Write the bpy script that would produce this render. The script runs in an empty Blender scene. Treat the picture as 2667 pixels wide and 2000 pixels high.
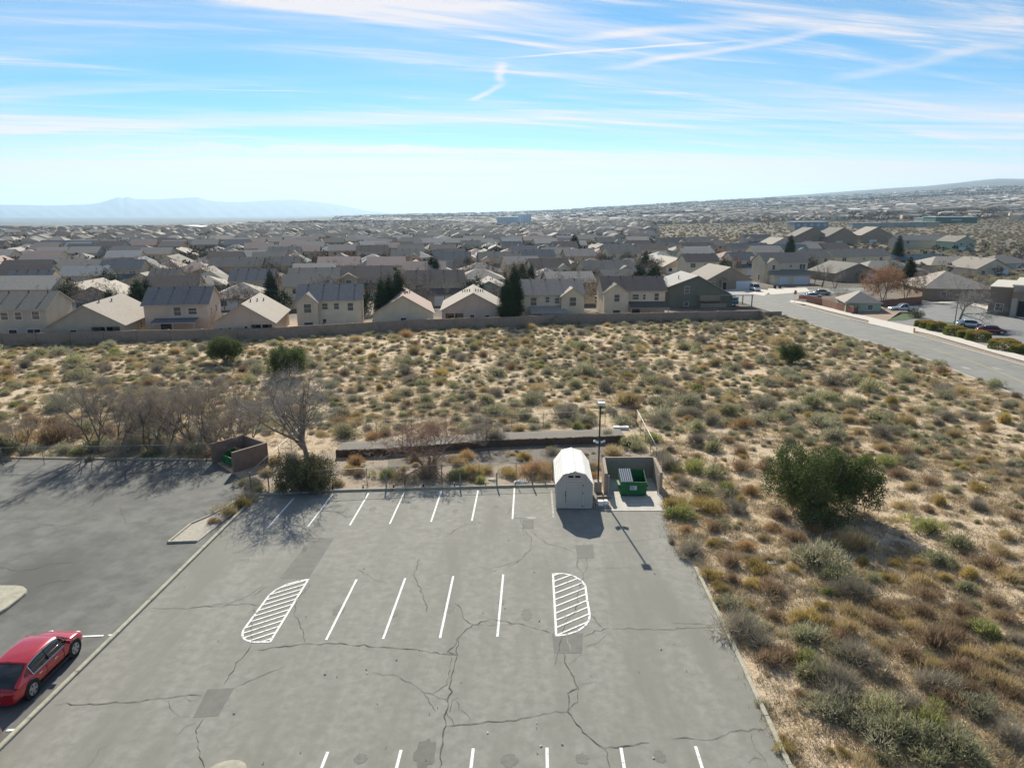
import bpy, bmesh, math, random
import numpy as np
from mathutils import Vector, Matrix
S = bpy.context.scene
COL = S.collection
R = math.radians
# ---------------------------------------------------------------- camera, sky, sun, exposure
CAM_H = 19.1
PITCH = R(13.66)
FPX = 1852.0
cam_d = bpy.data.cameras.new("camera"); cam = bpy.data.objects.new("camera", cam_d); COL.objects.link(cam)
cam_d.sensor_width = 36; cam_d.lens = FPX / 2667 * 36
cam_d.clip_start = 0.3; cam_d.clip_end = 90000
cam.location = (0, 0, CAM_H); cam.rotation_euler = (R(90) - PITCH, 0, 0)
S.camera = cam
SUN_EL, SUN_AZ = R(30.0), R(-7.0)       # azimuth measured from +Y towards +X
world = bpy.data.worlds.new("World"); S.world = world; world.use_nodes = True
SKY_STRENGTH = 0.10
sun_d = bpy.data.lights.new("sun", "SUN"); sun_o = bpy.data.objects.new("sun", sun_d); COL.objects.link(sun_o)
sun_d.energy = 5.0; sun_d.angle = R(0.53); sun_d.color = (1.0, 0.945, 0.80)
sd = Vector((math.sin(SUN_AZ) * math.cos(SUN_EL), math.cos(SUN_AZ) * math.cos(SUN_EL), math.sin(SUN_EL)))
sun_o.rotation_euler = sd.to_track_quat('Z', 'Y').to_euler()
sun_o.location = (0, 0, 60)
vs = S.view_settings
S.display_settings.display_device = 'sRGB'
vs.view_transform = 'Standard'; vs.look = 'None'; vs.gamma = 1; vs.use_curve_mapping = False
vs.exposure = 0.68
S.cycles.use_denoising = True
S.cycles.max_bounces = 5; S.cycles.diffuse_bounces = 3; S.cycles.glossy_bounces = 2
S.cycles.transmission_bounces = 2; S.cycles.volume_bounces = 1; S.cycles.transparent_max_bounces = 12
S.cycles.sample_clamp_indirect = 6

def world_sky():
    nt = world.node_tree; N = nt.nodes; L = nt.links
    for n in list(N): N.remove(n)
    out = N.new("ShaderNodeOutputWorld"); bg = N.new("ShaderNodeBackground")
    sky = N.new("ShaderNodeTexSky"); sky.sky_type = 'NISHITA'; sky.sun_disc = False
    sky.sun_elevation = SUN_EL; sky.sun_rotation = SUN_AZ; sky.altitude = 1600
    sky.air_density = 1.0; sky.dust_density = 0.15; sky.ozone_density = 4.0
    tc = N.new("ShaderNodeTexCoord"); sep = N.new("ShaderNodeSeparateXYZ")
    L.new(tc.outputs["Generated"], sep.inputs[0])
    def m(op, a, b=None, c=None):
        n = N.new("ShaderNodeMath"); n.operation = op
        for i, v in enumerate((a, b, c)):
            if v is None: continue
            if isinstance(v, (int, float)): n.inputs[i].default_value = v
            else: L.new(v, n.inputs[i])
        return n.outputs[0]
    def sstep(v, a, b, lo=0., hi=1.):
        n = N.new("ShaderNodeMapRange"); n.interpolation_type = 'SMOOTHSTEP'
        n.inputs["From Min"].default_value = a; n.inputs["From Max"].default_value = b
        n.inputs["To Min"].default_value = lo; n.inputs["To Max"].default_value = hi
        L.new(v, n.inputs["Value"]); return n.outputs[0]
    z = m('MAXIMUM', sep.outputs[2], 0.0)
    den = m('ADD', z, 0.05)
    px = m('DIVIDE', sep.outputs[0], den); py = m('DIVIDE', sep.outputs[1], den)
    def layer(ang, sx, sy, scale, dist, off, a, b, detail=8, rough=0.6):
        ca, sa = math.cos(R(ang)), math.sin(R(ang))
        u = m('ADD', m('MULTIPLY', px, ca * sx), m('MULTIPLY', py, sa * sx))
        v = m('ADD', m('MULTIPLY', px, -sa * sy), m('MULTIPLY', py, ca * sy))
        cb = N.new("ShaderNodeCombineXYZ"); L.new(u, cb.inputs[0]); L.new(v, cb.inputs[1]); cb.inputs[2].default_value = off
        no = N.new("ShaderNodeTexNoise"); no.inputs["Scale"].default_value = scale; no.inputs["Detail"].default_value = detail
        no.inputs["Roughness"].default_value = rough; no.inputs["Distortion"].default_value = dist
        L.new(cb.outputs[0], no.inputs["Vector"])
        return sstep(no.outputs[0], a, b)
    veil = layer(8, 0.16, 0.5, 1.0, 0.7, 3.1, 0.38, 0.68)
    streak = layer(28, 0.16, 1.15, 1.2, 1.4, 7.7, 0.45, 0.74, 12, 0.62)
    fine = layer(14, 0.35, 2.6, 1.5, 1.0, 12.3, 0.40, 0.70, 10, 0.65)
    low = layer(-3, 0.05, 0.55, 1.9, 0.5, 4.4, 0.42, 0.60, 9, 0.58)
    el = sep.outputs[2]
    lowmask = sstep(el, 0.06, 0.22, 1.0, 0.0)
    c1 = m('MULTIPLY', veil, m('ADD', m('MULTIPLY', fine, 0.35), 0.25))
    c2 = m('MULTIPLY', streak, m('ADD', m('MULTIPLY', fine, 0.85), 0.12))
    c3 = m('MULTIPLY', low, m('MULTIPLY', lowmask, m('ADD', m('MULTIPLY', fine, 0.45), 0.45)))
    # three aircraft-like wisps, given as strips in the plane of the clouds
    def strip(x0, y0, x1, y1, w, k):
        dx, dy = x1 - x0, y1 - y0; ln = math.hypot(dx, dy); dx /= ln; dy /= ln
        wob = N.new("ShaderNodeTexNoise"); wob.inputs["Scale"].default_value = 2.2; wob.inputs["Detail"].default_value = 6
        cb = N.new("ShaderNodeCombineXYZ"); L.new(px, cb.inputs[0]); L.new(py, cb.inputs[1]); cb.inputs[2].default_value = k * 9
        L.new(cb.outputs[0], wob.inputs["Vector"])
        X = m('SUBTRACT', px, x0); Y = m('SUBTRACT', py, y0)
        s = m('ADD', m('MULTIPLY', X, dx), m('MULTIPLY', Y, dy))
        t = m('ADD', m('ADD', m('MULTIPLY', X, -dy), m('MULTIPLY', Y, dx)), m('MULTIPLY', m('SUBTRACT', wob.outputs[0], 0.5), w * 3.0))
        a = sstep(m('ABSOLUTE', t), 0.0, w, 1.0, 0.0)
        e = m('MULTIPLY', sstep(s, 0, ln * 0.25), sstep(s, ln * 0.6, ln, 1.0, 0.0))
        return m('MULTIPLY', m('MULTIPLY', a, e), m('MULTIPLY', m('ADD', wob.outputs[0], 0.1), k))
    def pl(x, y):      # point of the cloud plane seen at a photo position
        xc, yc = (x - 1333.5) / FPX, (1000 - y) / FPX
        d = Vector((xc, math.cos(PITCH) + yc * math.sin(PITCH), -math.sin(PITCH) + yc * math.cos(PITCH))).normalized()
        return d.x / (d.z + 0.05), d.y / (d.z + 0.05)
    wisps = [strip(*pl(1240, 158), *pl(2080, 98), 0.030, 1.0), strip(*pl(1520, 190), *pl(2330, 60), 0.10, 0.85),
             strip(*pl(1225, 268), *pl(1322, 205), 0.05, 1.15), strip(*pl(1296, 222), *pl(1312, 150), 0.05, 0.9), strip(*pl(1400, 110), *pl(2150, 50), 0.10, 0.7),
             strip(*pl(500, 18), *pl(1560, 16), 0.16, 0.75), strip(*pl(2120, 220), *pl(2900, 60), 0.16, 0.6),
             strip(*pl(470, 232), *pl(900, 242), 0.03, 0.8), strip(*pl(-300, 392), *pl(2100, 418), 0.42, 0.85), strip(*pl(-300, 340), *pl(1000, 372), 0.16, 0.7), strip(*pl(-300, 445), *pl(1600, 450), 0.45, 0.7),
             strip(*pl(-200, 330), *pl(700, 350), 0.14, 0.8)]
    tot = m('ADD', m('ADD', c1, c2), c3)
    for w_ in wisps: tot = m('ADD', tot, w_)
    hz = sstep(el, 0.0, 0.10, 0.78, 0.0)
    tot = m('MINIMUM', m('ADD', tot, hz), 0.93)
    mix = N.new("ShaderNodeMix"); mix.data_type = 'RGBA'
    hs = N.new("ShaderNodeHueSaturation"); hs.inputs["Saturation"].default_value = SKY_SAT; hs.inputs["Value"].default_value = SKY_VAL; hs.inputs["Hue"].default_value = 0.487
    L.new(sky.outputs[0], hs.inputs["Color"])
    L.new(hs.outputs[0], mix.inputs["A"]); mix.inputs["B"].default_value = (5.75, 5.3, 5.3, 1)
    L.new(tot, mix.inputs["Factor"])
    L.new(mix.outputs["Result"], bg.inputs["Color"]); bg.inputs["Strength"].default_value = SKY_STRENGTH
    L.new(bg.outputs[0], out.inputs[0])
SKY_SAT, SKY_VAL = 1.28, 0.70
world_sky()

# ---------------------------------------------------------------- lie of the land
_xs = [-3000, 200, 700, 1000, 1333, 1500, 1800, 2000, 2200, 2400, 2530, 2576, 2640, 2667, 3200, 9000]
_rs = [400, 1200, 3000, 6000, 12000, 25000, 60000]
_zt = [[-3.9, -10, -70, -95, -110, -145, -200], [-3.9, -10, -70, -95, -110, -145, -200], [-3.9, -10, -30, -60, -100, -130, -200],
       [-3.9, -9, -18, -15, -60, -80, -150], [-3.9, -9, -12, 3, -30, -60, -100], [-3.9, -6, -2, 31, 19, -30, -80],
       [-3.9, 0, 20, 87, 168, 100, 0], [-3.9, 3, 30, 110, 240, 150, 0], [-3.9, 4.7, 45, 133, 337, 200, 0],
       [-3.9, 6, 58, 165, 421, 200, 0], [-3.9, 7, 66, 190, 511, 200, 0], [-3.9, 7.4, 70, 198, 531, 200, 0],
       [-3.9, 8, 74, 207, 525, 200, 0], [-3.9, 8, 75, 211, 571, 200, 0], [-3.9, 10, 90, 240, 600, 200, 0], [-3.9, 10, 90, 240, 600, 200, 0]]
_zt = np.array(_zt, float)
def gz(x, y):
    x = np.asarray(x, float); y = np.asarray(y, float)
    near = np.interp(y, [-400, 0, 140, 170, 200, 400, 2000], [7, 0, -2.45, -2.9, -3.2, -3.9, -3.9])
    r = np.hypot(x, y) + 1e-6
    px = 1333.5 + FPX * 1.02 * x / np.maximum(y, 0.3 * r)
    cols = np.stack([np.interp(px, _xs, _zt[:, j]) for j in range(len(_rs))], -1)
    lr = np.log(np.clip(r, 400, 59999)); lrs = np.log(_rs)
    j = np.clip(np.searchsorted(lrs, lr) - 1, 0, len(_rs) - 2)
    rr = np.clip(r, 400, 59999)
    f = (rr - np.array(_rs)[j]) / (np.array(_rs)[j + 1] - np.array(_rs)[j])
    a = np.take_along_axis(cols, j[..., None], -1)[..., 0]; b = np.take_along_axis(cols, (j + 1)[..., None], -1)[..., 0]
    far = a + (b - a) * f
    far = far + np.clip((r - 900) / 3000, 0, 1) * (3.0 * np.sin(x / 310 + 1) * np.sin(y / 420) + 2.0 * np.sin(x / 130 + y / 170))
    k_ = np.clip((r - 500) / 1500, 0, 1); far = far + (CAM_H - far) * (1 - np.maximum(y, 0.5 * r) / r) * k_
    w = np.clip((r - 330) / 140, 0, 1); w = w * w * (3 - 2 * w)
    return near * (1 - w) + far * w
def G0(x, y): return float(gz(x, y))
def ray(px, py):
    xc, yc = (px - 1333.5) / FPX, (1000 - py) / FPX
    return (xc, math.cos(PITCH) + yc * math.sin(PITCH), -math.sin(PITCH) + yc * math.cos(PITCH))
def at(px, py, h=0.0):
    """point h metres above the ground that the camera sees at a photo position"""
    d = ray(px, py)
    ts = np.geomspace(8, 60000, 900)
    g = CAM_H + d[2] * ts - gz(d[0] * ts, d[1] * ts) - h
    k = int(np.argmax(g < 0))
    lo, hi = ts[max(k - 1, 0)], ts[k]
    for _ in range(24):
        mid = (lo + hi) / 2
        if CAM_H + d[2] * mid - G0(d[0] * mid, d[1] * mid) - h > 0: lo = mid
        else: hi = mid
    return Vector((d[0] * hi, d[1] * hi, CAM_H + d[2] * hi))
def pxx(px, y):        # x at ground distance y for a photo column (ground level)
    zz = G0(0, y); t = y * math.cos(PITCH) + (CAM_H - zz) * math.sin(PITCH)
    return (px - 1333.5) / FPX * t

# ---------------------------------------------------------------- helpers
class MB:
    def __init__(s): s.v = []; s.f = []; s.m = []
    def add(s, vs, fs, mi=0):
        b = len(s.v); s.v.extend(tuple(v) for v in vs); s.f.extend(tuple(b + i for i in f) for f in fs); s.m.extend([mi] * len(fs)); return s
    def box(s, x0, y0, z0, x1, y1, z1, mi=0, M=None):
        vs = [Vector((x, y, z)) for z in (z0, z1) for y in (y0, y1) for x in (x0, x1)]
        if M is not None: vs = [M @ v for v in vs]
        return s.add(vs, [(0, 2, 3, 1), (4, 5, 7, 6), (0, 1, 5, 4), (2, 6, 7, 3), (0, 4, 6, 2), (1, 3, 7, 5)], mi)
    def tube(s, p, q, r0, r1=None, n=6, mi=0, cap=True):
        p = Vector(p); q = Vector(q); d = q - p
        if d.length < 1e-6: return s
        d.normalize(); a = d.orthogonal().normalized(); b = d.cross(a); r1 = r0 if r1 is None else r1
        vs = []
        for c, r in ((p, r0), (q, r1)):
            for k in range(n):
                t = 2 * math.pi * k / n; vs.append(c + a * (r * math.cos(t)) + b * (r * math.sin(t)))
        fs = [(k, (k + 1) % n, n + (k + 1) % n, n + k) for k in range(n)]
        if cap: fs += [tuple(range(n - 1, -1, -1)), tuple(range(n, 2 * n))]
        return s.add(vs, fs, mi)
    def prism(s, prof, y0, y1, mi=0):      # profile of (x,z), extruded along y; counter-clockwise seen from -y
        n = len(prof); vs = [(x, y0, z) for x, z in prof] + [(x, y1, z) for x, z in prof]
        fs = [tuple(range(n)), tuple(range(2 * n - 1, n - 1, -1))] + [(k, k + n, (k + 1) % n + n, (k + 1) % n) for k in range(n)]
        return s.add(vs, fs, mi)
    def slab(s, pts, th, mi=0):            # polygon of 3d points thickened downward
        n = len(pts); vs = [tuple(p) for p in pts] + [(p[0], p[1], p[2] - th) for p in pts]
        fs = [tuple(range(n)), tuple(range(2 * n - 1, n - 1, -1))] + [(k, k + n, (k + 1) % n + n, (k + 1) % n) for k in range(n)]
        return s.add(vs, fs, mi)
    def mesh(s, name, mats, smooth=False):
        me = bpy.data.meshes.new(name); me.from_pydata(s.v, [], s.f)
        for m_ in (mats if isinstance(mats, (list, tuple)) else [mats]): me.materials.append(m_)
        if any(s.m): me.polygons.foreach_set("material_index", s.m)
        if smooth: me.polygons.foreach_set("use_smooth", [True] * len(s.f))
        me.update(); return me
def link(name, me, parent=None, loc=None, rz=None):
    o = bpy.data.objects.new(name, me); COL.objects.link(o)
    if parent is not None: o.parent = parent
    if loc is not None: o.location = loc
    if rz is not None: o.rotation_euler = (0, 0, rz)
    return o
def obj(name, mb, mats, parent=None, smooth=False): return link(name, mb.mesh(name, mats, smooth), parent)
def tag(o, label=None, cat=None, group=None, kind=None):
    for k, v in (("label", label), ("category", cat), ("group", group), ("kind", kind)):
        if v: o[k] = v
    return o
def thing(name, label, cat, loc=(0, 0, 0), rz=0.0, group=None):
    o = bpy.data.objects.new(name, None); COL.objects.link(o); o.empty_display_size = 0.3
    o.location = loc; o.rotation_euler = (0, 0, rz); return tag(o, label, cat, group)
def kids(o, cache={}): return [c for c in o.children]
def dup(o, loc=None, rz=None, label=None, group=None, parent=None, scale=None):
    c = o.copy(); COL.objects.link(c)
    if parent is not None: c.parent = parent
    if loc is not None: c.location = loc
    if rz is not None: c.rotation_euler = (0, 0, rz)
    if scale is not None: c.scale = scale if isinstance(scale, (tuple, list)) else (scale,) * 3
    if label: c["label"] = label
    if group: c["group"] = group
    for ch in list(o.children): dup(ch, parent=c)
    return c

# ---------------------------------------------------------------- materials
def mat(name, c1, c2=None, scale=3.0, rough=0.9, bump=0.0, bscale=None, metal=0.0, rnd=0.0, coord='OBJ', lo=0.35, hi=0.65, detail=6,
        c3=None, s3=0.3, f3=(0.5, 0.7), spec=0.3, trans=None, s3v=None):
    m = bpy.data.materials.new(name); m.use_nodes = True; nt = m.node_tree; N = nt.nodes; L = nt.links
    b = N["Principled BSDF"]; b.inputs["Roughness"].default_value = rough; b.inputs["Metallic"].default_value = metal
    b.inputs["Specular IOR Level"].default_value = spec
    b.inputs["Base Color"].default_value = (*c1, 1)
    if coord == 'OBJ': tc = N.new("ShaderNodeTexCoord"); vec = tc.outputs["Object"]
    else: tc = N.new("ShaderNodeNewGeometry"); vec = tc.outputs["Position"]
    def noise(sc, det=detail, vv=None):
        n = N.new("ShaderNodeTexNoise"); n.inputs["Scale"].default_value = sc; n.inputs["Detail"].default_value = det; n.inputs["Roughness"].default_value = 0.6
        if vv:
            mu = N.new("ShaderNodeVectorMath"); mu.operation = 'MULTIPLY'; mu.inputs[1].default_value = vv; L.new(vec, mu.inputs[0]); L.new(mu.outputs[0], n.inputs["Vector"])
        else: L.new(vec, n.inputs["Vector"])
        return n.outputs[0]
    def rng(v, a, c):
        n = N.new("ShaderNodeMapRange"); n.inputs["From Min"].default_value = a; n.inputs["From Max"].default_value = c; L.new(v, n.inputs["Value"]); return n.outputs[0]
    def mixc(f, a, c):
        n = N.new("ShaderNodeMix"); n.data_type = 'RGBA'
        if isinstance(f, float): n.inputs["Factor"].default_value = f
        else: L.new(f, n.inputs["Factor"])
        for s_, v in (("A", a), ("B", c)):
            if isinstance(v, tuple): n.inputs[s_].default_value = (*v, 1)
            else: L.new(v, n.inputs[s_])
        return n.outputs["Result"]
    col = None
    if c2: col = mixc(rng(noise(scale), lo, hi), tuple(c1), tuple(c2))
    if c3: col = mixc(rng(noise(s3, 5, s3v), *f3), col if col is not None else tuple(c1), tuple(c3))
    if rnd:
        oi = N.new("ShaderNodeObjectInfo"); mr = N.new("ShaderNodeMapRange"); mr.inputs["To Min"].default_value = 1 - rnd; mr.inputs["To Max"].default_value = 1 + rnd
        L.new(oi.outputs["Random"], mr.inputs["Value"])
        mu = N.new("ShaderNodeMix"); mu.data_type = 'RGBA'; mu.blend_type = 'MULTIPLY'; mu.inputs["Factor"].default_value = 1
        if col is None: mu.inputs["A"].default_value = (*c1, 1)
        else: L.new(col, mu.inputs["A"])
        cb = N.new("ShaderNodeCombineColor"); 
        for i in range(3): L.new(mr.outputs[0], cb.inputs[i])
        L.new(cb.outputs[0], mu.inputs["B"]); col = mu.outputs["Result"]
    if col is not None: L.new(col, b.inputs["Base Color"])
    if bump:
        bn = N.new("ShaderNodeBump"); bn.inputs["Strength"].default_value = bump; bn.inputs["Distance"].default_value = 0.05
        L.new(noise(bscale or scale * 4, 5), bn.inputs["Height"]); L.new(bn.outputs[0], b.inputs["Normal"])
    if trans:
        tr = N.new("ShaderNodeBsdfTranslucent"); ms = N.new("ShaderNodeMixShader"); ms.inputs[0].default_value = trans
        if col is not None: L.new(col, tr.inputs["Color"])
        else: tr.inputs["Color"].default_value = (*c1, 1)
        L.new(b.outputs[0], ms.inputs[1]); L.new(tr.outputs[0], ms.inputs[2]); L.new(ms.outputs[0], N["Material Output"].inputs[0])
    return m
# ---------------------------------------------------------------- the ground
def ground_material():
    m = bpy.data.materials.new("ground_soil"); m.use_nodes = True; nt = m.node_tree; N = nt.nodes; L = nt.links
    b = N["Principled BSDF"]; b.inputs["Roughness"].default_value = 0.95; b.inputs["Specular IOR Level"].default_value = 0.1
    geo = N.new("ShaderNodeNewGeometry"); P = geo.outputs["Position"]
    def noise(sc, det=5, rough=0.6, off=0):
        n = N.new("ShaderNodeTexNoise"); n.inputs["Scale"].default_value = sc; n.inputs["Detail"].default_value = det; n.inputs["Roughness"].default_value = rough
        if off:
            a = N.new("ShaderNodeVectorMath"); a.inputs[1].default_value = (off, off * 2, 0); L.new(P, a.inputs[0]); L.new(a.outputs[0], n.inputs["Vector"])
        else: L.new(P, n.inputs["Vector"])
        return n.outputs[0]
    def rng(v, a, c, lo=0., hi=1.):
        n = N.new("ShaderNodeMapRange"); n.inputs["From Min"].default_value = a; n.inputs["From Max"].default_value = c
        n.inputs["To Min"].default_value = lo; n.inputs["To Max"].default_value = hi; L.new(v, n.inputs["Value"]); return n.outputs[0]
    def mixc(f, a, c):
        n = N.new("ShaderNodeMix"); n.data_type = 'RGBA'; L.new(f, n.inputs["Factor"])
        for s_, v in (("A", a), ("B", c)):
            if isinstance(v, tuple): n.inputs[s_].default_value = (*v, 1)
            else: L.new(v, n.inputs[s_])
        return n.outputs["Result"]
    def mul(a, c):
        n = N.new("ShaderNodeMath"); n.operation = 'MULTIPLY'
        for i, v in enumerate((a, c)):
            if isinstance(v, float): n.inputs[i].default_value = v
            else: L.new(v, n.inputs[i])
        return n.outputs[0]
    sand = mixc(rng(noise(0.25), 0.35, 0.65), (0.63, 0.495, 0.355), (0.55, 0.425, 0.30))
    sand = mixc(rng(noise(6.0, 6), 0.45, 0.7), sand, (0.34, 0.26, 0.17))
    litter = rng(noise(11.0, 8, 0.75, 3), 0.52, 0.66)
    patch = rng(noise(0.45, 5, 0.65, 9), 0.42, 0.60)
    sand = mixc(mul(mul(litter, patch), 0.85), sand, (0.19, 0.15, 0.085))
    straw = mul(rng(noise(4.0, 9, 0.8, 21), 0.5, 0.6), rng(noise(0.3, 4, 0.6, 31), 0.45, 0.62))
    sand = mixc(mul(straw, 0.5), sand, (0.37, 0.31, 0.18))
    # built-up land beyond the block wall
    town = mixc(rng(noise(0.06, 5, 0.7, 5), 0.42, 0.58), (0.12, 0.10, 0.085), (0.225, 0.19, 0.155))
    town = mixc(rng(noise(0.02, 4, 0.6, 15), 0.5, 0.62), town, (0.11, 0.105, 0.095))
    far = mixc(rng(noise(0.012, 8, 0.75, 7), 0.44, 0.56), (0.06, 0.055, 0.042), (0.125, 0.105, 0.08))
    far = mixc(rng(noise(0.03, 9, 0.85, 17), 0.60, 0.64), far, (0.28, 0.25, 0.21))
    sx = N.new("ShaderNodeSeparateXYZ"); L.new(P, sx.inputs[0])
    ln = N.new("ShaderNodeVectorMath"); ln.operation = 'LENGTH'; L.new(P, ln.inputs[0])
    ym = rng(sx.outputs[1], 128, 150)
    c = mixc(ym, sand, town); c = mixc(rng(ln.outputs["Value"], 700, 1100), c, far)
    valley = mixc(rng(noise(0.002, 8, 0.7, 2), 0.4, 0.6), (0.08, 0.085, 0.075), (0.15, 0.14, 0.12))
    c = mixc(rng(ln.outputs["Value"], 2800, 7000), c, valley)
    L.new(c, b.inputs["Base Color"])
    bn = N.new("ShaderNodeBump"); bn.inputs["Strength"].default_value = 0.9; bn.inputs["Distance"].default_value = 0.12
    L.new(noise(3.0, 8, 0.7), bn.inputs["Height"]); L.new(bn.outputs[0], b.inputs["Normal"])
    return m
def build_ground():
    rs = np.concatenate([np.arange(0, 300, 6)[1:], np.geomspace(300, 27500, 150)]); nt_ = 540
    th = np.linspace(0, 2 * np.pi, nt_, endpoint=False)
    RR, TT = np.meshgrid(rs, th, indexing='ij')
    X = (RR * np.sin(TT)).ravel(); Y = (RR * np.cos(TT)).ravel(); Z = gz(X, Y)
    V = np.column_stack([X, Y, Z]); V = np.vstack([V, [[0, 0, G0(0, 0)]]])
    i = np.arange(len(rs) - 1)[:, None] * nt_; j = np.arange(nt_)[None, :]; jn = (j + 1) % nt_
    F = np.stack([(i + j), (i + jn), (i + nt_ + jn), (i + nt_ + j)], -1).reshape(-1, 4)[:, ::-1]
    c = len(V) - 1; C = [(c, int((k + 1) % nt_), k) for k in range(nt_)]
    me = bpy.data.meshes.new("ground"); me.from_pydata(V.tolist(), [], F.tolist() + C)
    me.materials.append(ground_material()); me.polygons.foreach_set("use_smooth", [True] * len(me.polygons)); me.update()
    return tag(link("ground", me), kind="structure")
build_ground()

def build_mountains():
    prof = [(-300, 192), (0, 185), (270, 190), (500, 185), (580, 175), (650, 155), (690, 143), (715, 150), (745, 141), (790, 155), (920, 155), (1040, 148), (1150, 144),
            (1200, 160), (1300, 170), (1400, 170), (1560, 160), (1700, 157), (1850, 170), (1950, 185), (2100, 215), (2300, 240), (2700, 262)]
    xs = np.array([p[0] / 2.212 for p in prof]); ys = np.array([450 + p[1] / 2.212 for p in prof])
    gx = np.linspace(-140, 1150, 260); rs = np.linspace(17000, 27000, 26); rnd = np.random.RandomState(4)
    top = np.interp(gx, xs, ys); V = []
    for a, r in enumerate(rs):
        f = max(0.0, 1 - abs(r - 22500) / 5300) ** 0.9
        for b, (x, ty) in enumerate(zip(gx, top)):
            u = (x - 1333.5) / FPX * 0.9717; th = math.atan(u); e = (550 - ty) / FPX * math.cos(th)
            zp = CAM_H + e * 22500 + (8 if False else 0)
            base = -150
            n = math.sin(b * 0.7 + a * 0.9) * 14 + math.sin(b * 0.23 - a * 0.6) * 22 + rnd.uniform(-8, 8)
            V.append((r * math.sin(th), r * math.cos(th), base - 60 + (zp - base + 60) * f + n * f * (1 - f) * 3.5))
    n = len(gx); F = [(a * n + b, a * n + b + 1, (a + 1) * n + b + 1, (a + 1) * n + b) for a in range(len(rs) - 1) for b in range(n - 1)]
    me = bpy.data.meshes.new("mountains"); me.from_pydata(V, [], F); me.materials.append(mat("mountain_rock", (0.09, 0.09, 0.085), (0.06, 0.06, 0.058), scale=0.001))
    me.polygons.foreach_set("use_smooth", [True] * len(F)); me.update()
    tag(link("mountains", me), kind="structure")
build_mountains()

def build_haze():
    mb = MB(); mb.box(-28000, -28000, -300, 28000, 28000, 640)
    hz = bpy.data.materials.new("haze_air"); hz.use_nodes = True; nt = hz.node_tree; nt.nodes.remove(nt.nodes["Principled BSDF"])
    pv = nt.nodes.new("ShaderNodeVolumePrincipled"); pv.inputs["Density"].default_value = HAZE; pv.inputs["Color"].default_value = (0.52, 0.75, 1.0, 1)
    pv.inputs["Anisotropy"].default_value = 0.3
    nt.links.new(pv.outputs[0], nt.nodes["Material Output"].inputs["Volume"])
    o = obj("haze", mb, hz); tag(o, "pale blue haze lying over the far town, valley and mountains", kind="stuff")
HAZE = 5.0e-5
build_haze()
# ---------------------------------------------------------------- car parks
rng = random.Random(11)
LOT_DX = 0.0317                               # the lots run along (0.0317, 1)
def onp(x, y, off=0.0): return Vector((x, y, G0(x, y) + off))
def pt(px, py, off=0.0):
    p = at(px, py); p.z += off; return p
M_lot = mat("aged_asphalt", (0.208, 0.201, 0.180), (0.268, 0.258, 0.231), scale=2.2, rough=0.92, bump=0.25, bscale=25, coord='W', c3=(0.198, 0.191, 0.168), s3=0.55, f3=(0.46, 0.66), detail=10, s3v=(1, .16, 1))
M_lot2 = mat("dark_asphalt", (0.112, 0.111, 0.105), (0.172, 0.17, 0.16), scale=0.9, rough=0.9, bump=0.25, bscale=25, coord='W', c3=(0.092, 0.091, 0.087), s3=0.16, f3=(0.46, 0.62), detail=9, s3v=(1, .6, 1))
M_patch = mat("patched_asphalt", (0.145, 0.142, 0.13), (0.175, 0.17, 0.155), scale=2, rough=0.9, coord='W', bump=0.2, bscale=20)
M_crack = mat("crack_tar", (0.06, 0.058, 0.052), (0.135, 0.128, 0.115), scale=2.0, rough=0.9, coord='W')
M_paint = mat("white_line_paint", (0.78, 0.78, 0.77), (0.38, 0.37, 0.34), scale=11, rough=0.75, coord='W', lo=0.50, hi=0.66, detail=10)
M_faded = mat("faded_line_paint", (0.45, 0.45, 0.43), (0.26, 0.26, 0.25), scale=5, rough=0.8, coord='W', lo=0.4, hi=0.55)
M_kerb = mat("kerb_concrete", (0.44, 0.41, 0.32), (0.32, 0.30, 0.24), scale=3, rough=0.9, coord='W', bump=0.3, bscale=30)
M_conc = mat("pale_concrete", (0.50, 0.47, 0.42), (0.40, 0.375, 0.33), scale=2.5, rough=0.85, coord='W', bump=0.15, bscale=20)
M_gravel = mat("grey_gravel", (0.23, 0.185, 0.145), (0.36, 0.29, 0.225), scale=7, rough=0.95, coord='W', bump=0.8, bscale=14, detail=9)
M_dkgravel = mat("dark_and_shadow_gravel", (0.13, 0.115, 0.10), (0.21, 0.185, 0.16), scale=8, rough=0.95, coord='W', bump=0.8, bscale=14, detail=9)  # raised bed gravel; also colours the painted wall shadow in the yard
M_soil = mat("planting_soil", (0.30, 0.235, 0.175), (0.42, 0.33, 0.25), scale=5, rough=0.95, coord='W', bump=0.8, bscale=12, detail=9)

def sheet(name, pts, m, off, parent=None, th=0.0):
    mb = MB(); P = [Vector((p[0], p[1], G0(p[0], p[1]) + off)) for p in pts]
    if th: mb.slab(P, th)
    else: mb.add(P, [tuple(range(len(P)))])
    me = mb.mesh(name, m)
    if me.polygons[0].normal.z < 0: me.flip_normals()
    return link(name, me, parent)
def line(p, q, w):
    p = Vector((p[0], p[1])); q = Vector((q[0], q[1])); n = (q - p).normalized(); n = Vector((-n.y, n.x)) * w / 2
    return [p + n, q + n, q - n, p - n]
def dirx(p, y): return (p[0] + LOT_DX * (y - p[1]), y)

kl_top = pt(673, 1287); kl_bot = dirx(pt(303, 1652), -12)
kr = [pt(1750, 1416), pt(1816, 1487), pt(1905, 1672), pt(2057, 1997)]
kr_bot = dirx(kr[-1], -12)
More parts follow.
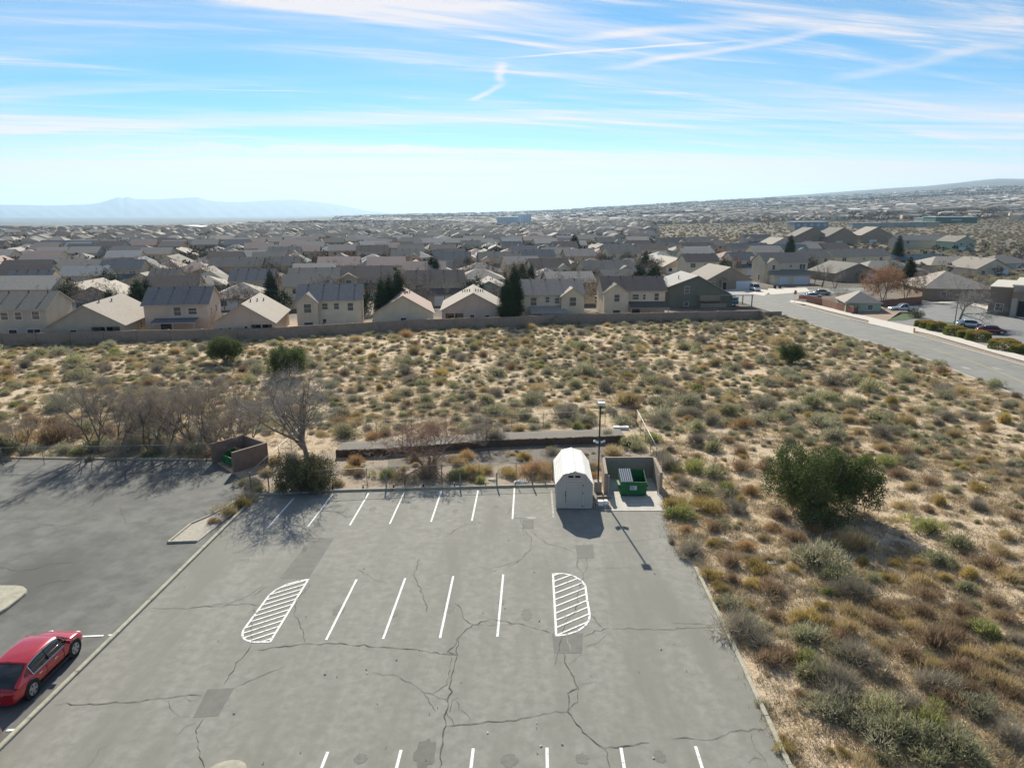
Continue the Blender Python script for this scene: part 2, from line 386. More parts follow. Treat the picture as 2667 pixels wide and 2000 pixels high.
# left lot under it all, then the main lot
LL = [(-95, 56.2), tuple(pt(553, 1199))[:2], tuple(pt(600, 1236))[:2], tuple(pt(650, 1262))[:2], tuple(pt(560, 1330))[:2], tuple(kl_top)[:2], (kl_bot[0] + 0.05, -12), (-95, -12)]
LL = [(-95, 56.2), tuple(pt(553, 1199))[:2], tuple(pt(622, 1243))[:2], tuple(pt(640, 1262))[:2], tuple(pt(673, 1287))[:2], (kl_bot[0], -12), (-95, -12)]
left_lot = tag(sheet("left_parking_lot", LL, M_lot2, 0.006), kind="structure")
ML = [tuple(kl_top)[:2], tuple(pt(1436, 1270))[:2], tuple(pt(1566, 1266))[:2], tuple(pt(1566, 1331))[:2], tuple(pt(1730, 1331))[:2]] + [tuple(k)[:2] for k in kr] + [kr_bot, kl_bot]
main_lot = tag(sheet("main_parking_lot", ML, M_lot, 0.012), kind="structure")
Z1 = 0.020
# darker patches, cracks, stains
Z6 = lambda x, y: (600 + x / 2.1067, 1450 + y / 2.1067)
Z5 = lambda x, y: (x / 3.0157, 1450 + y / 3.0157)
Z3 = lambda x, y: (1150 + x / 3.318, 980 + y / 3.318)
Z7 = lambda x, y: (1750 + x / 2.412, 1350 + y / 2.412)
ZA = lambda x, y: (x / 3.073, 880 + y / 3.073)
for q in ([(728, 1507), (803, 1507), (870, 1401), (812, 1401)], [Z5(1630, 1040), Z5(1840, 1030), Z5(1715, 1250), Z5(1515, 1265)],
          [Z6(1765, 420), Z6(1935, 420), Z6(1930, 530), Z6(1775, 530)], [Z3(700, 1240), Z3(795, 1240), Z3(797, 1320), Z3(700, 1320)],
          [Z3(1155, 1460), Z3(1308, 1455), Z3(1322, 1573), Z3(1178, 1580)]):
    o = sheet("asphalt_patch", [pt(*c) for c in q], M_patch, Z1 - 0.004, main_lot)
def ribbon(pts, w, parent, off, jit=0.10, name="crack"):
    P = [Vector((p[0], p[1])) for p in (pt(*c) for c in pts)]
    mb = MB(); path = []
    for a, b in zip(P[:-1], P[1:]):
        n = max(1, int((b - a).length / 0.22)); d = (b - a).normalized(); s = Vector((-d.y, d.x))
        for k in range(n):
            path.append(a + (b - a) * (k / n) + s * (rng.gauss(0, jit * 0.5) if k else 0))
    path.append(P[-1]); vs = []
    for i, p in enumerate(path):
        d = (path[min(i + 1, len(path) - 1)] - path[max(i - 1, 0)]).normalized(); s = Vector((-d.y, d.x))
        ww = w * 0.52 * rng.uniform(0.35, 1.45) * (0.3 if i in (0, len(path) - 1) else 1) / 2
        for q in (p + s * ww, p - s * ww): vs.append((q.x, q.y, G0(q.x, q.y) + off))
    mb.add(vs, [(2 * i, 2 * i + 1, 2 * i + 3, 2 * i + 2) for i in range(len(path) - 1)])
    me = mb.mesh(name, M_crack)
    if len(me.polygons) and me.polygons[0].normal.z < 0: me.flip_normals()
    return link(name, me, parent)
CR = [([(150, 512), (300, 490), (440, 477), (580, 477), (680, 487), (860, 497), (1050, 515), (1180, 533), (1245, 540)], .07, Z6),
      ([(1245, 540), (1225, 620), (1205, 700), (1195, 800), (1180, 900), (1165, 1000), (1150, 1100), (1145, 1165)], .085, Z6),
      ([(1212, 545), (1205, 620), (1190, 700), (1110, 750), (1060, 745), (990, 690), (900, 650), (780, 635)], .035, Z6),
      ([(1060, 745), (1090, 800), (1130, 850)], .03, Z6), ([(1195, 800), (1120, 760), (1060, 745)], .03, Z6),
      ([(1200, 860), (1215, 790), (1250, 770), (1255, 810), (1280, 850), (1320, 900)], .03, Z6),
      ([(1185, 850), (1215, 890), (1230, 925)], .03, Z6),
      ([(1245, 540), (1190, 520), (1230, 490), (1255, 440), (1330, 372), (1420, 345), (1600, 370), (1700, 400), (1760, 420)], .06, Z6),
      ([(1330, 372), (1280, 340), (1255, 270), (1205, 250)], .05, Z6), ([(1330, 372), (1450, 376), (1560, 366)], .03, Z6),
      ([(1255, 440), (1240, 500), (1250, 540)], .06, Z6),
      ([(1940, 435), (2050, 395), (2212, 395), (2380, 400), (2560, 392), (2740, 385)], .045, Z6),
      ([(2050, 395), (2010, 360), (1975, 320)], .04, Z6), ([(2060, 430), (2020, 470), (1950, 500)], .03, Z6),
      ([(1830, 530), (1835, 580), (1870, 640), (1910, 720), (1850, 750), (1850, 850), (1900, 920), (1980, 1000), (2050, 1050), (2212, 1035), (2300, 1020)], .07, Z6),
      ([(1775, 530), (1800, 570), (1835, 590)], .03, Z6), ([(1930, 530), (1890, 570), (1860, 590)], .03, Z6),
      ([(1910, 720), (1905, 770), (1880, 810), (1855, 840)], .04, Z6), ([(1910, 700), (1960, 695), (2010, 680)], .03, Z6),
      ([(2050, 1050), (2065, 1100), (2085, 1165)], .06, Z6),
      ([(1190, 930), (1300, 920), (1450, 905), (1600, 885), (1720, 860), (1850, 850)], .055, Z6),
      ([(425, 1165), (700, 1155), (1000, 1145), (1250, 1110), (1450, 1090), (1590, 1090)], .06, Z5),
      ([(1320, 1130), (1350, 1200), (1420, 1260), (1515, 1265)], .03, Z5), ([(1450, 1100), (1490, 1130), (1560, 1125)], .03, Z5),
      ([(1160, 415), (1400, 405), (1700, 390), (1900, 370), (2050, 385)], .05, Z5),
      ([(1700, 385), (1850, 350), (2000, 300), (2100, 230)], .04, Z5), ([(1500, 405), (1800, 360), (1980, 290), (2080, 215)], .03, Z5),
      ([(350, 320), (400, 400), (405, 470)], .04, Z6), ([(350, 320), (365, 230), (440, 150)], .04, Z6),
      ([(1970, 700), (1930, 760), (1850, 860), (1800, 930), (1760, 1000)], .055, Z5), ([(1970, 700), (1965, 560), (2010, 400)], .035, Z5),
      ([(1600, 1270), (1560, 1330), (1545, 1420), (1575, 1530), (1590, 1600), (1610, 1670)], .055, Z5),
      ([(1840, 1030), (2000, 960), (2110, 910), (2240, 850)], .04, Z5),
      ([(1550, 1300), (1450, 1340), (1400, 1400), (1350, 1380)], .025, Z5), ([(680, 1659), (760, 1560), (850, 1480)], .025, Z5),
      ([(1080, 300), (1055, 200), (1005, 100), (1040, 10)], .05, Z6), ([(700, 70), (800, 130), (860, 140)], .03, Z6),
      ([(700, 1320), (780, 1400), (770, 1500), (640, 1620), (560, 1650)], .035, Z3), ([(780, 1350), (900, 1440), (1140, 1515)], .04, Z3),
      ([(690, 1230), (700, 1330), (720, 1380)], .04, Z3), ([(1180, 1580), (1170, 1650)], .03, Z3),
      ([(1400, 1450), (1600, 1430), (1800, 1410), (1960, 1380)], .03, Z3), ([(1760, 1370), (1800, 1410)], .02, Z3),
      ([(0, 1400), (60, 1370), (180, 1290), (380, 1250)], .035, Z3), ([(550, 1210), (590, 1170), (600, 1130)], .04, Z3),
      ([(0, 660), (140, 662), (290, 668)], .04, Z7), ([(0, 1385), (250, 1390), (400, 1335), (590, 1330)], .05, Z7),
      ([(440, 1500), (480, 1530), (520, 1500), (590, 1520)], .03, Z7), ([(500, 1350), (520, 1450), (600, 1560)], .025, Z7),
      ([(1900, 0), (1905, 60), (1940, 110), (1910, 190), (1900, 300), (1850, 340), (1820, 420)], .04, Z6), ([(1940, 90), (1960, 50), (1950, 0)], .03, Z6),
      ([(1990, 65), (2100, 62), (2212, 64)], .03, Z6), ([(1380, 70), (1500, 50), (1600, 20)], .035, Z6), ([(1820, 430), (1790, 560), (1775, 600)], .03, Z6)]
for pts, w, zf in CR: ribbon([zf(*p) for p in pts], w, main_lot, Z1 + 0.012)
for pts, w, zf in [([(280, 1490), (540, 1505), (700, 1440), (820, 1400)], .06, ZA), ([(960, 1350), (1010, 1490), (1240, 1450)], .05, ZA),
                   ([(780, 1010), (790, 1090), (720, 1200)], .05, ZA), ([(1200, 1040), (1210, 1190), (1240, 1200)], .05, ZA),
                   ([(0, 80), (130, 110), (250, 100), (400, 55), (620, 35)], .05, Z5), ([(220, 260), (400, 200), (560, 185)], .05, Z5)]:
    ribbon([zf(*p) for p in pts], w, left_lot, Z1)
def stain(cx, cy, rx, ry, m, parent=None, off=Z1 - 0.002, name="oil_stain"):
    c = pt(cx, cy); pts = []
    for k in range(22):
        a = 2 * math.pi * k / 22; r = rng.uniform(0.75, 1.15); pts.append((c.x + rx * r * math.cos(a), c.y + ry * r * math.sin(a)))
    return sheet(name, pts, m, off, parent or main_lot)
M_tar = mat("spilt_tar", (0.02, 0.02, 0.02), rough=0.6, coord='W')
stain(*Z3(770, 1225), 0.42, 0.22, M_tar); ribbon([Z3(600, 1222), Z3(680, 1228), Z3(750, 1225)], 0.12, main_lot, Z1)
M_wear = mat("oil_worn_asphalt", (0.135, 0.13, 0.118), (0.17, 0.163, 0.147), scale=3, coord='W', rough=0.9)
M_pale = mat("bleached_asphalt", (0.25, 0.25, 0.24), (0.30, 0.30, 0.285), scale=4, coord='W', rough=0.9)
stain(*Z6(1070, 1075), 0.45, 0.7, M_wear)
ribbon_p = [([(1845, 435), (1850, 470), (1865, 500), (1870, 525)], .10), ([(1865, 490), (1890, 500), (1915, 497)], .07)]
_mc = M_crack; M_crack = M_pale
for pts, w in ribbon_p: ribbon([Z6(*p) for p in pts], w, main_lot, Z1 + 0.002, name="sealed_crack")
M_crack = _mc
M_oil = mat("old_oil_stain", (0.145, 0.138, 0.122), (0.185, 0.178, 0.158), scale=5, coord='W', rough=0.85)
for cx_, cy_, rx_, ry_ in ((890, 1590, .5, .9), (1028, 1600, .35, .6), (1162, 1585, .5, .8), (1303, 1570, .3, .5), (1370, 1600, .45, .9), (965, 1325, .4, .6), (1085, 1320, .5, .7), (1290, 1320, .35, .5), (830, 1330, .4, .6), (940, 1975, .4, .5), (1330, 1980, .5, .6), (1520, 1975, .4, .5), (1720, 1970, .4, .6), (1180, 1330, .3, .5)):
    stain(cx_ + rng.uniform(-8, 8), cy_, rx_ * .6, ry_ * .6, M_oil)
# painted lines
def paint(p, q, w=0.11, m=None, parent=None, off=Z1 + 0.005, name="parking_line"):
    return sheet(name, line(pt(*p), pt(*q), w), m or M_paint, off, parent or main_lot)
far_row = [((764.8, 1298), (696.4, 1376)), ((865.7, 1288), (802, 1372)), ((960, 1285), (911, 1368.6)), ((1053.7, 1281), (1015, 1365)), ((1149.7, 1278), (1122.7, 1359.5)),
           ((1245, 1278), (1229, 1356.7)), ((1340, 1270), (1334.8, 1352))]
for p, q in far_row: paint(p, q)
paint((1436, 1278), (1441.7, 1349), 0.12, M_faded)
for p, q in (((928.9, 1509.3), (849.2, 1667.4)), ((1055.7, 1506), (997.8, 1664.6)), ((1180.5, 1500.8), (1145.9, 1662.2)), ((1310.6, 1496.5), (1295.4, 1658.9))): paint(p, q, 0.115)
for p in ((854, 1958), (1044.8, 1953), (1232.7, 1949.3), (1424.5, 1947.5), (1617.2, 1947.5), (1811.4, 1943.7)):
    a = pt(*p); b = dirx(a, a.y - 6.1); sheet("parking_line", line(a, b, 0.115), M_paint, Z1 + 0.005, main_lot)
def hatch(outline, n, ang, k0=0.0):
    P = [Vector(pt(*Z6(*c))[:2]) for c in outline]
    for a, b in zip(P, P[1:] + P[:1]):
        d = (b - a).normalized() * 0.05; sheet("hatch_border", line(a - d, b + d, 0.11), M_paint, Z1 + 0.005, main_lot)
    d = Vector((math.cos(ang), math.sin(ang))); s = Vector((-d.y, d.x))
    lo = min(p.dot(s) for p in P); hi = max(p.dot(s) for p in P)
    for k in range(n):
        c = lo + (hi - lo) * (k + 0.6 + k0) / n; X = []
        for a, b in zip(P, P[1:] + P[:1]):
            da, db = a.dot(s) - c, b.dot(s) - c
            if da * db < 0: X.append(a + (b - a) * (da / (da - db)))
        if len(X) >= 2:
            X.sort(key=lambda v: v.dot(d)); sheet("hatch_stripe", line(X[0], X[-1], 0.10), M_paint, Z1 + 0.009, main_lot)
hatch([(428, 124), (380, 133), (310, 152), (250, 182), (213, 212), (140, 310), (75, 398), (66, 420), (68, 440), (85, 458), (120, 469), (218, 468)], 12, R(36))
hatch([(1770, 93), (1830, 93), (1880, 104), (1925, 130), (1947, 158), (1958, 240), (1972, 320), (1968, 348), (1945, 380), (1905, 408), (1850, 426), (1788, 435)], 10, R(36))
paint((212, 1658), (270, 1655.5), 0.12, parent=left_lot); paint((282, 1654.5), (304, 1653), 0.12, parent=left_lot)
paint((17, 1902), (56, 1900.5), 0.13, parent=left_lot); paint((-60, 1829), (36, 1825), 0.12, parent=left_lot)

# kerbs: each cast length is a piece
def kerb(name, pts, seg, w, h, m, broken=()):
    root = None; P = [Vector((p[0], p[1])) for p in pts]; k = 0
    for a, b in zip(P[:-1], P[1:]):
        L_ = (b - a).length; n = max(1, round(L_ / seg)); d = (b - a).normalized(); s = Vector((-d.y, d.x)) * w / 2
        for i in range(n):
            p = a + (b - a) * (i / n) + d * 0.012; q = a + (b - a) * ((i + 1) / n) - d * 0.012
            j = rng.uniform(-0.012, 0.012); hh = h + rng.uniform(-0.008, 0.008); c = 0.03
            sj = s * (1 + 0) ; o_ = s.normalized() * j; mb = MB(); vs = []
            for e in (p, q):
                for (f, z) in ((1, -0.1), (1, hh - c), (1 - 2 * c / w, hh), (-1 + 2 * c / w, hh), (-1, hh - c), (-1, -0.1)):
                    v = e + sj * f + o_; vs.append((v.x, v.y, G0(v.x, v.y) + z))
            mb.add(vs, [(0, 1, 2, 3, 4, 5), (11, 10, 9, 8, 7, 6)] + [(t, t + 6, (t + 1) % 6 + 6, (t + 1) % 6) for t in range(6)])
            me = mb.mesh(name if root is None else "kerb_stone", m)
            bm = bmesh.new(); bm.from_mesh(me); bmesh.ops.recalc_face_normals(bm, faces=bm.faces); bm.to_mesh(me); bm.free()
            o = link(name if root is None else "kerb_stone", me, root)
            if root is None: root = tag(o, kind="structure")
            k += 1
    return root
kerb("kerb", [kl_bot, pt(303, 1652), pt(464, 1493), pt(673, 1287)], 3.0, 0.22, 0.13, M_kerb)
kerb("kerb", [kr_bot, kr[3], kr[2], pt(1812, 1480)], 3.0, 0.20, 0.13, M_kerb)
kerb("kerb", [pt(868, 1280), pt(1250, 1270), pt(1455, 1265)], 3.0, 0.24, 0.16, M_kerb)
kerb("kerb", [pt(680, 1289), pt(868, 1280)], 1.9, 0.24, 0.12, M_kerb)
kerb("kerb", [(-95, 56.3), pt(0, 1194), pt(270, 1196), pt(553, 1199)], 3.0, 0.2, 0.13, M_kerb)
kerb("kerb", [pt(514, 1411), pt(438, 1414), pt(497, 1366), pt(537, 1349), pt(590, 1322), pt(640, 1290)], 2.0, 0.16, 0.12, M_kerb)
isl = [pt(514, 1412), pt(439, 1414), pt(497, 1366), pt(537, 1349), pt(590, 1322), pt(650, 1275), pt(672, 1288)]
tag(sheet("planting_island", isl, mat("island_gravel", (0.33, 0.30, 0.25), (0.46, 0.42, 0.36), scale=7, rough=.95, coord='W', bump=.8, bscale=14), 0.05), kind="structure")
tag(sheet("planting_bed", [pt(622, 1243), pt(640, 1270), pt(673, 1287), pt(868, 1280), pt(1250, 1270), pt(1566, 1262), pt(1566, 1253), pt(1140, 1240), pt(700, 1238), pt(690, 1215)], M_soil, 0.03), kind="structure")
def rounded_island(pts, name="concrete_island"):
    P = [Vector((p[0], p[1], G0(p[0], p[1]) + 0.15)) for p in pts]; mb = MB(); mb.slab(P, 0.25)
    me = mb.mesh(name, [M_kerb]); bm = bmesh.new(); bm.from_mesh(me); bmesh.ops.recalc_face_normals(bm, faces=bm.faces)
    bmesh.ops.bevel(bm, geom=[e for e in bm.edges if abs(e.verts[0].co.z - e.verts[1].co.z) < 0.09 and e.calc_face_angle(0) > 1], offset=0.03, segments=2, affect='EDGES')
    bm.to_mesh(me); bm.free(); return tag(link(name, me), kind="structure")
a = pt(40, 1529); rounded_island([pt(-120, 1529), pt(45, 1529.5), pt(62, 1532), pt(71, 1540), pt(68, 1549), pt(50, 1565), pt(20, 1588), pt(-20, 1612), pt(-160, 1680)])
b = pt(600, 1985); rounded_island([pt(548, 2006), pt(562, 1997), pt(585, 1989), pt(606, 1985), pt(625, 1986), pt(640, 1994), pt(644, 2006), (pt(644, 2006).x, 12), (pt(548, 2006).x, 12)])

# ---------------------------------------------------------------- walled compound: gravel yard, timber wall, fences
yard = [pt(676, 1240), pt(740, 1186), pt(860, 1178), pt(1002, 1172), pt(1286, 1150), pt(1640, 1139), pt(1672, 1140), pt(1720, 1232), pt(1566, 1240), pt(1140, 1243)]
tag(sheet("gravel_yard", yard, M_gravel, 0.012), kind="structure")
tag(sheet("shadow_gravel_strip", [pt(1010, 1186), pt(1285, 1165), pt(1626, 1153), pt(1640, 1175), pt(1560, 1205), pt(1440, 1212), pt(1300, 1206), pt(1010, 1222)], M_dkgravel, 0.03), kind="structure")  # dark gravel sheet with the timber wall's shadow painted in
M_timber = mat("weathered_timber", (0.085, 0.06, 0.045), (0.15, 0.11, 0.08), scale=6, rough=0.95, coord='W', bump=0.4)
M_post = mat("grey_post_wood", (0.20, 0.19, 0.17), (0.30, 0.28, 0.25), scale=9, rough=0.9, coord='W')
tw = thing("timber_wall", "low dark wall of upright timbers holding a raised gravel bed inside the fenced yard", "retaining wall", pt(1286, 1164))
line_ = [pt(875, 1191), pt(1002, 1187), pt(1286, 1164), pt(1626, 1152)]
org = Vector(tw.location)
k = 0
for a, b in zip(line_[:-1], line_[1:]):
    L_ = (b - a).length; n = int(L_ / 0.24)
    ang = math.atan2(b.y - a.y, b.x - a.x)
    for i in range(n):
        p = a + (b - a) * ((i + 0.5) / n); mb = MB(); h = 0.66 + rng.uniform(-0.03, 0.03)
        M_ = Matrix.Translation((p.x - org.x, p.y - org.y, G0(p.x, p.y) - org.z)) @ Matrix.Rotation(ang + rng.uniform(-.06, .06), 4, 'Z')
        mb.box(-0.115, -0.09 + rng.uniform(-.02, .02), -0.05, 0.115, 0.09, h, 0, M_)
        o = obj("timber", mb, M_timber, tw)
back = [Vector((p.x, p.y + 0.12, 0)) for p in line_]; far_ = [Vector((p.x, p.y + 2.3, 0)) for p in line_]
mb = MB(); n = len(back)
vs = [(p.x, p.y, G0(p.x, p.y) + 0.60) for p in back] + [(p.x, p.y, G0(p.x, p.y) + 0.50) for p in far_] + [(p.x, p.y + 2.2, G0(p.x, p.y) - 0.05) for p in far_] + [(p.x, p.y, G0(p.x, p.y) - 0.05) for p in back]
mb.add(vs, [(i, i + 1, n + i + 1, n + i) for i in range(n - 1)] + [(n + i, n + i + 1, 2 * n + i + 1, 2 * n + i) for i in range(n - 1)] + [(3 * n + i, 3 * n + i + 1, i + 1, i) for i in range(n - 1)]
       + [(0, n, 2 * n, 3 * n), (n - 1, 4 * n - 1, 3 * n - 1, 2 * n - 1)])
tag(obj("raised_gravel_bed", mb, M_dkgravel), kind="structure")

M_galv = mat("galvanised_steel", (0.42, 0.42, 0.41), rough=0.5, metal=0.4, coord='W')
M_gpost = mat("dull_fence_post", (0.20, 0.20, 0.19), rough=0.6, metal=0.3, coord='W')
M_wire = mat("chain_link_wire", (0.32, 0.33, 0.33), rough=0.5, metal=0.5, coord='W')
def chain_fence(pts, h, label, spacing=3.0, cell=0.16, railr=0.019):
    P = [Vector(p) for p in pts]; root = thing("chain_link_fence", label, "fence", P[0]); o0 = P[0]
    wire = MB(); rail = MB()
    for a, b in zip(P[:-1], P[1:]):
        L_ = math.hypot(b.x - a.x, b.y - a.y); n = max(1, round(L_ / spacing))
        for i in range(n + 1):
            if i == 0 and a is not P[0]: continue
            x, y = a.x + (b.x - a.x) * i / n, a.y + (b.y - a.y) * i / n; z = G0(x, y)
            mb = MB(); r = 0.038 if i in (0, n) else 0.026; mb.tube((x - o0.x, y - o0.y, z - o0.z - 0.1), (x - o0.x, y - o0.y, z - o0.z + h + 0.03), r, n=8)
            obj("fence_post", mb, M_gpost, root, True)
        rail.tube((a.x - o0.x, a.y - o0.y, G0(a.x, a.y) - o0.z + h), (b.x - o0.x, b.y - o0.y, G0(b.x, b.y) - o0.z + h), railr, n=8)
        m_ = int(L_ / cell); ux, uy = (b.x - a.x) / L_, (b.y - a.y) / L_; hh = h - 0.04; w = 0.0035
        for k in range(-int(hh / cell), m_ + 1):
            for sg in (1, -1):
                s0, s1 = k * cell, k * cell + hh; z0, z1 = (0.03, h) if sg > 0 else (h, 0.03)
                if s0 < 0: z0 += (z1 - z0) * (-s0 / hh); s0 = 0
                if s1 > L_: z1 = z0 + (z1 - z0) * ((L_ - s0) / max(s1 - s0, 1e-4)); s1 = L_
                if s1 - s0 < 0.02: continue
                v = []
                for s_, z_ in ((s0, z0), (s1, z1)):
                    x, y = a.x + ux * s_, a.y + uy * s_; zz = G0(x, y)
                    for dz in (w, -w): v.append((x - o0.x, y - o0.y, zz + z_ + dz - o0.z))
                wire.add(v, [(0, 1, 3, 2)])
    obj("top_rail", rail, M_galv, root, True); obj("wire_mesh", wire, M_wire, root)
    return root
FH = 1.5
f_fl, f_fr = at(651, 1232, FH), at(1440, 1203, FH); f_bl, f_br = at(786, 1108, FH), at(1656, 1067, FH); f_rr = at(1727, 1194, FH)
f_fm = at(1150, 1211, FH); f_bm = at(1250, 1082, FH)
chain_fence([f_fl, f_fm, f_fr], FH, "chain link fence along the front of the gravel yard, behind the far row of stalls")
chain_fence([f_fl + Vector((-0.1, 0.1, 0)), f_bl], FH, "short chain link fence running back beside the brown dumpster walls", spacing=3.2, railr=0.022)
chain_fence([f_bl + Vector((0.1, 0.1, 0)), f_bm, f_br], FH, "chain link fence along the back of the gravel yard, facing the scrub field")
chain_fence([f_br + Vector((0.1, -0.1, 0)), f_rr], FH, "chain link fence running down behind the green dumpster, on the right side of the yard", spacing=3.2, railr=0.022)
fa, fb, fc = at(-60, 1167, FH), at(0, 1166, FH), at(534, 1157, FH)
chain_fence([(-90, fa.y + 0.2, 0), fb, fc], FH, "chain link fence among bare trees behind the left car park")
for i, x in enumerate((701, 812, 1006, 1198, 1294, 1387)):
    p = pt(x, 1268 - (x - 1294) * 0.016); mb = MB()
    mb.tube((0, 0, -0.05), (0, 0, 1.12), 0.055, 0.05, n=8); mb.tube((0, 0, 1.12), (0, 0, 1.14), 0.05, 0.035, n=8)
    o = obj("wooden_post", mb, M_post, smooth=False); o.location = p
    tag(o, "weathered grey post standing on the kerb at the head of the far stalls", "post", "grey posts along the far kerb")
M_black = mat("black_metal", (0.02, 0.02, 0.02), rough=0.5, coord='W')
for x in (784, 867, 946, 1026, 1103, 1183, 1264, 1342, 1420):
    p = pt(x, 1276 - (x - 784) * 0.018); mb = MB(); mb.box(-0.04, -0.04, 0, 0.04, 0.04, 0.36); mb.box(-0.07, -0.06, 0.12, 0.07, 0.06, 0.2)
    o = obj("kerb_stake", mb, M_black); o.location = p
    tag(o, "short black stake fixed to the kerb between two far parking lines", "stake", "black stakes along the far kerb")

# ---------------------------------------------------------------- shed
def build_shed():
    base = pt(1494.6, 1326); base.z += 0.012
    root = thing("garden_shed", "cream barn-roofed shed with double vents at the end of the parking row", "shed", base, -LOT_DX)
    M_sid = mat("shed_siding_paint", (0.50, 0.455, 0.40), (0.47, 0.43, 0.38), scale=1.5, rough=0.7)
    M_roof = mat("white_roof_metal", (0.78, 0.76, 0.73), (0.70, 0.68, 0.65), scale=1.0, rough=0.45)
    M_trim = mat("shed_trim_paint", (0.56, 0.51, 0.46), rough=0.7); M_dk = mat("vent_screen_dark", (0.03, 0.028, 0.025), rough=0.8)  # near-black colour of the vent screens
    W, D = 1.22, 4.7; prof = [(-W, 0.10), (W, 0.10), (W, 1.87), (0.70, 2.55), (0, 2.73), (-0.70, 2.55), (-W, 1.87)]
    mb = MB(); mb.prism(prof, 0, D); mb.box(-W + .1, .1, 0.0, W - .1, D - .1, 0.10)
    obj("walls", mb, M_sid, root)
    # battens between siding sheets on the front
    for i in range(-5, 6):
        x = i * 0.22
        if abs(x) < 0.58: z0, z1 = 2.02, 2.12
        else: z0, z1 = 0.12, 1.87 + (W - abs(x)) * 1.25
        if abs(x) < 0.58: continue
        mb = MB(); mb.box(x - .012, -0.012, z0, x + .012, 0.0, min(z1, 2.5)); obj("batten", mb, M_trim, root)
    for sx in (-1, 1):
        mb = MB(); mb.box(sx * W - .04, -0.02, 0.1, sx * W + .04, 0.06, 1.86); obj("corner_trim", mb, M_trim, root)
        for i in range(1, 12):
            mb = MB(); y = i * 0.4; mb.box(sx * (W + .006) - .006, y - .012, 0.12, sx * (W + .006) + .006, y + .012, 1.84); obj("batten", mb, M_trim, root)
    mb = MB(); mb.box(-W - .02, -0.02, 0.09, W + .02, -0.001, 0.20); obj("bottom_trim", mb, M_trim, root)
    # roof shell with ribs
    out = [(-W - 0.10, 1.80), (-0.73, 2.60), (0, 2.79), (0.73, 2.60), (W + 0.10, 1.80)]
    mb = MB()
    for (x0, z0), (x1, z1) in zip(out[:-1], out[1:]):
        mb.add([(x0, -0.12, z0), (x1, -0.12, z1), (x1, D + .1, z1), (x0, D + .1, z0), (x0, -0.12, z0 - .045), (x1, -0.12, z1 - .045), (x1, D + .1, z1 - .045), (x0, D + .1, z0 - .045)],
               [(0, 1, 2, 3), (7, 6, 5, 4), (0, 4, 5, 1), (2, 6, 7, 3), (0, 3, 7, 4), (1, 5, 6, 2)])
    roof = obj("roof", mb, M_roof, root)
    for (x0, z0), (x1, z1) in zip(out[:-1], out[1:]):
        L_ = math.hypot(x1 - x0, z1 - z0); n = max(2, int(L_ / 0.16)); nx, nz = -(z1 - z0) / L_, (x1 - x0) / L_
        for i in range(n):
            t = (i + 0.5) / n; x, z = x0 + (x1 - x0) * t, z0 + (z1 - z0) * t; mb = MB(); e = 0.022 / L_
            a = (x0 + (x1 - x0) * (t - e), z0 + (z1 - z0) * (t - e)); b = (x0 + (x1 - x0) * (t + e), z0 + (z1 - z0) * (t + e)); hh = 0.022
            mb.prism([a, b, (b[0] + nx * hh, b[1] + nz * hh), (a[0] + nx * hh, a[1] + nz * hh)], -0.12, D + .1); obj("roof_rib", mb, M_roof, roof)
    mb = MB(); mb.prism([(-0.12, 2.775), (0.12, 2.775), (0, 2.83)], -0.13, D + .11); obj("ridge_cap", mb, M_roof, roof)
    # door
    mb = MB(); mb.box(-0.56, -0.03, 0.20, 0.56, 0.0, 2.0); door = obj("door", mb, M_sid, root)
    for x0, z0, x1, z1 in ((-.68, .18, -.58, 2.08), (.58, .18, .68, 2.08), (-.68, 2.02, .68, 2.12)):
        mb = MB(); mb.box(x0, -0.035, z0, x1, 0.0, z1); obj("door_trim", mb, M_trim, door)
    for x, z in ((-.60, 1.25), (-.60, 1.05), (.60, 1.18), (.60, .25), (.60, 1.75)):
        mb = MB(); mb.box(x - .03, -0.055, z - .05, x + .03, -0.03, z + .05); obj("hinge", mb, M_black, door)
    mb = MB(); mb.tube((-0.58, -0.05, 0.5), (-0.58, -0.05, 1.15), 0.012, n=6); obj("latch_bar", mb, M_black, door)
    for x in (-.25, .22):
        mb = MB(); mb.box(x - .22, -0.03, 2.26, x + .22, 0, 2.48); v = obj("vent", mb, M_trim, root)
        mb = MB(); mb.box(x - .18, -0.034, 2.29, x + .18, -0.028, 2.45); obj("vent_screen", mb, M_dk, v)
        for s_ in range(3):
            mb = MB(); z = 2.31 + s_ * 0.05; mb.box(x - .18, -0.045, z, x + .18, -0.034, z + 0.008); obj("louvre", mb, M_black, v)
build_shed()

# ---------------------------------------------------------------- dumpster walls
def wall_run(name, p, q, h, th, m, parent, org, cap=None):
    d = Vector((q.x - p.x, q.y - p.y)); L_ = d.length; d.normalize(); s = Vector((-d.y, d.x)) * th / 2
    c = [Vector((p.x, p.y)) + s, Vector((q.x, q.y)) + s, Vector((q.x, q.y)) - s, Vector((p.x, p.y)) - s]
    top = [(v.x - org.x, v.y - org.y, G0(p.x, p.y) + h - org.z) for v in c]; bot = [(v.x - org.x, v.y - org.y, G0(v.x, v.y) - 0.3 - org.z) for v in c]
    mb = MB(); mb.add(top + bot, [(0, 1, 2, 3), (7, 6, 5, 4)] + [(k, k + 4, (k + 1) % 4 + 4, (k + 1) % 4) for k in range(4)])
    me = mb.mesh(name, m); bm = bmesh.new(); bm.from_mesh(me); bmesh.ops.recalc_face_normals(bm, faces=bm.faces)
    bmesh.ops.bevel(bm, geom=list(bm.edges), offset=0.012, segments=1, affect='EDGES'); bm.to_mesh(me); bm.free()
    return link(name, me, parent)
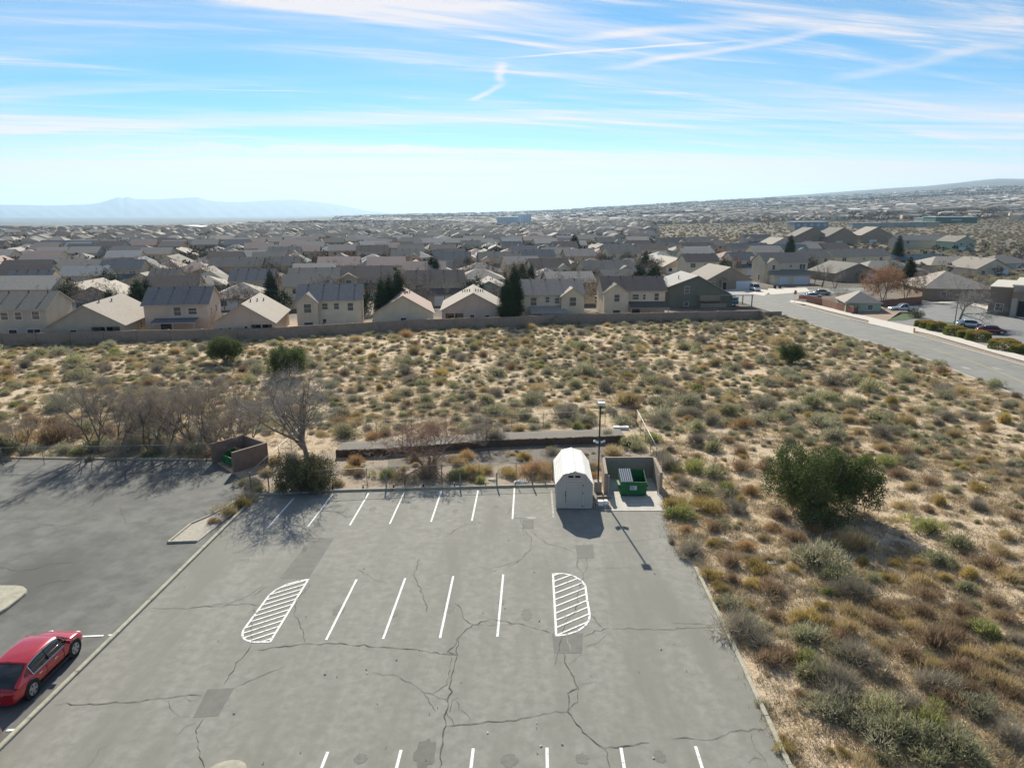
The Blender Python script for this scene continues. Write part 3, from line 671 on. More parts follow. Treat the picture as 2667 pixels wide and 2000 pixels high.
M_stucco = mat("tan_wall_stucco", (0.36, 0.285, 0.235), (0.30, 0.235, 0.195), scale=2.0, rough=0.95, coord='W', bump=0.4, bscale=18)
M_stucco2 = mat("brown_wall_stucco", (0.26, 0.185, 0.15), (0.21, 0.15, 0.125), scale=2.0, rough=0.95, coord='W', bump=0.4, bscale=18)
EH = 1.72
eA, eB = at(1572, 1190.5, EH), at(1704, 1189.5, EH); eC, eD = at(1579, 1231, EH), at(1723, 1229, EH)
enc = thing("dumpster_enclosure", "tan walled bay open to the car park, sheltering the green dumpster", "walled enclosure", pt(1650, 1300))
eo = Vector(enc.location)
wall_run("back_wall", eA, eB, EH, 0.20, M_stucco, enc, eo)
d_ = (eC - eA).normalized() * 0.11; wall_run("side_wall", eA + d_ * 1.02, eC, EH - 0.004, 0.22, M_stucco, enc, eo)
d_ = (eD - eB).normalized() * 0.11; wall_run("side_wall", eB + d_ * 1.02, eD, EH - 0.004, 0.22, M_stucco, enc, eo)
for e, sg in ((eC, 1), (eD, -1)):
    p = Vector((e.x + sg * 0.20, e.y + 0.02, 0)); mb = MB(); z = G0(p.x, p.y); mb.box(p.x - .035 - eo.x, p.y - .035 - eo.y, z - eo.z, p.x + .035 - eo.x, p.y + .035 - eo.y, z + 1.5 - eo.z)
    g = obj("gate_post", mb, mat("gate_post_paint", (0.42, 0.40, 0.36), rough=0.7), enc)
pad = [pt(1566, 1262), pt(1572, 1225), pt(1712, 1225), pt(1728, 1290), pt(1729, 1331.5), pt(1606, 1331.5), pt(1590, 1331.5), pt(1566, 1331.5)]
tag(sheet("concrete_pad", [pt(1578, 1228), pt(1716, 1228), pt(1730, 1331.5), pt(1573, 1331.5)], M_conc, 0.045, th=0.1), kind="structure")

M_green = mat("green_steel_paint", (0.028, 0.17, 0.06), (0.02, 0.115, 0.042), scale=3.5, rough=0.6, bump=0.15, c3=(0.10, 0.085, 0.045), s3=2.2, f3=(0.62, 0.72))
def dumpster(loc, rz, label, lid=True, W=1.85, D=1.45, hf=1.08, hb=1.52):
    root = thing("dumpster", label, "dumpster", loc, rz)
    M_lid = bpy.data.materials.get("lid_black_plastic") or mat("lid_black_plastic", (0.10, 0.11, 0.12), rough=0.22, spec=0.6)
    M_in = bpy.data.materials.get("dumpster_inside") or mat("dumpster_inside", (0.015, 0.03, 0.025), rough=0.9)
    w = W / 2; t = 0.04; mb = MB(); zt = lambda y: hf + (hb - hf) * (y / D)
    # four walls and floor
    mb.box(-w, 0, 0.12, w, t, hf); mb.box(-w, D - t, 0.12, w, D, hb)
    for sx in (-1, 1):
        x0, x1 = (sx * w, sx * (w - t)) if sx < 0 else (sx * (w - t), sx * w)
        mb.add([(x0, t, .12), (x1, t, .12), (x1, D - t, .12), (x0, D - t, .12), (x0, t, zt(t)), (x1, t, zt(t)), (x1, D - t, zt(D)), (x0, D - t, zt(D))],
               [(3, 2, 1, 0), (4, 5, 6, 7), (0, 1, 5, 4), (2, 3, 7, 6), (1, 2, 6, 5), (3, 0, 4, 7)])
    mb.box(-w + t, t, 0.12, w - t, D - t, 0.16)
    obj("bin_body", mb, M_green, root)
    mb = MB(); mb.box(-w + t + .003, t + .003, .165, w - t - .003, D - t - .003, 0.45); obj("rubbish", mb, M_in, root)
    mb = MB()
    mb.box(-w - .03, -0.035, hf - .07, w + .03, -0.001, hf + .015); obj("rim", mb, M_green, root)
    for sx in (-1, 1):
        mb = MB(); xa, xb = (sx * w - .14, sx * w - .001) if sx < 0 else (sx * w + .001, sx * w + .14)
        mb.box(xa, 0.25, 0.62, xb, 1.15, 0.78); obj("fork_pocket", mb, M_green, root)
    for x in (-w * .55, w * .55):
        mb = MB(); mb.box(x - .05, -0.05, 0.13, x + .05, -0.001, hf - .08); 
        if not lid: obj("stiffener", mb, M_green, root)
    mb = MB(); mb.tube((-w, D + .03, hb + .03), (w, D + .03, hb + .03), .02); hinge = obj("hinge_rod", mb, M_black, root)
    for sx in (-1, 1):
        for y in (0.15, D - .15):
            mb = MB(); mb.tube((sx * (w - .15) - .03, y, .06), (sx * (w - .15) + .03, y, .06), .06, n=10); obj("caster", mb, M_black, root)
    if lid:
        mb = MB(); x0, x1 = -w - .01, -0.05; z = lambda y: zt(y) + .02
        mb.add([(x0, -.06, z(0)), (x1, -.06, z(0)), (x1, D, z(D)), (x0, D, z(D)), (x0, -.06, z(0) + .02), (x1, -.06, z(0) + .02), (x1, D, z(D) + .02), (x0, D, z(D) + .02)],
               [(3, 2, 1, 0), (4, 5, 6, 7), (0, 1, 5, 4), (1, 2, 6, 5), (2, 3, 7, 6), (3, 0, 4, 7)])
        l = obj("lid", mb, M_lid, root)
        M_rib = mat("lid_rib_highlight", (0.42, 0.45, 0.50), rough=0.25, spec=0.7)  # pale rib colour paints in the highlights seen on the black lid
        for i in range(6):
            x = x0 + (x1 - x0) * (i + .5) / 6; mb = MB()
            mb.add([(x - .035, -.05, z(0) + .022), (x + .035, -.05, z(0) + .022), (x + .035, D - .02, z(D) + .022), (x - .035, D - .02, z(D) + .022),
                    (x - .02, -.04, z(0) + .055), (x + .02, -.04, z(0) + .055), (x + .02, D - .04, z(D) + .055), (x - .02, D - .04, z(D) + .055)],
                   [(4, 5, 6, 7), (0, 1, 5, 4), (1, 2, 6, 5), (2, 3, 7, 6), (3, 0, 4, 7)]); obj("lid_rib", mb, M_rib, l)
        mb = MB(); mb.box(-w * .05 - .22, -0.045, 0.50, -w * .05 + .26, -0.002, 0.80); s_ = obj("notice", mb, mat("notice_white", (0.62, 0.64, 0.66), rough=0.5), root)
        M_ink = mat("notice_ink", (0.10, 0.11, 0.16), rough=0.6)
        for z0, xa, xb, hh in ((.715, -.20, .02, .035), (.665, -.16, .14, .02), (.63, -.20, .10, .02), (.575, -.18, .16, .015), (.54, -.2, .05, .015)):
            mb = MB(); mb.box(xa - w * .05, -0.049, z0, xb - w * .05, -0.0455, z0 + hh); obj("print_line", mb, M_ink, s_)
        bag = MB(); bm = bmesh.new(); bmesh.ops.create_icosphere(bm, subdivisions=3, radius=0.28)
        for v in bm.verts: v.co *= 1 + 0.18 * math.sin(v.co.x * 17) * math.cos(v.co.y * 13 + v.co.z * 11); v.co.z *= 0.7
        me = bpy.data.meshes.new("rubbish_bag"); bm.to_mesh(me); bm.free(); me.materials.append(mat("blue_bag", (0.03, 0.09, 0.22), rough=0.4)); 
        o = link("rubbish_bag", me, None); o.matrix_world = Matrix.Translation(loc) @ Matrix.Rotation(rz, 4, 'Z') @ Matrix.Translation((0.5, 0.5, 0.62))
        tag(o, "blue plastic bag lying in the open half of the green dumpster", "rubbish bag")
    return root
dl = pt(1649.5, 1294); dl.z += 0.05
dumpster(dl, 0.0, "green dumpster with one ribbed lid closed and a white notice, in the tan walled bay")
# second bay on the left
EH2 = 1.7
A2, B2, C2, D2 = at(548, 1156, EH2), at(636, 1133, EH2), at(694, 1152, EH2), at(603, 1177, EH2)
enc2 = thing("dumpster_enclosure", "brown walled bay open to the left car park, half hidden by bare branches", "walled enclosure", Vector(((A2.x + C2.x) / 2, (A2.y + C2.y) / 2, G0(A2.x, A2.y))))
eo2 = Vector(enc2.location)
wall_run("back_wall", A2, B2, EH2, 0.22, M_stucco2, enc2, eo2)
d_ = (C2 - B2).normalized() * 0.12; wall_run("side_wall", B2 + d_, C2 - d_, EH2 - .004, 0.22, M_stucco2, enc2, eo2)
wall_run("front_wall", C2, D2, EH2 - .002, 0.22, M_stucco2, enc2, eo2)
c2 = (A2 + B2 + C2 + D2) / 4; ang2 = math.atan2((D2 - A2).y, (D2 - A2).x)
q2 = A2 + (D2 - A2) * 0.45 + (B2 - A2).normalized() * 0.5
dumpster(Vector((q2.x, q2.y, G0(q2.x, q2.y) + .02)), ang2, "dark green dumpster with open top in the brown walled bay", lid=False, W=1.5, D=1.1, hf=.8, hb=1.1)

# ---------------------------------------------------------------- lamp post, pallet and bits beside the shed
def pole_lamp():
    p = pt(1557, 1279); root = thing("light_pole", "dark square light pole on a concrete footing between shed and dumpster bay", "lamp post", p)
    M_pole = mat("bronze_pole_paint", (0.045, 0.035, 0.03), rough=0.5)
    mb = MB(); mb.tube((0, 0, -.1), (0, 0, 0.78), 0.28, 0.27, n=20); obj("footing", mb, M_conc, root)
    mb = MB(); mb.box(-.052, -.052, .78, .052, .052, 6.85); obj("pole", mb, M_pole, root)
    mb = MB(); mb.box(-.14, -.14, .781, .14, .14, .80); obj("base_plate", mb, M_pole, root)
    mb = MB(); mb.box(-.05, -.35, 6.72, .05, -.066, 6.80); obj("arm", mb, M_pole, root)
    mb = MB(); mb.box(-.24, -.78, 6.70, .24, -.33, 6.90); h = obj("lamp_head", mb, mat("lamp_head_paint", (0.55, 0.55, 0.52), rough=0.4), root)
    mb = MB(); mb.box(-.20, -.74, 6.685, .20, -.37, 6.70); obj("lens", mb, mat("lamp_lens", (0.7, 0.72, 0.75), rough=0.2), h)
    M_fl = mat("floodlight_white", (0.70, 0.71, 0.72), rough=0.4)
    for sx, a in ((-1, 0.5), (1, -0.4)):
        mb = MB(); X = Matrix.Translation((sx * .25, -.12, 3.85)) @ Matrix.Rotation(a, 4, 'Y') @ Matrix.Rotation(-.5, 4, 'X'); mb.box(-.17, -.12, -.06, .17, .12, .07, 0, X); obj("floodlight", mb, M_fl, root)
    mb = MB(); mb.box(-.3, -.09, 3.74, .3, -.066, 3.79); obj("bracket", mb, M_pole, root)
pole_lamp()
M_wood = mat("pallet_wood", (0.36, 0.30, 0.24), (0.26, 0.21, 0.17), scale=6, rough=0.9)
def pallet():
    p = pt(1566, 1318); p.z += .012; root = thing("pallet", "old grey wooden pallet lying beside the shed wall", "pallet", p, -0.05)
    for i in range(7):
        mb = MB(); x = -.55 + i * .18; mb.box(x, -.5, .10, x + .12, .5, .125); obj("board", mb, M_wood, root)
    for y in (-.5, -.04, .42):
        mb = MB(); mb.box(-.56, y, .0, .66, y + .08, .10); obj("runner", mb, M_wood, root)
    c = thing("white_bucket", "white plastic bucket standing on the pallet beside the shed", "bucket", p + Vector((.28, -.15, .128)))
    mb = MB(); mb.tube((0, 0, 0), (0, 0, .34), .13, .15, n=16); M_wp = mat("white_plastic", (0.8, 0.8, 0.78), rough=0.4); obj("body", mb, M_wp, c, True)
    mb = MB(); mb.tube((0, 0, .341), (0, 0, .37), .16, .16, n=16); obj("lid", mb, M_wp, c)
    t_ = thing("white_tub", "square white tub on the pallet, left of the bucket", "tub", p + Vector((-.08, -.12, .128)))
    mb = MB(); mb.box(-.17, -.16, 0, .17, .16, .30); obj("body", mb, M_wp, t_); mb = MB(); mb.box(-.18, -.17, .301, .18, .17, .33); obj("lid", mb, M_wp, t_)
    q = pt(1572, 1300); s_ = thing("lumber_pile", "short stack of grey boards lying behind the pallet beside the shed", "boards", q, .1)
    for i in range(4):
        mb = MB(); mb.box(-.55 + .04 * i, -.12 + .03 * i, .06 * i, .60 - .05 * i, .10 + .02 * i, .06 * i + .05); obj("board", mb, M_wood, s_)
    q = pt(1561, 1283)
pallet()
mb = MB(); mb.box(-.28, -.2, 0, .28, .2, .06); mb.box(-.24, -.16, .061, .24, .16, .10)
o = obj("utility_box", mb, M_conc); o.location = pt(2010, 1467); tag(o, "small white utility box lid lying in the scrub right of the car park", "utility box")
mb = MB(); mb.box(-.7, -.25, 0, .7, .25, .22); mb.box(-.72, -.27, .221, .72, .27, .26)
o = obj("white_trough", mb, mat("white_trough_paint", (0.75, 0.75, 0.73), rough=0.5)); o.location = pt(1617, 1117); tag(o, "long white box lying in the yard corner below the back fence", "box")
for i, (x, y, s_) in enumerate(((1283, 1252, .35), (1352, 1259, .45), (1365, 1258, .35))):
    bm = bmesh.new(); bmesh.ops.create_icosphere(bm, subdivisions=2, radius=s_)
    for v in bm.verts: v.co *= 1 + rng.uniform(-.16, .16); v.co.z *= .55
    me = bpy.data.meshes.new("pale_boulder"); bm.to_mesh(me); bm.free(); me.materials.append(mat("boulder_stone", (0.55, 0.52, 0.48), (0.42, 0.40, 0.37), scale=4)); o = link("pale_boulder", me); o.location = pt(x, y)
    tag(o, "pale boulder lying at the edge of the yard just behind the far kerb", "boulder", "pale boulders behind the far kerb")

mb = MB(); lr_ = random.Random(3)
for i in range(46):
    p = pt(lr_.uniform(250, 1950), 1340 + 640 * lr_.random() ** .8) if i > 8 else pt(*((1092, 1693), (954, 1744), (1119, 1860), (1270, 1909), (1397, 1896), (1398, 1883), (686, 1988), (862, 1380), (610, 1859))[i])
    if not (p.x > -20 and p.x < 13): continue
    a = lr_.uniform(0, 3); s_ = lr_.uniform(.02, .055); z = p.z + .03
    mb.add([(p.x + s_ * math.cos(a + k * 1.57) * (1 + .5 * (k % 2)), p.y + s_ * math.sin(a + k * 1.57), z + .02 * (k % 2)) for k in range(4)] + [(p.x, p.y, z + .035)], [(0, 1, 4), (1, 2, 4), (2, 3, 4), (3, 0, 4)])
tag(obj("litter", mb, mat("litter_white", (.6, .6, .57), rough=.8)), "tiny white scraps of litter scattered over the car park", kind="stuff")
# ---------------------------------------------------------------- houses
M_pane = mat("window_glass", (0.035, 0.045, 0.06), rough=0.12, spec=0.8)
M_frame = mat("white_window_frame", (0.62, 0.60, 0.57), rough=0.6)
M_fascia = mat("pale_fascia", (0.40, 0.36, 0.31), rough=0.7)
M_garage = mat("white_garage_door", (0.62, 0.66, 0.70), rough=0.6)
M_dark = mat("painted_opening_shade", (0.03, 0.027, 0.025), rough=0.9)  # shade of entrance openings put into a near-black colour
M_vent = mat("roof_vent_metal", (0.06, 0.055, 0.05), rough=0.7)
WALLC = {"tan": (0.37, 0.285, 0.215), "beige": (0.42, 0.345, 0.27), "cream": (0.50, 0.40, 0.29), "grey-tan": (0.30, 0.255, 0.215), "brown": (0.22, 0.165, 0.125), "pink-tan": (0.38, 0.285, 0.24),
         "olive": (0.115, 0.11, 0.085), "sage": (0.25, 0.29, 0.23), "orange-tan": (0.42, 0.255, 0.15), "grey": (0.30, 0.29, 0.275), "stucco grey": (0.33, 0.30, 0.265)}
ROOFC = {"slate grey": (0.080, 0.085, 0.095), "dark brown": (0.085, 0.068, 0.062), "grey-brown": (0.14, 0.12, 0.105), "tan": (0.29, 0.24, 0.195), "pinkish": (0.36, 0.235, 0.19), "light grey": (0.34, 0.32, 0.30),
         "pale tan": (0.38, 0.32, 0.255), "blue-grey": (0.055, 0.085, 0.10), "white": (0.75, 0.76, 0.78)}
WALLC = {k: (min(v[0] * 1.58, .78), min(v[1] * 1.64, .76), v[2] * 1.56) for k, v in WALLC.items()}; ROOFC = {k: tuple(min(c * 1.72, c + .085) for c in v) for k, v in ROOFC.items()}
MW = {k: mat("stucco_" + k.replace(" ", "_").replace("-", "_"), v, tuple(c * 0.84 for c in v), scale=0.5, rough=0.95, rnd=0.08) for k, v in WALLC.items()}
MR = {k: mat("shingles_" + k.replace(" ", "_").replace("-", "_"), v, tuple(c * 0.72 for c in v), scale=2.2, rough=0.92, rnd=0.10, detail=10, lo=0.3, hi=0.7) for k, v in ROOFC.items()}
hr = random.Random(5)
def slope_slab(mb, a, b, c, d, th):
    """a,b,c,d corners of the upper face"""
    up = [Vector(p) for p in (a, b, c, d)]
    vs = up + [p - Vector((0, 0, th)) for p in up]
    mb.add(vs, [(0, 1, 2, 3)], 0); mb.add(vs, [(7, 6, 5, 4), (0, 4, 5, 1), (1, 5, 6, 2), (2, 6, 7, 3), (3, 7, 4, 0)], 1)
def roof_mesh(kind, W, D, he, rise, o=0.4, x0=None):
    mb = MB(); w = W / 2; th = 0.16; zo = -o * rise / (D / 2 if kind == 'x' else w)
    if kind == 'x':
        r = he + rise + th; e = he + th + zo
        slope_slab(mb, (-w - o, -o, e), (w + o, -o, e), (w + o, D / 2, r), (-w - o, D / 2, r), th)
        slope_slab(mb, (-w - o, D / 2 + .003, r), (w + o, D / 2 + .003, r), (w + o, D + o, e), (-w - o, D + o, e), th)
    elif kind == 'y':
        r = he + rise + th; e = he + th + zo
        slope_slab(mb, (-w - o, -o, e), (0, -o, r), (0, D + o, r), (-w - o, D + o, e), th)
        slope_slab(mb, (.003, -o, r), (w + o, -o, e), (w + o, D + o, e), (.003, D + o, r), th)
    else:
        m = min(W, D) / 2; r = he + rise + th; e = he + th - o * rise / m
        if W >= D: A, B = (-w + m, D / 2, r), (w - m, D / 2, r)
        else: A, B = (0, m, r), (0, D - m, r)
        c = [(-w - o, -o, e), (w + o, -o, e), (w + o, D + o, e), (-w - o, D + o, e)]
        vs = c + [A, B] + [(p[0], p[1], p[2] - th) for p in c]
        if W >= D: mb.add(vs, [(0, 1, 5, 4), (1, 2, 5), (2, 3, 4, 5), (3, 0, 4)], 0)
        else: mb.add(vs, [(0, 1, 4), (1, 2, 5, 4), (2, 3, 5), (3, 0, 4, 5)], 0)
        mb.add(vs, [(9, 8, 7, 6), (0, 6, 7, 1), (1, 7, 8, 2), (2, 8, 9, 3), (3, 9, 6, 0)], 1)
    return mb
def walls_mesh(kind, W, D, he, rise, recess=None):
    mb = MB(); w = W / 2; b = -0.5
    if recess: a0, a1, h, dp = recess; foot = [(-w, b), (a0, b), (a0, h), (a1, h), (a1, b), (w, b)]
    else: foot = [(-w, b), (w, b)]
    top = [(w, he), (0, he + rise), (-w, he)] if kind == 'y' else [(w, he), (-w, he)]
    P = foot + top; mb.add([(x, 0, z) for x, z in P], [tuple(range(len(P)))])
    if recess:
        mb.add([(a0, 0, b), (a0, 0, h), (a1, 0, h), (a1, 0, b), (a0, dp, b), (a0, dp, h), (a1, dp, h), (a1, dp, b)], [(0, 1, 5, 4), (1, 2, 6, 5), (2, 3, 7, 6), (4, 5, 6, 7)])
    Q = [(w, b), (-w, b), (-w, he)] + ([(0, he + rise)] if kind == 'y' else []) + [(w, he)]
    mb.add([(x, D, z) for x, z in Q], [tuple(range(len(Q)))])
    for sx in (-1, 1):
        P = [(sx * w, 0, b), (sx * w, D, b), (sx * w, D, he)] + ([(sx * w, D / 2, he + rise)] if kind == 'x' else []) + [(sx * w, 0, he)]
        mb.add(P, [tuple(range(len(P))) if sx > 0 else tuple(range(len(P) - 1, -1, -1))])
    return mb
def window_on(root, side, u, z, w, h, W, D, bars=True):
    """side F/L/R, u along the wall, z the sill height"""
    def xf(a, b, out):       # wall coordinates to local
        if side == 'F': return (a, -out, b)
        if side == 'L': return (-W / 2 - out, a, b)
        return (W / 2 + out, a, b)
    def bx(a0, a1, z0, z1, o0, o1):
        p, q = xf(a0, z0, o0), xf(a1, z1, o1); mb = MB(); mb.box(min(p[0], q[0]), min(p[1], q[1]), z0, max(p[0], q[0]), max(p[1], q[1]), z1); return mb
    t = 0.11
    fr = MB()
    for a0, a1, z0, z1 in ((u - w / 2 - t, u + w / 2 + t, z + h, z + h + t), (u - w / 2 - t, u + w / 2 + t, z - t, z), (u - w / 2 - t, u - w / 2, z, z + h), (u + w / 2, u + w / 2 + t, z, z + h)):
        p = bx(a0, a1, z0, z1, 0.0, 0.06); fr.add(p.v, p.f)
    f = obj("window", fr, M_frame, root)
    obj("pane", bx(u - w / 2, u + w / 2, z, z + h, 0.0, 0.015), M_pane, f)
    if bars:
        obj("glazing_bar", bx(u - w / 2, u + w / 2, z + h / 2 - .03, z + h / 2 + .03, 0.016, 0.045), M_frame, f)
        if w > 1.5: obj("glazing_bar", bx(u - .04, u + .04, z, z + h, 0.0465, 0.06), M_frame, f)
def build_house(loc, rz, kind, W, D, he, rise, wall, roof, label, group=None, feats=(), recess=None):
    root = thing("house", label, "house", loc, rz, group)
    obj("walls", walls_mesh(kind, W, D, he, rise, recess), MW[wall], root)
    rf = obj("roof", roof_mesh(kind, W, D, he, rise), [MR[roof], M_fascia], root)
    if recess:
        a0, a1, h, dp = recess
        mb = MB(); mb.box(a0 + .3, dp - .04, 0, min(a0 + 2.2, a1 - .2), dp - .003, h - .3); obj("patio_door", mb, M_pane, root)
        mb = MB(); mb.box(a1 - .9, -.02, 0, a1 - .7, .18, h); 
        mb = MB(); mb.box((a0 + a1) / 2 - .1, .02, -.4, (a0 + a1) / 2 + .1, .22, h - .002); obj("patio_post", mb, MW[wall], root)
    for f in feats:
        k = f[0]
        if k == 'win': window_on(root, 'F', f[1], f[2], f[3], f[4], W, D)
        elif k == 'winL': window_on(root, 'L', f[1], f[2], f[3], f[4], W, D)
        elif k == 'winR': window_on(root, 'R', f[1], f[2], f[3], f[4], W, D)
        elif k == 'garage':
            x, w, h, y = f[1], f[2], f[3], (f[4] if len(f) > 4 else 0)
            mb = MB(); mb.box(x - w / 2 - .15, y - .05, -.3, x + w / 2 + .15, y - .003, h + .15); g = obj("garage_door", mb, M_frame, root)
            for i in range(4):
                mb = MB(); mb.box(x - w / 2, y - .08, h * i / 4 + .01, x + w / 2, y - .051, h * (i + 1) / 4 - .01); obj("door_panel", mb, M_garage, g)
        elif k == 'xgable':
            x0, x1, out, h2, ri = f[1:6]; w = x1 - x0; c = (x0 + x1) / 2; z0 = f[6] if len(f) > 6 else -.5
            mb = MB(); mb.prism([(x0, z0), (x1, z0), (x1, h2), (c, h2 + ri), (x0, h2)], -out, -0.003); b = obj("bay_walls", mb, MW[wall], root)
            mb = MB(); t = .14; o = .3; e = h2 + t - o * ri / (w / 2); r = h2 + ri + t; yb = max(1.0, ri / max(rise / (D / 2), .05) * 0.9) if kind == 'x' else 1.2
            slope_slab(mb, (x0 - o, -out - o, e), (c, -out - o, r), (c, yb, r), (x0 - o, yb * .3, e), t)
            slope_slab(mb, (c + .003, -out - o, r), (x1 + o, -out - o, e), (x1 + o, yb * .3, e), (c + .003, yb, r), t); obj("bay_roof", mb, [MR[roof], M_fascia], root)
        elif k == 'bwin':      # window on a bay front
            x, z, w, h, out = f[1:6]; mb = MB(); t = .1
            for a0, a1, z0, z1 in ((x - w / 2 - t, x + w / 2 + t, z + h, z + h + t), (x - w / 2 - t, x + w / 2 + t, z - t, z), (x - w / 2 - t, x - w / 2, z, z + h), (x + w / 2, x + w / 2 + t, z, z + h)):
                mb.box(a0, -out - .06, z0, a1, -out - .002, z1)
            fr = obj("window", mb, M_frame, root); mb = MB(); mb.box(x - w / 2, -out - .015, z, x + w / 2, -out - .002, z + h); obj("pane", mb, M_pane, fr)
            mb = MB(); mb.box(x - w / 2, -out - .045, z + h / 2 - .03, x + w / 2, -out - .016, z + h / 2 + .03); obj("glazing_bar", mb, M_frame, fr)
        elif k == 'porch':
            x0, x1, out, zh, zl = f[1:6]; mb = MB(); slope_slab(mb, (x0, -out, zl), (x1, -out, zl), (x1, -.01, zh), (x0, -.01, zh), .14); obj("porch_roof", mb, [MR[roof], M_fascia], root)
            for x in (x0 + .2, (x0 + x1) / 2, x1 - .2):
                mb = MB(); mb.box(x - .08, -out + .2, -.4, x + .08, -out + .36, zl - .06); obj("porch_post", mb, M_fascia, root)
            mb = MB(); mb.box(x0 + .8, -.03, 0, x0 + 2.6, -.003, 2.1); obj("patio_door", mb, M_pane, root)
        elif k == 'wing':      # lower front wing with its own roof slope (garage)
            x0, x1, out, h2, zh = f[1:6]; mb = MB(); mb.box(x0, -out, -.5, x1, -.003, h2); obj("garage_wing", mb, MW[wall], root)
            mb = MB(); slope_slab(mb, (x0 - .3, -out - .35, h2 + .1), (x1 + .3, -out - .35, h2 + .1), (x1 + .3, -.01, zh), (x0 - .3, -.01, zh), .14); obj("garage_roof", mb, [MR[roof], M_fascia], root)
        elif k == 'vents':
            for i in range(f[1]):
                if kind == 'x':
                    x = -W / 2 + W * (i + .6) / f[1]; y = D / 2 - .55; z = he + rise * (y / (D / 2)) + .16
                else:
                    x = (-1) ** i * (0.5 + .25 * i); y = D * (0.3 + .5 * i / f[1]); z = he + rise * (1 - abs(x) / (W / 2)) + .16
                mb = MB(); mb.tube((x, y, z - .1), (x, y, z + .38), .09, n=8); mb.tube((x, y, z + .38), (x, y, z + .48), .17, n=8); obj("roof_vent", mb, M_vent, rf)
        elif k == 'arch':
            x, w, h = f[1:4]; mb = MB(); mb.box(x - w / 2, -1.2, -.4, x + w / 2, -.003, h); obj("entry_porch", mb, MW[wall], root)
            mb = MB(); mb.box(x - w / 4, -1.24, 0, x + w / 4, -1.203, h * .72); obj("entry_shade_panel", mb, M_dark, root)  # flat dark panel on the solid porch paints the opening's shade
            mb = MB(); slope_slab(mb, (x - w / 2 - .3, -1.5, h), (x, -1.5, h + w * .25), (x, 0.6, h + w * .25), (x - w / 2 - .3, .2, h), .12)
            slope_slab(mb, (x + .003, -1.5, h + w * .25), (x + w / 2 + .3, -1.5, h), (x + w / 2 + .3, .2, h), (x + .003, 0.6, h + w * .25), .12); obj("entry_roof", mb, [MR[roof], M_fascia], root)
    return root
HOUSES = []     # (x, y, radius) of ground already taken
def place_house(x0, x1, ey, he, kind, D, rise, wall, roof, label, feats=(), rz=None, recess=None, group=None, wscale=1.0):
    p = at((x0 + x1) / 2, ey, he); t = p.y * math.cos(PITCH) + (CAM_H - p.z) * math.sin(PITCH)
    W = (x1 - x0) / FPX * t * wscale
    if rz is None: rz = R(9)
    feats = [tuple((v * W if (isinstance(v, float) and i in ix) else v) for i, v in enumerate(f)) for f in feats for ix in [FX.get(f[0], ())]]
    if recess: recess = (recess[0] * W, recess[1] * W, recess[2], recess[3])
    HOUSES.append((p.x, p.y + D / 2, max(W, D) * 0.62))
    return build_house((p.x, p.y, p.z - he), rz, kind, W, D, he, rise, wall, roof, label, group, feats, recess)
FX = {'win': (1,), 'xgable': (1, 2), 'bwin': (1,), 'porch': (1, 2), 'garage': (1,), 'wing': (1, 2), 'arch': (1,)}   # x values are given as fractions of the width
G1 = "houses backing onto the block wall"
place_house(-32, 112, 806, 5.3, 'x', 10, 2.3, "grey-tan", "grey-brown", "two-storey grey-tan house backing onto the wall at the far left edge", [('win', -.2, 3.6, 1.1, 1.2), ('win', .03, 3.6, 1.0, 1.2), ('win', .32, 3.6, 1.1, 1.3), ('win', -.1, 0.6, 1.2, 1.3), ('win', .25, .4, 2.0, 1.5), ('vents', 3)], group=G1)
place_house(133, 316, 848, 2.6, 'y', 17, 3.3, "grey-tan", "tan", "low grey-tan house with long tan gable roof, right of the leftmost two-storey house", [('win', -.18, .9, 1.0, 1.0), ('winR', 8, .8, 1.0, 1.1), ('winR', 11, .8, 1.0, 1.1), ('vents', 4)], recess=(0.06, 0.44, 2.3, 3), group=G1)
place_house(378, 535, 793, 5.3, 'x', 9.5, 2.5, "pink-tan", "slate grey", "two-storey pinkish house with slate roof and a dark patio canopy over a blue table", [('win', .02, 3.3, 1.2, 1.5), ('win', .26, 3.5, 1.4, 1.1), ('winR', 6, 3.2, .7, 1.2), ('winR', 2.5, 3.2, .5, 1.2), ('vents', 4), ('porch', -.34, .35, 3.2, 2.9, 2.5)], group=G1)
place_house(556, 711, 842, 2.6, 'y', 17, 3.2, "pink-tan", "tan", "low pinkish house with tan gable roof and recessed patio, between two slate-roofed two-storey houses", [('win', -.36, .9, .6, .9), ('win', -.22, .9, .5, 1.0), ('win', .04, .6, .5, 1.5), ('winR', 6, .8, .8, 1.0), ('winR', 12, .4, 1.0, 1.6), ('vents', 5)], recess=(0.12, 0.46, 2.3, 3), group=G1)
place_house(776, 938, 782, 5.3, 'x', 9.5, 2.4, "beige", "slate grey", "two-storey beige house with slate roof and a navy canopy in its yard", [('xgable', -.5, -.17, 1.2, 5.0, 1.6), ('bwin', -.33, 3.2, 1.3, 1.6, 1.2), ('bwin', -.33, .4, 1.6, 1.0, 1.2), ('win', -.07, 3.6, 1.0, 1.1), ('win', .11, 3.6, .9, 1.1), ('win', .33, 3.3, 1.0, 1.4), ('win', -.09, .4, .6, 1.4), ('winR', 3, .8, 1.0, 1.2), ('vents', 4)], group=G1)
place_house(973, 1128, 817, 2.6, 'y', 17, 3.3, "beige", "pinkish", "single-storey house with a pinkish gable roof, right of the three tall cypresses", [('win', .0, .8, 1.0, 1.0), ('winR', 4, .8, .9, 1.0), ('vents', 5)], group=G1)
place_house(1151, 1315, 808, 2.6, 'y', 16, 3.3, "pink-tan", "tan", "low pinkish house with broad vent-dotted tan gable roof, left of two tall cypresses", [('win', -.02, .8, .8, .9), ('win', .22, .8, .8, .8), ('vents', 8)], rz=R(3), recess=(-0.44, -0.16, 2.0, 2.5), group=G1)
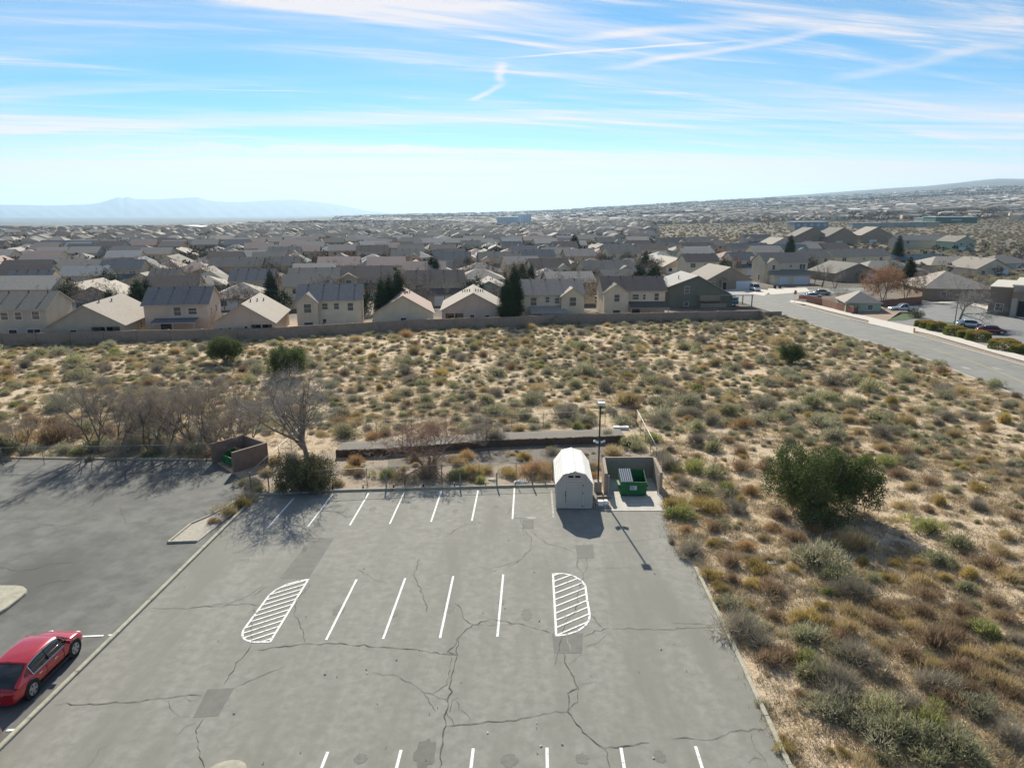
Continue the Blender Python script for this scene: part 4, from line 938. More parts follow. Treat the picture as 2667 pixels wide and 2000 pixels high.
place_house(1363, 1520, 767, 5.3, 'x', 9.5, 2.5, "beige", "tan", "two-storey beige house with plain tan roof and brown porch roof, right of two cypresses", [('xgable', .12, .5, 1.2, 5.0, 1.6), ('bwin', .31, 3.1, 1.3, 1.7, 1.2), ('win', -.33, 3.1, 1.2, 1.6), ('win', -.10, 3.7, .8, 1.1), ('win', .06, 3.5, .9, 1.1), ('porch', -.40, .20, 3.0, 3.0, 1.9), ('win', .36, .3, 1.1, .8), ('vents', 4)], rz=R(4), group=G1)
place_house(1572, 1734, 757, 5.3, 'x', 9.5, 2.5, "beige", "dark brown", "two-storey beige house with dark brown roof and dark porch roof, behind the basketball hoop", [('xgable', -.5, -.11, 1.2, 5.0, 1.7), ('bwin', -.30, 3.1, 1.1, 1.5, 1.2), ('bwin', -.30, .3, 1.5, 1.0, 1.2), ('win', .02, 3.4, 1.3, 1.1), ('win', .16, 3.4, .5, 1.1), ('win', .36, 3.2, .9, 1.5), ('winL', 2, 3, .5, 1.8), ('porch', -.10, .52, 3.2, 3.0, 2.0), ('vents', 5)], rz=R(2), group=G1)
# dark olive house with an uneven gable
def olive_house():
    p = at(1825, 800, 0); z = p.z; t = p.y * math.cos(PITCH) + (CAM_H - z) * math.sin(PITCH); u = t / FPX
    root = thing("house", "dark olive house with an uneven gable and balcony box, beside the street junction", "house", p, R(4), G1); HOUSES.append((p.x, p.y + 6, 9))
    X = lambda px: (px - 1825) * u; D = 13
    prof = [(X(1742), -.5), (X(1908), -.5), (X(1908), 2.7), (X(1813), 7.2), (X(1742), 4.9)]
    mb = MB(); mb.prism(prof, 0, D); obj("walls", mb, MW["olive"], root)
    mb = MB(); slope_slab(mb, (X(1735), -.4, 4.85), (X(1813), -.4, 7.4), (X(1813), D + .4, 7.4), (X(1735), D + .4, 4.85), .16)
    rf = obj("roof", mb, [MR["light grey"], M_fascia], root)
    mb = MB(); slope_slab(mb, (X(1813) + .003, -.4, 7.4), (X(1914), -.4, 2.55), (X(1914), D + .4, 2.55), (X(1813) + .003, D + .4, 7.4), .16); obj("roof", mb, [MR["grey-brown"], M_fascia], root)
    for x, z_, w, h in ((1786, 3.3, 1.0, 1.5), (1786, .4, 1.0, .8)): window_on(root, 'F', X(x), z_, w, h, 1, D)
    mb = MB(); mb.box(X(1817), -1.4, 1.6, X(1869), -.003, 2.9); obj("balcony", mb, MW["brown"], root)
    mb = MB(); mb.box(X(1820), -1.3, -.4, X(1888), -.003, 1.0); obj("lean_to", mb, MW["brown"], root)
    mb = MB(); mb.tube((X(1776), 4, 6.2), (X(1776), 4, 7.1), .1, n=8); obj("roof_vent", mb, M_vent, rf)
olive_house()
# houses across the junction and to its right, seen from the front
place_house(1838, 1962, 729, 2.75, 'y', 15, 3.6, "brown", "tan", "single-storey brown house with wide white garage door, beside the parked white van", [('garage', .34, 4.9, 2.2), ('arch', -.14, 1.9, 2.9), ('win', -.38, .7, 1.5, 1.5)], rz=R(8), group="houses across the street junction")
place_house(1992, 2107, 683, 6.6, 'x', 10, 2.6, "beige", "grey-brown", "two-storey beige house with two white garage doors behind green bins, across the junction", [('xgable', -.48, -.18, .8, 6.4, 1.3), ('bwin', -.33, 4.3, .9, 1.4, .8), ('win', .10, 5.0, .7, .7), ('win', .38, 4.4, 1.9, 1.5), ('wing', -.42, .42, 4.5, 2.8, 4.3), ('garage', -.20, 2.6, 2.2, -4.5), ('garage', .20, 4.9, 2.2, -4.5), ('winL', 4, .8, .8, 1.6)], rz=R(6), group="houses across the street junction")
place_house(2167, 2300, 711, 2.7, 'y', 14, 3.0, "brown", "grey-brown", "dark brown single-storey house with pale blue garage door, behind bare trees", [('garage', .35, 4.2, 2.2), ('arch', .05, 1.8, 2.8)], rz=R(14), group="houses across the street junction")
# the rest of the near streets: (x0, x1, eave y, storeys, kind, wall, roof)
MIDL = [(15, 118, 736, 2, 'x', "cream", "slate grey"), (139, 236, 763, 1, 'y', "beige", "pale tan"), (127, 200, 701, 1, 'h', "grey", "slate grey"), (165, 262, 697, 1, 'h', "grey", "pinkish"),
        (261, 362, 701, 2, 'x', "tan", "slate grey"), (392, 470, 701, 1, 'h', "tan", "pinkish"), (386, 455, 730, 2, 'x', "tan", "grey-brown"), (478, 575, 724, 1, 'y', "tan", "tan"),
        (452, 598, 753, 1, 'h', "tan", "pale tan"), (600, 706, 731, 2, 'x', "grey-tan", "slate grey"), (547, 677, 694, 2, 'x', "orange-tan", "grey-brown"), (680, 775, 692, 2, 'x', "orange-tan", "grey-brown"),
        (754, 880, 727, 2, 'x', "orange-tan", "grey-brown"), (884, 1022, 722, 2, 'x', "grey-tan", "dark brown"), (851, 915, 680, 1, 'h', "tan", "tan"), (808, 897, 697, 1, 'h', "tan", "pale tan"),
        (934, 988, 693, 1, 'h', "tan", "pale tan"), (1041, 1114, 703, 1, 'y', "sage", "light grey"), (1134, 1226, 675, 2, 'x', "grey", "slate grey"), (1066, 1212, 735, 2, 'x', "grey-tan", "dark brown"),
        (1124, 1190, 628, 2, 'h', "grey", "tan"), (1203, 1252, 640, 2, 'x', "tan", "grey-brown"), (1263, 1322, 655, 1, 'y', "tan", "light grey"), (1250, 1352, 676, 2, 'x', "pink-tan", "grey-brown"),
        (1236, 1312, 752, 1, 'y', "sage", "tan"), (1309, 1360, 643, 2, 'x', "cream", "slate grey"), (1360, 1447, 669, 2, 'x', "grey-tan", "slate grey"), (1385, 1488, 697, 2, 'x', "cream", "dark brown"),
        (1384, 1490, 728, 1, 'h', "grey", "light grey"), (1474, 1553, 667, 2, 'x', "tan", "tan"), (1444, 1507, 643, 2, 'x', "grey", "dark brown"), (1522, 1657, 702, 2, 'x', "tan", "grey-brown"),
        (1583, 1672, 659, 2, 'x', "beige", "grey-brown"), (1700, 1766, 684, 1, 'y', "brown", "light grey"), (1722, 1790, 631, 2, 'x', "grey", "dark brown"), (1800, 1871, 629, 2, 'x', "grey", "grey-brown"),
        (1779, 1866, 647, 2, 'x', "tan", "dark brown"), (1787, 1875, 682, 2, 'x', "cream", "dark brown"), (1905, 2008, 648, 2, 'x', "grey-tan", "slate grey"), (1910, 1975, 677, 2, 'x', "beige", "slate grey"),
        (2007, 2110, 652, 2, 'x', "grey", "blue-grey"), (2090, 2165, 670, 2, 'x', "beige", "grey-brown"), (1939, 2012, 622, 2, 'x', "grey-tan", "slate grey"), (2000, 2080, 640, 1, 'y', "grey", "tan"),
        (2070, 2160, 616, 2, 'y', "brown", "grey-brown"), (2150, 2240, 616, 2, 'y', "brown", "grey-brown"), (2242, 2326, 613, 2, 'y', "brown", "tan"), (2336, 2485, 625, 2, 'x', "grey-tan", "tan"),
        (2486, 2544, 630, 2, 'y', "sage", "grey-brown"), (2166, 2330, 667, 2, 'x', "cream", "grey-brown"), (2330, 2470, 680, 1, 'x', "grey", "blue-grey"), (2245, 2415, 704, 1, 'h', "grey-tan", "tan"),
        (2418, 2578, 690, 1, 'h', "grey-tan", "pale tan"), (2580, 2700, 686, 1, 'h', "grey", "grey-brown"), (2540, 2640, 700, 1, 'y', "beige", "tan"), (1500, 1560, 625, 1, 'h', "grey", "light grey"),
        (1560, 1620, 630, 2, 'x', "grey", "grey-brown"), (1640, 1700, 640, 2, 'x', "tan", "dark brown"), (0, 70, 700, 1, 'h', "tan", "pinkish"), (300, 380, 668, 1, 'h', "grey", "pale tan"), (420, 500, 668, 1, 'y', "tan", "tan"),
        (560, 640, 668, 1, 'h', "tan", "pale tan"), (20, 100, 668, 1, 'h', "tan", "pale tan"), (700, 780, 660, 2, 'x', "tan", "grey-brown"), (930, 1010, 655, 2, 'x', "tan", "dark brown"), (1020, 1090, 668, 2, 'x', "orange-tan", "grey-brown")]
def where(px, y):
    s = "far left" if px < 350 else "left" if px < 850 else "left centre" if px < 1200 else "centre" if px < 1500 else "right centre" if px < 1850 else "right" if px < 2250 else "far right"
    r = "second street back" if y < 190 else "third street back" if y < 240 else "fourth street back" if y < 300 else "fifth street back" if y < 380 else "sixth street back"
    return s, r
KN = {'x': "long-ridged", 'y': "gable-fronted", 'h': "hip-roofed"}
mid_protos = []
for i, (x0, x1, ey, st, kd, wc, rc) in enumerate(MIDL):
    he = 5.3 if st == 2 else 2.7; p = at((x0 + x1) / 2, ey, he); s, r = where((x0 + x1) / 2, p.y)
    W = (x1 - x0) / FPX * p.y
    kd_ = {'x': 'x', 'y': 'y', 'h': 'h'}[kd]; D = {'x': 9.5, 'y': 15, 'h': 13}[kd]; rise = {'x': 2.4, 'y': W * 0.24, 'h': 2.7}[kd]
    fe = []
    if st == 2:
        fe += [('win', hr.choice([-.3, -.33]), 3.4, 1.7, 1.3), ('win', hr.choice([.02, .08]), 3.8, .7, .7), ('win', .33, 3.4, 1.2, 1.3)]
        if kd == 'x' and hr.random() < .75:
            q = hr.choice([-1, 1]); fe = fe[1:2] + [('win', -q * .3, 3.4, 1.8, 1.3), ('xgable', *sorted((q * .48, q * .16)), .9, 5.1, 1.2, 2.8), ('bwin', q * .32, 3.3, 1.3, 1.3, .9)]
        if hr.random() < .6: fe += [('wing', -.40, .42, 4.0, 2.6, 3.8), ('garage', .1, 4.9, 2.2, -4.0)]
        if kd == 'y': fe = [('win', -.2, 3.3, 1.2, 1.4), ('win', .25, 3.3, 1.0, 1.4), ('garage', -.1, 4.8, 2.2)]
    else:
        fe += [('win', -.3, .8, 1.4, 1.2)] + ([('garage', .22, 4.8, 2.2)] if W > 10 and hr.random() < .6 else [('win', .2, .8, 1.2, 1.2)])
    fe.append(('vents', hr.choice([2, 3, 4])))
    lab = "%s %s %s house with %s roof, %s, %s" % ("two-storey" if st == 2 else "low", wc, KN[kd], rc, r, s)
    mid_protos.append(place_house(x0, x1, ey, he, kd_, D, rise, wc, rc, lab, fe, rz=R(9 + hr.uniform(-4, 4)) if kd != 'y' else R(hr.uniform(2, 16)), group="houses of the subdivision streets"))

# block wall behind the scrub field: a run of bays with pilasters
WH = 1.85
M_block = mat("block_wall_stucco", (0.34, 0.26, 0.205), (0.27, 0.205, 0.16), scale=1.6, rough=0.95, coord='W', bump=0.3, bscale=10)
bw = [at(-60, 873, WH), at(0, 869.6, WH), at(350, 861, WH), at(700, 854.7, WH), at(775, 850, WH), at(1054, 834.5, WH), at(1116, 832, WH), at(1360, 824.5, WH), at(1447, 819, WH), at(1700, 814.5, WH), at(1980, 808.5, WH), at(1992, 812, WH)]
bw.insert(0, Vector((bw[0].x - 70, bw[0].y - 6, 0)))
bwr = thing("block_wall", "long brown block wall between the scrub field and the backs of the houses", "wall", (0, 135, G0(0, 135))); bo = Vector(bwr.location)
for a, b in zip(bw[:-1], bw[1:]):
    L_ = math.hypot(b.x - a.x, b.y - a.y); n = max(1, round(L_ / 5.0))
    for i in range(n):
        p = a.lerp(b, i / n); q = a.lerp(b, (i + 1) / n); dd = (q - p).normalized() * 0.004
        wall_run("wall_bay", p + dd, q - dd, WH + hr.uniform(-.03, .03), 0.18, M_block, bwr, bo)
        mb = MB(); z = G0(p.x, p.y) - bo.z; mb.box(p.x - .2 - bo.x, p.y - .2 - bo.y, z - .3, p.x + .2 - bo.x, p.y + .2 - bo.y, z + WH + .07); obj("pilaster", mb, M_block, bwr)
# short low return wall by the junction
rwl = thing("low_wall", "short low dark wall beside the street junction", "wall", at(2010, 815)); ro_ = Vector(rwl.location)
wall_run("wall_bay", at(1992, 812, 1.0), at(2036, 811, 1.0), 1.0, .2, M_block, rwl, ro_)

# ---- filling the rest of the town, nearest first
def fill_town():
    fr = random.Random(21); grid = []
    a = R(9); ca, sa = math.cos(a), math.sin(a)
    for j in range(0, 110):
        v = 172 + j * 21 + (6 if j % 2 else 0)
        for i in range(-140, 140):
            u = i * 15.5 + (5 if (j // 2) % 2 else 0)
            x = u * ca - v * sa * 0.0 + fr.uniform(-1.2, 1.2); y = v + u * sa + fr.uniform(-1.5, 1.5)
            if y < 150 or fr.random() < 0.10: continue
            r = math.hypot(x, y); px = 1333.5 + FPX * .975 * x / y
            if px < -120 or px > 2790 or r > 1750: continue
            if x > 35 and y < 262: continue
            if px > 2180 and y < 290: continue
            if px > 1690 and 430 < r < 1150 and px < 2760: continue        # open ground
            if px > 2150 and r > 330 : continue
            if any((x - hx) ** 2 + (y + 5 - hy) ** 2 < (hrd + 7) ** 2 for hx, hy, hrd in HOUSES): continue
            grid.append((r, x, y, px, j % 2))
    grid.sort(); near = grid[:228]; far = grid[228:]
    # a small family of prototypes
    protos = []
    defs = [('x', 12, 9.5, 5.3, 2.3), ('x', 13, 10, 5.3, 2.4), ('h', 13, 13, 2.7, 2.8), ('y', 11.5, 15, 2.7, 2.9), ('h', 14, 12, 2.7, 2.6), ('x', 11.5, 9, 5.2, 2.2)]
    wr = list(WALLC); 
    ws = ["tan", "beige", "grey-tan", "pink-tan", "orange-tan", "grey", "cream"]; rsn = ["grey-brown", "tan", "slate grey", "dark brown", "pale tan", "tan", "pinkish", "light grey"]
    cache = {}
    def parts(di, wc, rc):
        k = (di, wc, rc)
        if k not in cache:
            kd, W, D, he, rise = defs[di]
            wm = walls_mesh(kd, W, D, he, rise).mesh("walls", MW[wc]); rm = roof_mesh(kd, W, D, he, rise).mesh("roof", [MR[rc], M_fascia])
            cache[k] = (wm, rm)
        return cache[k]
    wmesh = {}
    def winmesh(z, two):
        if (z, two) not in wmesh:
            m1 = MB(); m1.box(-.75, -.05, z, .75, -.003, z + 1.4); m2 = MB(); m2.box(-.64, -.07, z + .1, .64, -.051, z + 1.3)
            wmesh[(z, two)] = (m1.mesh("window", M_frame), m2.mesh("pane", M_pane))
        return wmesh[(z, two)]
    gd = MB(); gd.box(-2.5, -.06, 0, 2.5, -.003, 2.25); gdm = gd.mesh("garage_door", M_garage)
    for (r, x, y, px, par) in near:
        di = fr.randrange(len(defs)); wc, rc = fr.choice(ws), fr.choice(rsn); kd, W, D, he, rise = defs[di]
        wm, rm = parts(di, wc, rc)
        s, _ = where(px, y); dist = "mid-distance" if r < 330 else "beyond the near streets" if r < 460 else "far back in the subdivision"
        o = thing("house", "%s %s house with %s roof, %s, %s" % ("two-storey" if he > 4 else "low", wc, rc, dist, s), "house", (x, y, G0(x, y)), R(9 + fr.uniform(-5, 5)), "houses filling the subdivision")
        link("walls", wm, o); link("roof", rm, o)
        z = 3.4 if he > 4 else .9
        for u in ((-.27, .22) if r < 400 else (.2,)):
            a_, b_ = winmesh(z, 0); w_ = link("window", a_, o, (u * W, 0, 0)); link("pane", b_, w_)
        if par == 0 and he < 4: link("garage_door", gdm, o, (-.2 * W, 0, 0))
        HOUSES.append((x, y + D / 2, 7.5))
    # everything smaller than that is one mass of roofs
    V, F, MI = [], [], []
    mats_ = [MW["tan"], MW["grey-tan"], MW["beige"], MR["grey-brown"], MR["tan"], MR["dark brown"], MR["pale tan"], MR["slate grey"], MR["light grey"], MR["white"]]
    def simple(x, y, z, W, D, he, rise, rz, wi, ri, kd):
        c, s = math.cos(rz), math.sin(rz); b = len(V)
        P = [(-W / 2, 0, -1), (W / 2, 0, -1), (W / 2, D, -1), (-W / 2, D, -1), (-W / 2, 0, he), (W / 2, 0, he), (W / 2, D, he), (-W / 2, D, he)]
        if kd == 'x': P += [(-W / 2, D / 2, he + rise), (W / 2, D / 2, he + rise)]
        elif kd == 'y': P += [(0, 0, he + rise), (0, D, he + rise)]
        else: P += [(-W * .15, D / 2, he + rise), (W * .15, D / 2, he + rise)]
        for p in P: V.append((x + p[0] * c - p[1] * s, y + p[0] * s + p[1] * c, z + p[2]))
        fs = [(0, 1, 5, 4), (1, 2, 6, 5), (3, 0, 4, 7), (2, 3, 7, 6)]
        if kd == 'y': rf = [(4, 8, 9, 7), (8, 5, 6, 9)]; fs += [(4, 5, 8), (6, 7, 9)]
        else:
            rf = [(4, 5, 9, 8), (6, 7, 8, 9)]
            if kd == 'x': fs += [(5, 6, 9), (7, 4, 8)]
            else: rf += [(5, 6, 9), (7, 4, 8)]
        for f in fs: F.append(tuple(b + i for i in f)); MI.append(wi)
        for f in rf: F.append(tuple(b + i for i in f)); MI.append(ri)
    for (r, x, y, px, par) in far:
        kd = fr.choice('xyhh'); two = fr.random() < .4
        simple(x, y, G0(x, y), 12.5, 11, 5 if two else 2.7, 2.4, R(9 + fr.uniform(-8, 8)), fr.randrange(3), fr.choice([3, 3, 5, 4, 5, 6, 7, 7, 3]), kd)
    n = 0
    while n < 10500:
        r = 1500 * (6800 / 1500) ** fr.random() if fr.random() < .8 else fr.uniform(1100, 5500)
        px = fr.uniform(-100, 2790); u = (px - 1333.5) / FPX / .975; y = r / math.hypot(1, u); x = u * y
        if px < 900 and r > 1300 + (px + 100) * 1.6: continue
        if px > 1690 and r < 1150: continue
        if math.sin(x / 230.) * math.sin(y / 310. + x / 500) > .45: n += 1; continue
        k = fr.random(); big = 1 + r / 3500
        W, D = (fr.uniform(11, 18) * big, fr.uniform(9, 15) * big) if k < .95 else (fr.uniform(30, 70), fr.uniform(20, 40))
        he = fr.choice([3, 3, 5.5]) * (1 + r / 9000); wi = fr.randrange(3); ri = fr.choice([3, 3, 5, 5, 5, 7, 7, 7, 4, 8]) if fr.random() < .95 else 9
        simple(x, y, G0(x, y), W, D, he, 2.0, fr.uniform(-.5, .5), wi, ri, fr.choice('xyh')); n += 1
    me = bpy.data.meshes.new("distant_houses"); me.from_pydata(V, [], F)
    for m_ in mats_: me.materials.append(m_)
    me.polygons.foreach_set("material_index", MI); me.update()
    tag(link("distant_houses", me), "countless small roofs of the town stretching back to the hills and valley", kind="stuff")
fill_town()
# ---------------------------------------------------------------- street, pavements and the car park on the right
vr = random.Random(77)
def drape(name, left, right, m, off, kind="structure", parent=None, step=2.5):
    """a strip between two ground polylines with the same number of points"""
    L_, R_ = [], []
    for i in range(len(left) - 1):
        n = max(1, int(max((left[i + 1] - left[i]).length, (right[i + 1] - right[i]).length) / step))
        for k in range(n): L_.append(left[i].lerp(left[i + 1], k / n)); R_.append(right[i].lerp(right[i + 1], k / n))
    L_.append(left[-1]); R_.append(right[-1]); V = []; n = len(L_); c = 5
    for a, b in zip(L_, R_):
        for k in range(c + 1):
            p = a.lerp(b, k / c); V.append((p.x, p.y, G0(p.x, p.y) + off))
    F = [(i * (c + 1) + k, i * (c + 1) + k + 1, (i + 1) * (c + 1) + k + 1, (i + 1) * (c + 1) + k) for i in range(n - 1) for k in range(c)]
    me = bpy.data.meshes.new(name); me.from_pydata(V, [], F); me.materials.append(m); me.update()
    if me.polygons[0].normal.z < 0: me.flip_normals()
    o = link(name, me, parent)
    if kind and parent is None: o["kind"] = kind
    return o
def P2(*c): return [Vector((p.x, p.y, 0)) for p in (pt(*q) for q in c)]
M_road = mat("street_asphalt", (0.185, 0.18, 0.168), (0.23, 0.223, 0.208), scale=0.4, rough=0.9, coord='W', detail=9, bump=0.2, bscale=20)
M_side = mat("sidewalk_concrete", (0.58, 0.53, 0.47), (0.50, 0.455, 0.40), scale=1.2, rough=0.9, coord='W')
M_strip = mat("verge_gravel", (0.20, 0.155, 0.125), (0.32, 0.26, 0.21), scale=3, rough=0.95, coord='W', bump=.5)
near_e = P2((1985, 806), (2034, 819), (2070, 830), (2116, 846), (2185, 869), (2257, 889), (2349, 916), (2420, 939), (2523, 981), (2599, 1011), (2667, 1039), (2800, 1095))
far_e = P2((2000, 772), (2052, 788), (2100, 803), (2160, 819), (2215, 834), (2290, 850), (2379, 872), (2450, 891), (2528, 914), (2600, 934), (2667, 953), (2830, 1000))
extra_n = near_e[-1] + (near_e[-1] - near_e[-2]) * 1.5; extra_f = far_e[-1] + (far_e[-1] - far_e[-2]) * 1.0
near_e.append(extra_n); far_e.append(extra_f)
road = drape("street", near_e, far_e, M_road, 0.03)
road["kind"] = "structure"
# junction and side street going back between the houses
drape("side_street", P2((2040, 790), (2010, 768), (1900, 752), (1700, 742)), P2((1985, 806), (1940, 790), (1850, 770), (1690, 752)), M_road, 0.034)
drape("side_street", P2((2052, 789), (2110, 770), (2180, 764), (2260, 758)), P2((2000, 772), (2040, 757), (2150, 752), (2260, 750)), M_road, 0.038)
drape("driveway", P2((1880, 763), (1960, 766), (1990, 771)), P2((1890, 752), (1960, 752), (2010, 757)), M_side, 0.05)
drape("driveway", P2((2005, 768), (2110, 760)), P2((2000, 752), (2100, 750)), M_side, 0.055)
# sidewalk, verge, kerb on the far side
side_in = P2((2058, 783), (2094, 787), (2160, 803), (2230, 819), (2311, 838), (2420, 860), (2500, 882), (2582, 906), (2667, 929), (2830, 975))
side_out = P2((2058, 789), (2094, 794), (2160, 812), (2230, 829), (2311, 848), (2420, 872), (2500, 895), (2582, 919), (2667, 943), (2830, 990))
side_in.append(side_in[-1] * 2 - side_in[-2]); side_out.append(side_out[-1] * 2 - side_out[-2])
sw = drape("sidewalk", side_in, side_out, M_side, 0.13)
verge_out = P2((2056, 790), (2098, 801), (2158, 817), (2213, 832), (2290, 848), (2379, 870), (2450, 889), (2528, 912), (2667, 951), (2830, 998))
verge_in = P2((2060, 789), (2100, 796), (2160, 813), (2218, 827), (2290, 844), (2379, 864), (2450, 882), (2528, 904), (2667, 944), (2830, 991))
drape("gravel_verge", verge_in[:-1], verge_out[:-1], M_strip, 0.07)
drape("driveway_apron", P2((2262, 835), (2379, 858)), P2((2262, 844), (2379, 871)), M_side, 0.145)
M_kerb2 = mat("street_kerb_concrete", (0.52, 0.48, 0.42), (0.44, 0.40, 0.35), scale=2, rough=0.9, coord='W')
kerb("kerb", far_e[1:], 4.0, 0.30, 0.15, M_kerb2); kerb("kerb", near_e[:], 4.0, 0.22, 0.14, M_kerb2)
# sidewalk joints
# centre stripes
M_yel = mat("faded_yellow_paint", (0.42, 0.37, 0.22), (0.30, 0.28, 0.20), scale=2, coord='W', rough=.8)
mid = P2((2315, 880), (2420, 908), (2530, 944), (2600, 970), (2667, 999))
for o_ in (0.0, 0.35):
    a = [p + Vector((o_, 0, 0)) for p in mid]; b = [p + Vector((o_ + .16, 0, 0)) for p in mid]; drape("centre_line", a, b, M_yel, 0.045, parent=road)
for c in (((2500, 955), (2520, 958), (2535, 965), (2510, 961)), ((2578, 955), (2600, 960), (2616, 966), (2592, 962))):
    sheet("road_arrow", [pt(*q) for q in c], M_faded, 0.05, road)
_m = M_crack; M_crack = mat("street_crack_seal", (0.09, 0.09, 0.085), coord='W')
for pts in ([(2270, 870), (2330, 871), (2380, 868)], [(2345, 909), (2400, 908), (2460, 900)], [(2470, 953), (2560, 953), (2667, 950)], [(2100, 830), (2150, 822)]):
    ribbon(pts, 0.12, road, 0.04, name="sealed_crack", jit=.2)
M_crack = _m
# right-hand car park
M_rlot = mat("right_lot_asphalt", (0.17, 0.17, 0.168), (0.215, 0.213, 0.208), scale=0.4, rough=0.9, coord='W', detail=8)
tag(sheet("right_parking_lot", [pt(2312, 838), pt(2376, 815), pt(2400, 800), pt(2405, 794), pt(2500, 790), pt(2590, 812), pt(2667, 835), pt(2900, 905), pt(2900, 960), pt(2700, 917), pt(2560, 880), pt(2420, 856)], M_rlot, 0.05), kind="structure")
drape("footpath", P2((2400, 794), (2500, 790), (2590, 812), (2667, 834), (2800, 872)), P2((2400, 790), (2505, 785), (2600, 804), (2667, 822), (2800, 855)), M_side, 0.16)
M_lawn = mat("lawn_green", (0.035, 0.065, 0.018), (0.06, 0.09, 0.03), scale=2, coord='W', bump=.6)
tag(sheet("lawn", [pt(2311, 836), pt(2320, 826), pt(2345, 817), pt(2390, 814), pt(2395, 829), pt(2350, 836)], M_lawn, 0.09), kind="structure")
tag(sheet("lawn", [pt(2400, 846), pt(2420, 838), pt(2520, 842), pt(2560, 850), pt(2540, 862), pt(2470, 866)], M_lawn, 0.09), kind="structure")
tag(sheet("gravel_bed", [pt(2380, 856), pt(2400, 846), pt(2470, 862), pt(2667, 905), pt(2800, 940), pt(2800, 968), pt(2667, 927), pt(2582, 904), pt(2420, 858)], M_soil, 0.10), kind="structure")
M_dirt = mat("bare_slope_soil", (0.25, 0.175, 0.125), (0.33, 0.24, 0.175), scale=1.0, coord='W', bump=.6)
# brick-red garden walls
M_rwall = mat("red_brown_wall", (0.27, 0.135, 0.095), (0.22, 0.11, 0.08), scale=1.2, coord='W', bump=.4, rough=.95)
def long_wall(label, pts, h, m, seg=3.2, th=.2):
    P = [pt(*c) for c in pts]; root = thing("garden_wall", label, "wall", P[0]); o = Vector(root.location)
    for a, b in zip(P[:-1], P[1:]):
        L_ = math.hypot(b.x - a.x, b.y - a.y); n = max(1, round(L_ / seg)); d = Vector((b.x - a.x, b.y - a.y, 0)).normalized() * .004
        for i in range(n):
            p = a.lerp(b, i / n); q = a.lerp(b, (i + 1) / n); wall_run("wall_bay", p + d, q - d, h + vr.uniform(-.04, .04), th, m, root, o)
    return root
long_wall("red-brown wall along the sidewalk from the stop sign to the corner by the pickup", [(2100, 788), (2140, 796), (2180, 808), (2223, 819)], 1.75, M_rwall)
long_wall("red-brown wall running back from the sidewalk corner behind the silver pickup", [(2226, 818), (2252, 806), (2300, 799), (2350, 794), (2400, 789)], 1.6, M_rwall)
sl = MB(); a, b, c, d = pt(2229, 820), pt(2309, 837), pt(2345, 817), pt(2262, 804)
sl.add([(a.x, a.y, a.z), (b.x, b.y, b.z), (c.x, c.y, c.z + .5), (d.x, d.y, d.z + 1.1)], [(0, 1, 2, 3)]); tag(obj("dirt_slope", sl, M_dirt), kind="structure")
# modern building at the right edge
def office():
    p = pt(2628, 826); p.z -= .2; root = thing("office_building", "grey stucco building with dark recessed entrance and white roof edge at the right edge", "building", p, R(-38))
    M_w = mat("office_stucco", (0.36, 0.335, 0.30), (0.31, 0.29, 0.26), scale=.4, rough=.95); M_w2 = mat("office_brown_stucco", (0.24, 0.19, 0.15), (0.20, 0.16, 0.125), scale=.4, rough=.95)
    M_w3 = mat("office_parapet", (.50, .46, .40), rough=.8)
    mb = MB(); mb.box(0, .8, -.5, 45, 22, 6.6); obj("main_block", mb, M_w, root)
    mb = MB(); mb.box(-.3, .5, 6.6, 45.3, 22.3, 6.95); obj("parapet", mb, M_w3, root)
    mb = MB(); mb.box(0, 0, -.5, 1.0, .797, 5.0); obj("pier", mb, M_w, root)
    mb = MB(); mb.box(6, 0, -.5, 7.2, .797, 5.0); obj("pier", mb, M_w, root)
    mb = MB(); mb.box(0, -.003, 4.2, 12, -.9 + .8, 5.6); obj("canopy", mb, M_w2, root)
    mb = MB(); mb.box(1.2, .74, 0, 5.8, .797, 3.6); e = obj("entrance", mb, M_dark, root)  # dark panel on the solid block paints the shade of the entrance
    mb = MB(); mb.box(2.4, .70, 0, 3.6, .735, 2.3); obj("glass_door", mb, M_pane, e)
    mb = MB(); mb.box(-4.2, 3, -.5, -.003, 22, 6.0); obj("low_wing", mb, M_w2, root)
    mb = MB(); mb.box(-4.4, 2.8, 6.0, -.31, 22.2, 6.2); obj("parapet", mb, M_w3, root)
    for x in (-3.0,):
        mb = MB(); mb.box(x, 2.93, 1.0, x + 1.6, 2.997, 2.6); w = obj("window", mb, M_frame, root); mb = MB(); mb.box(x + .12, 2.90, 1.1, x + 1.48, 2.93, 2.5); obj("pane", mb, M_pane, w)
office()
# big low house beside it
p = at(2500, 770, 3.2)
place_house(2410, 2585, 752, 3.0, 'h', 18, 3.6, "brown", "tan", "large low brown house with a broad tan hip roof behind the pale bare tree", [('win', -.2, .8, 1.2, 1.2), ('win', .2, .8, 1.2, 1.2)], rz=R(-8))
place_house(2207, 2292, 788, 2.3, 'h', 9, 1.9, "sage", "tan", "small low house with a tan roof just behind the red-brown garden wall", [('win', .2, .8, 1.0, .9)], rz=R(-12))

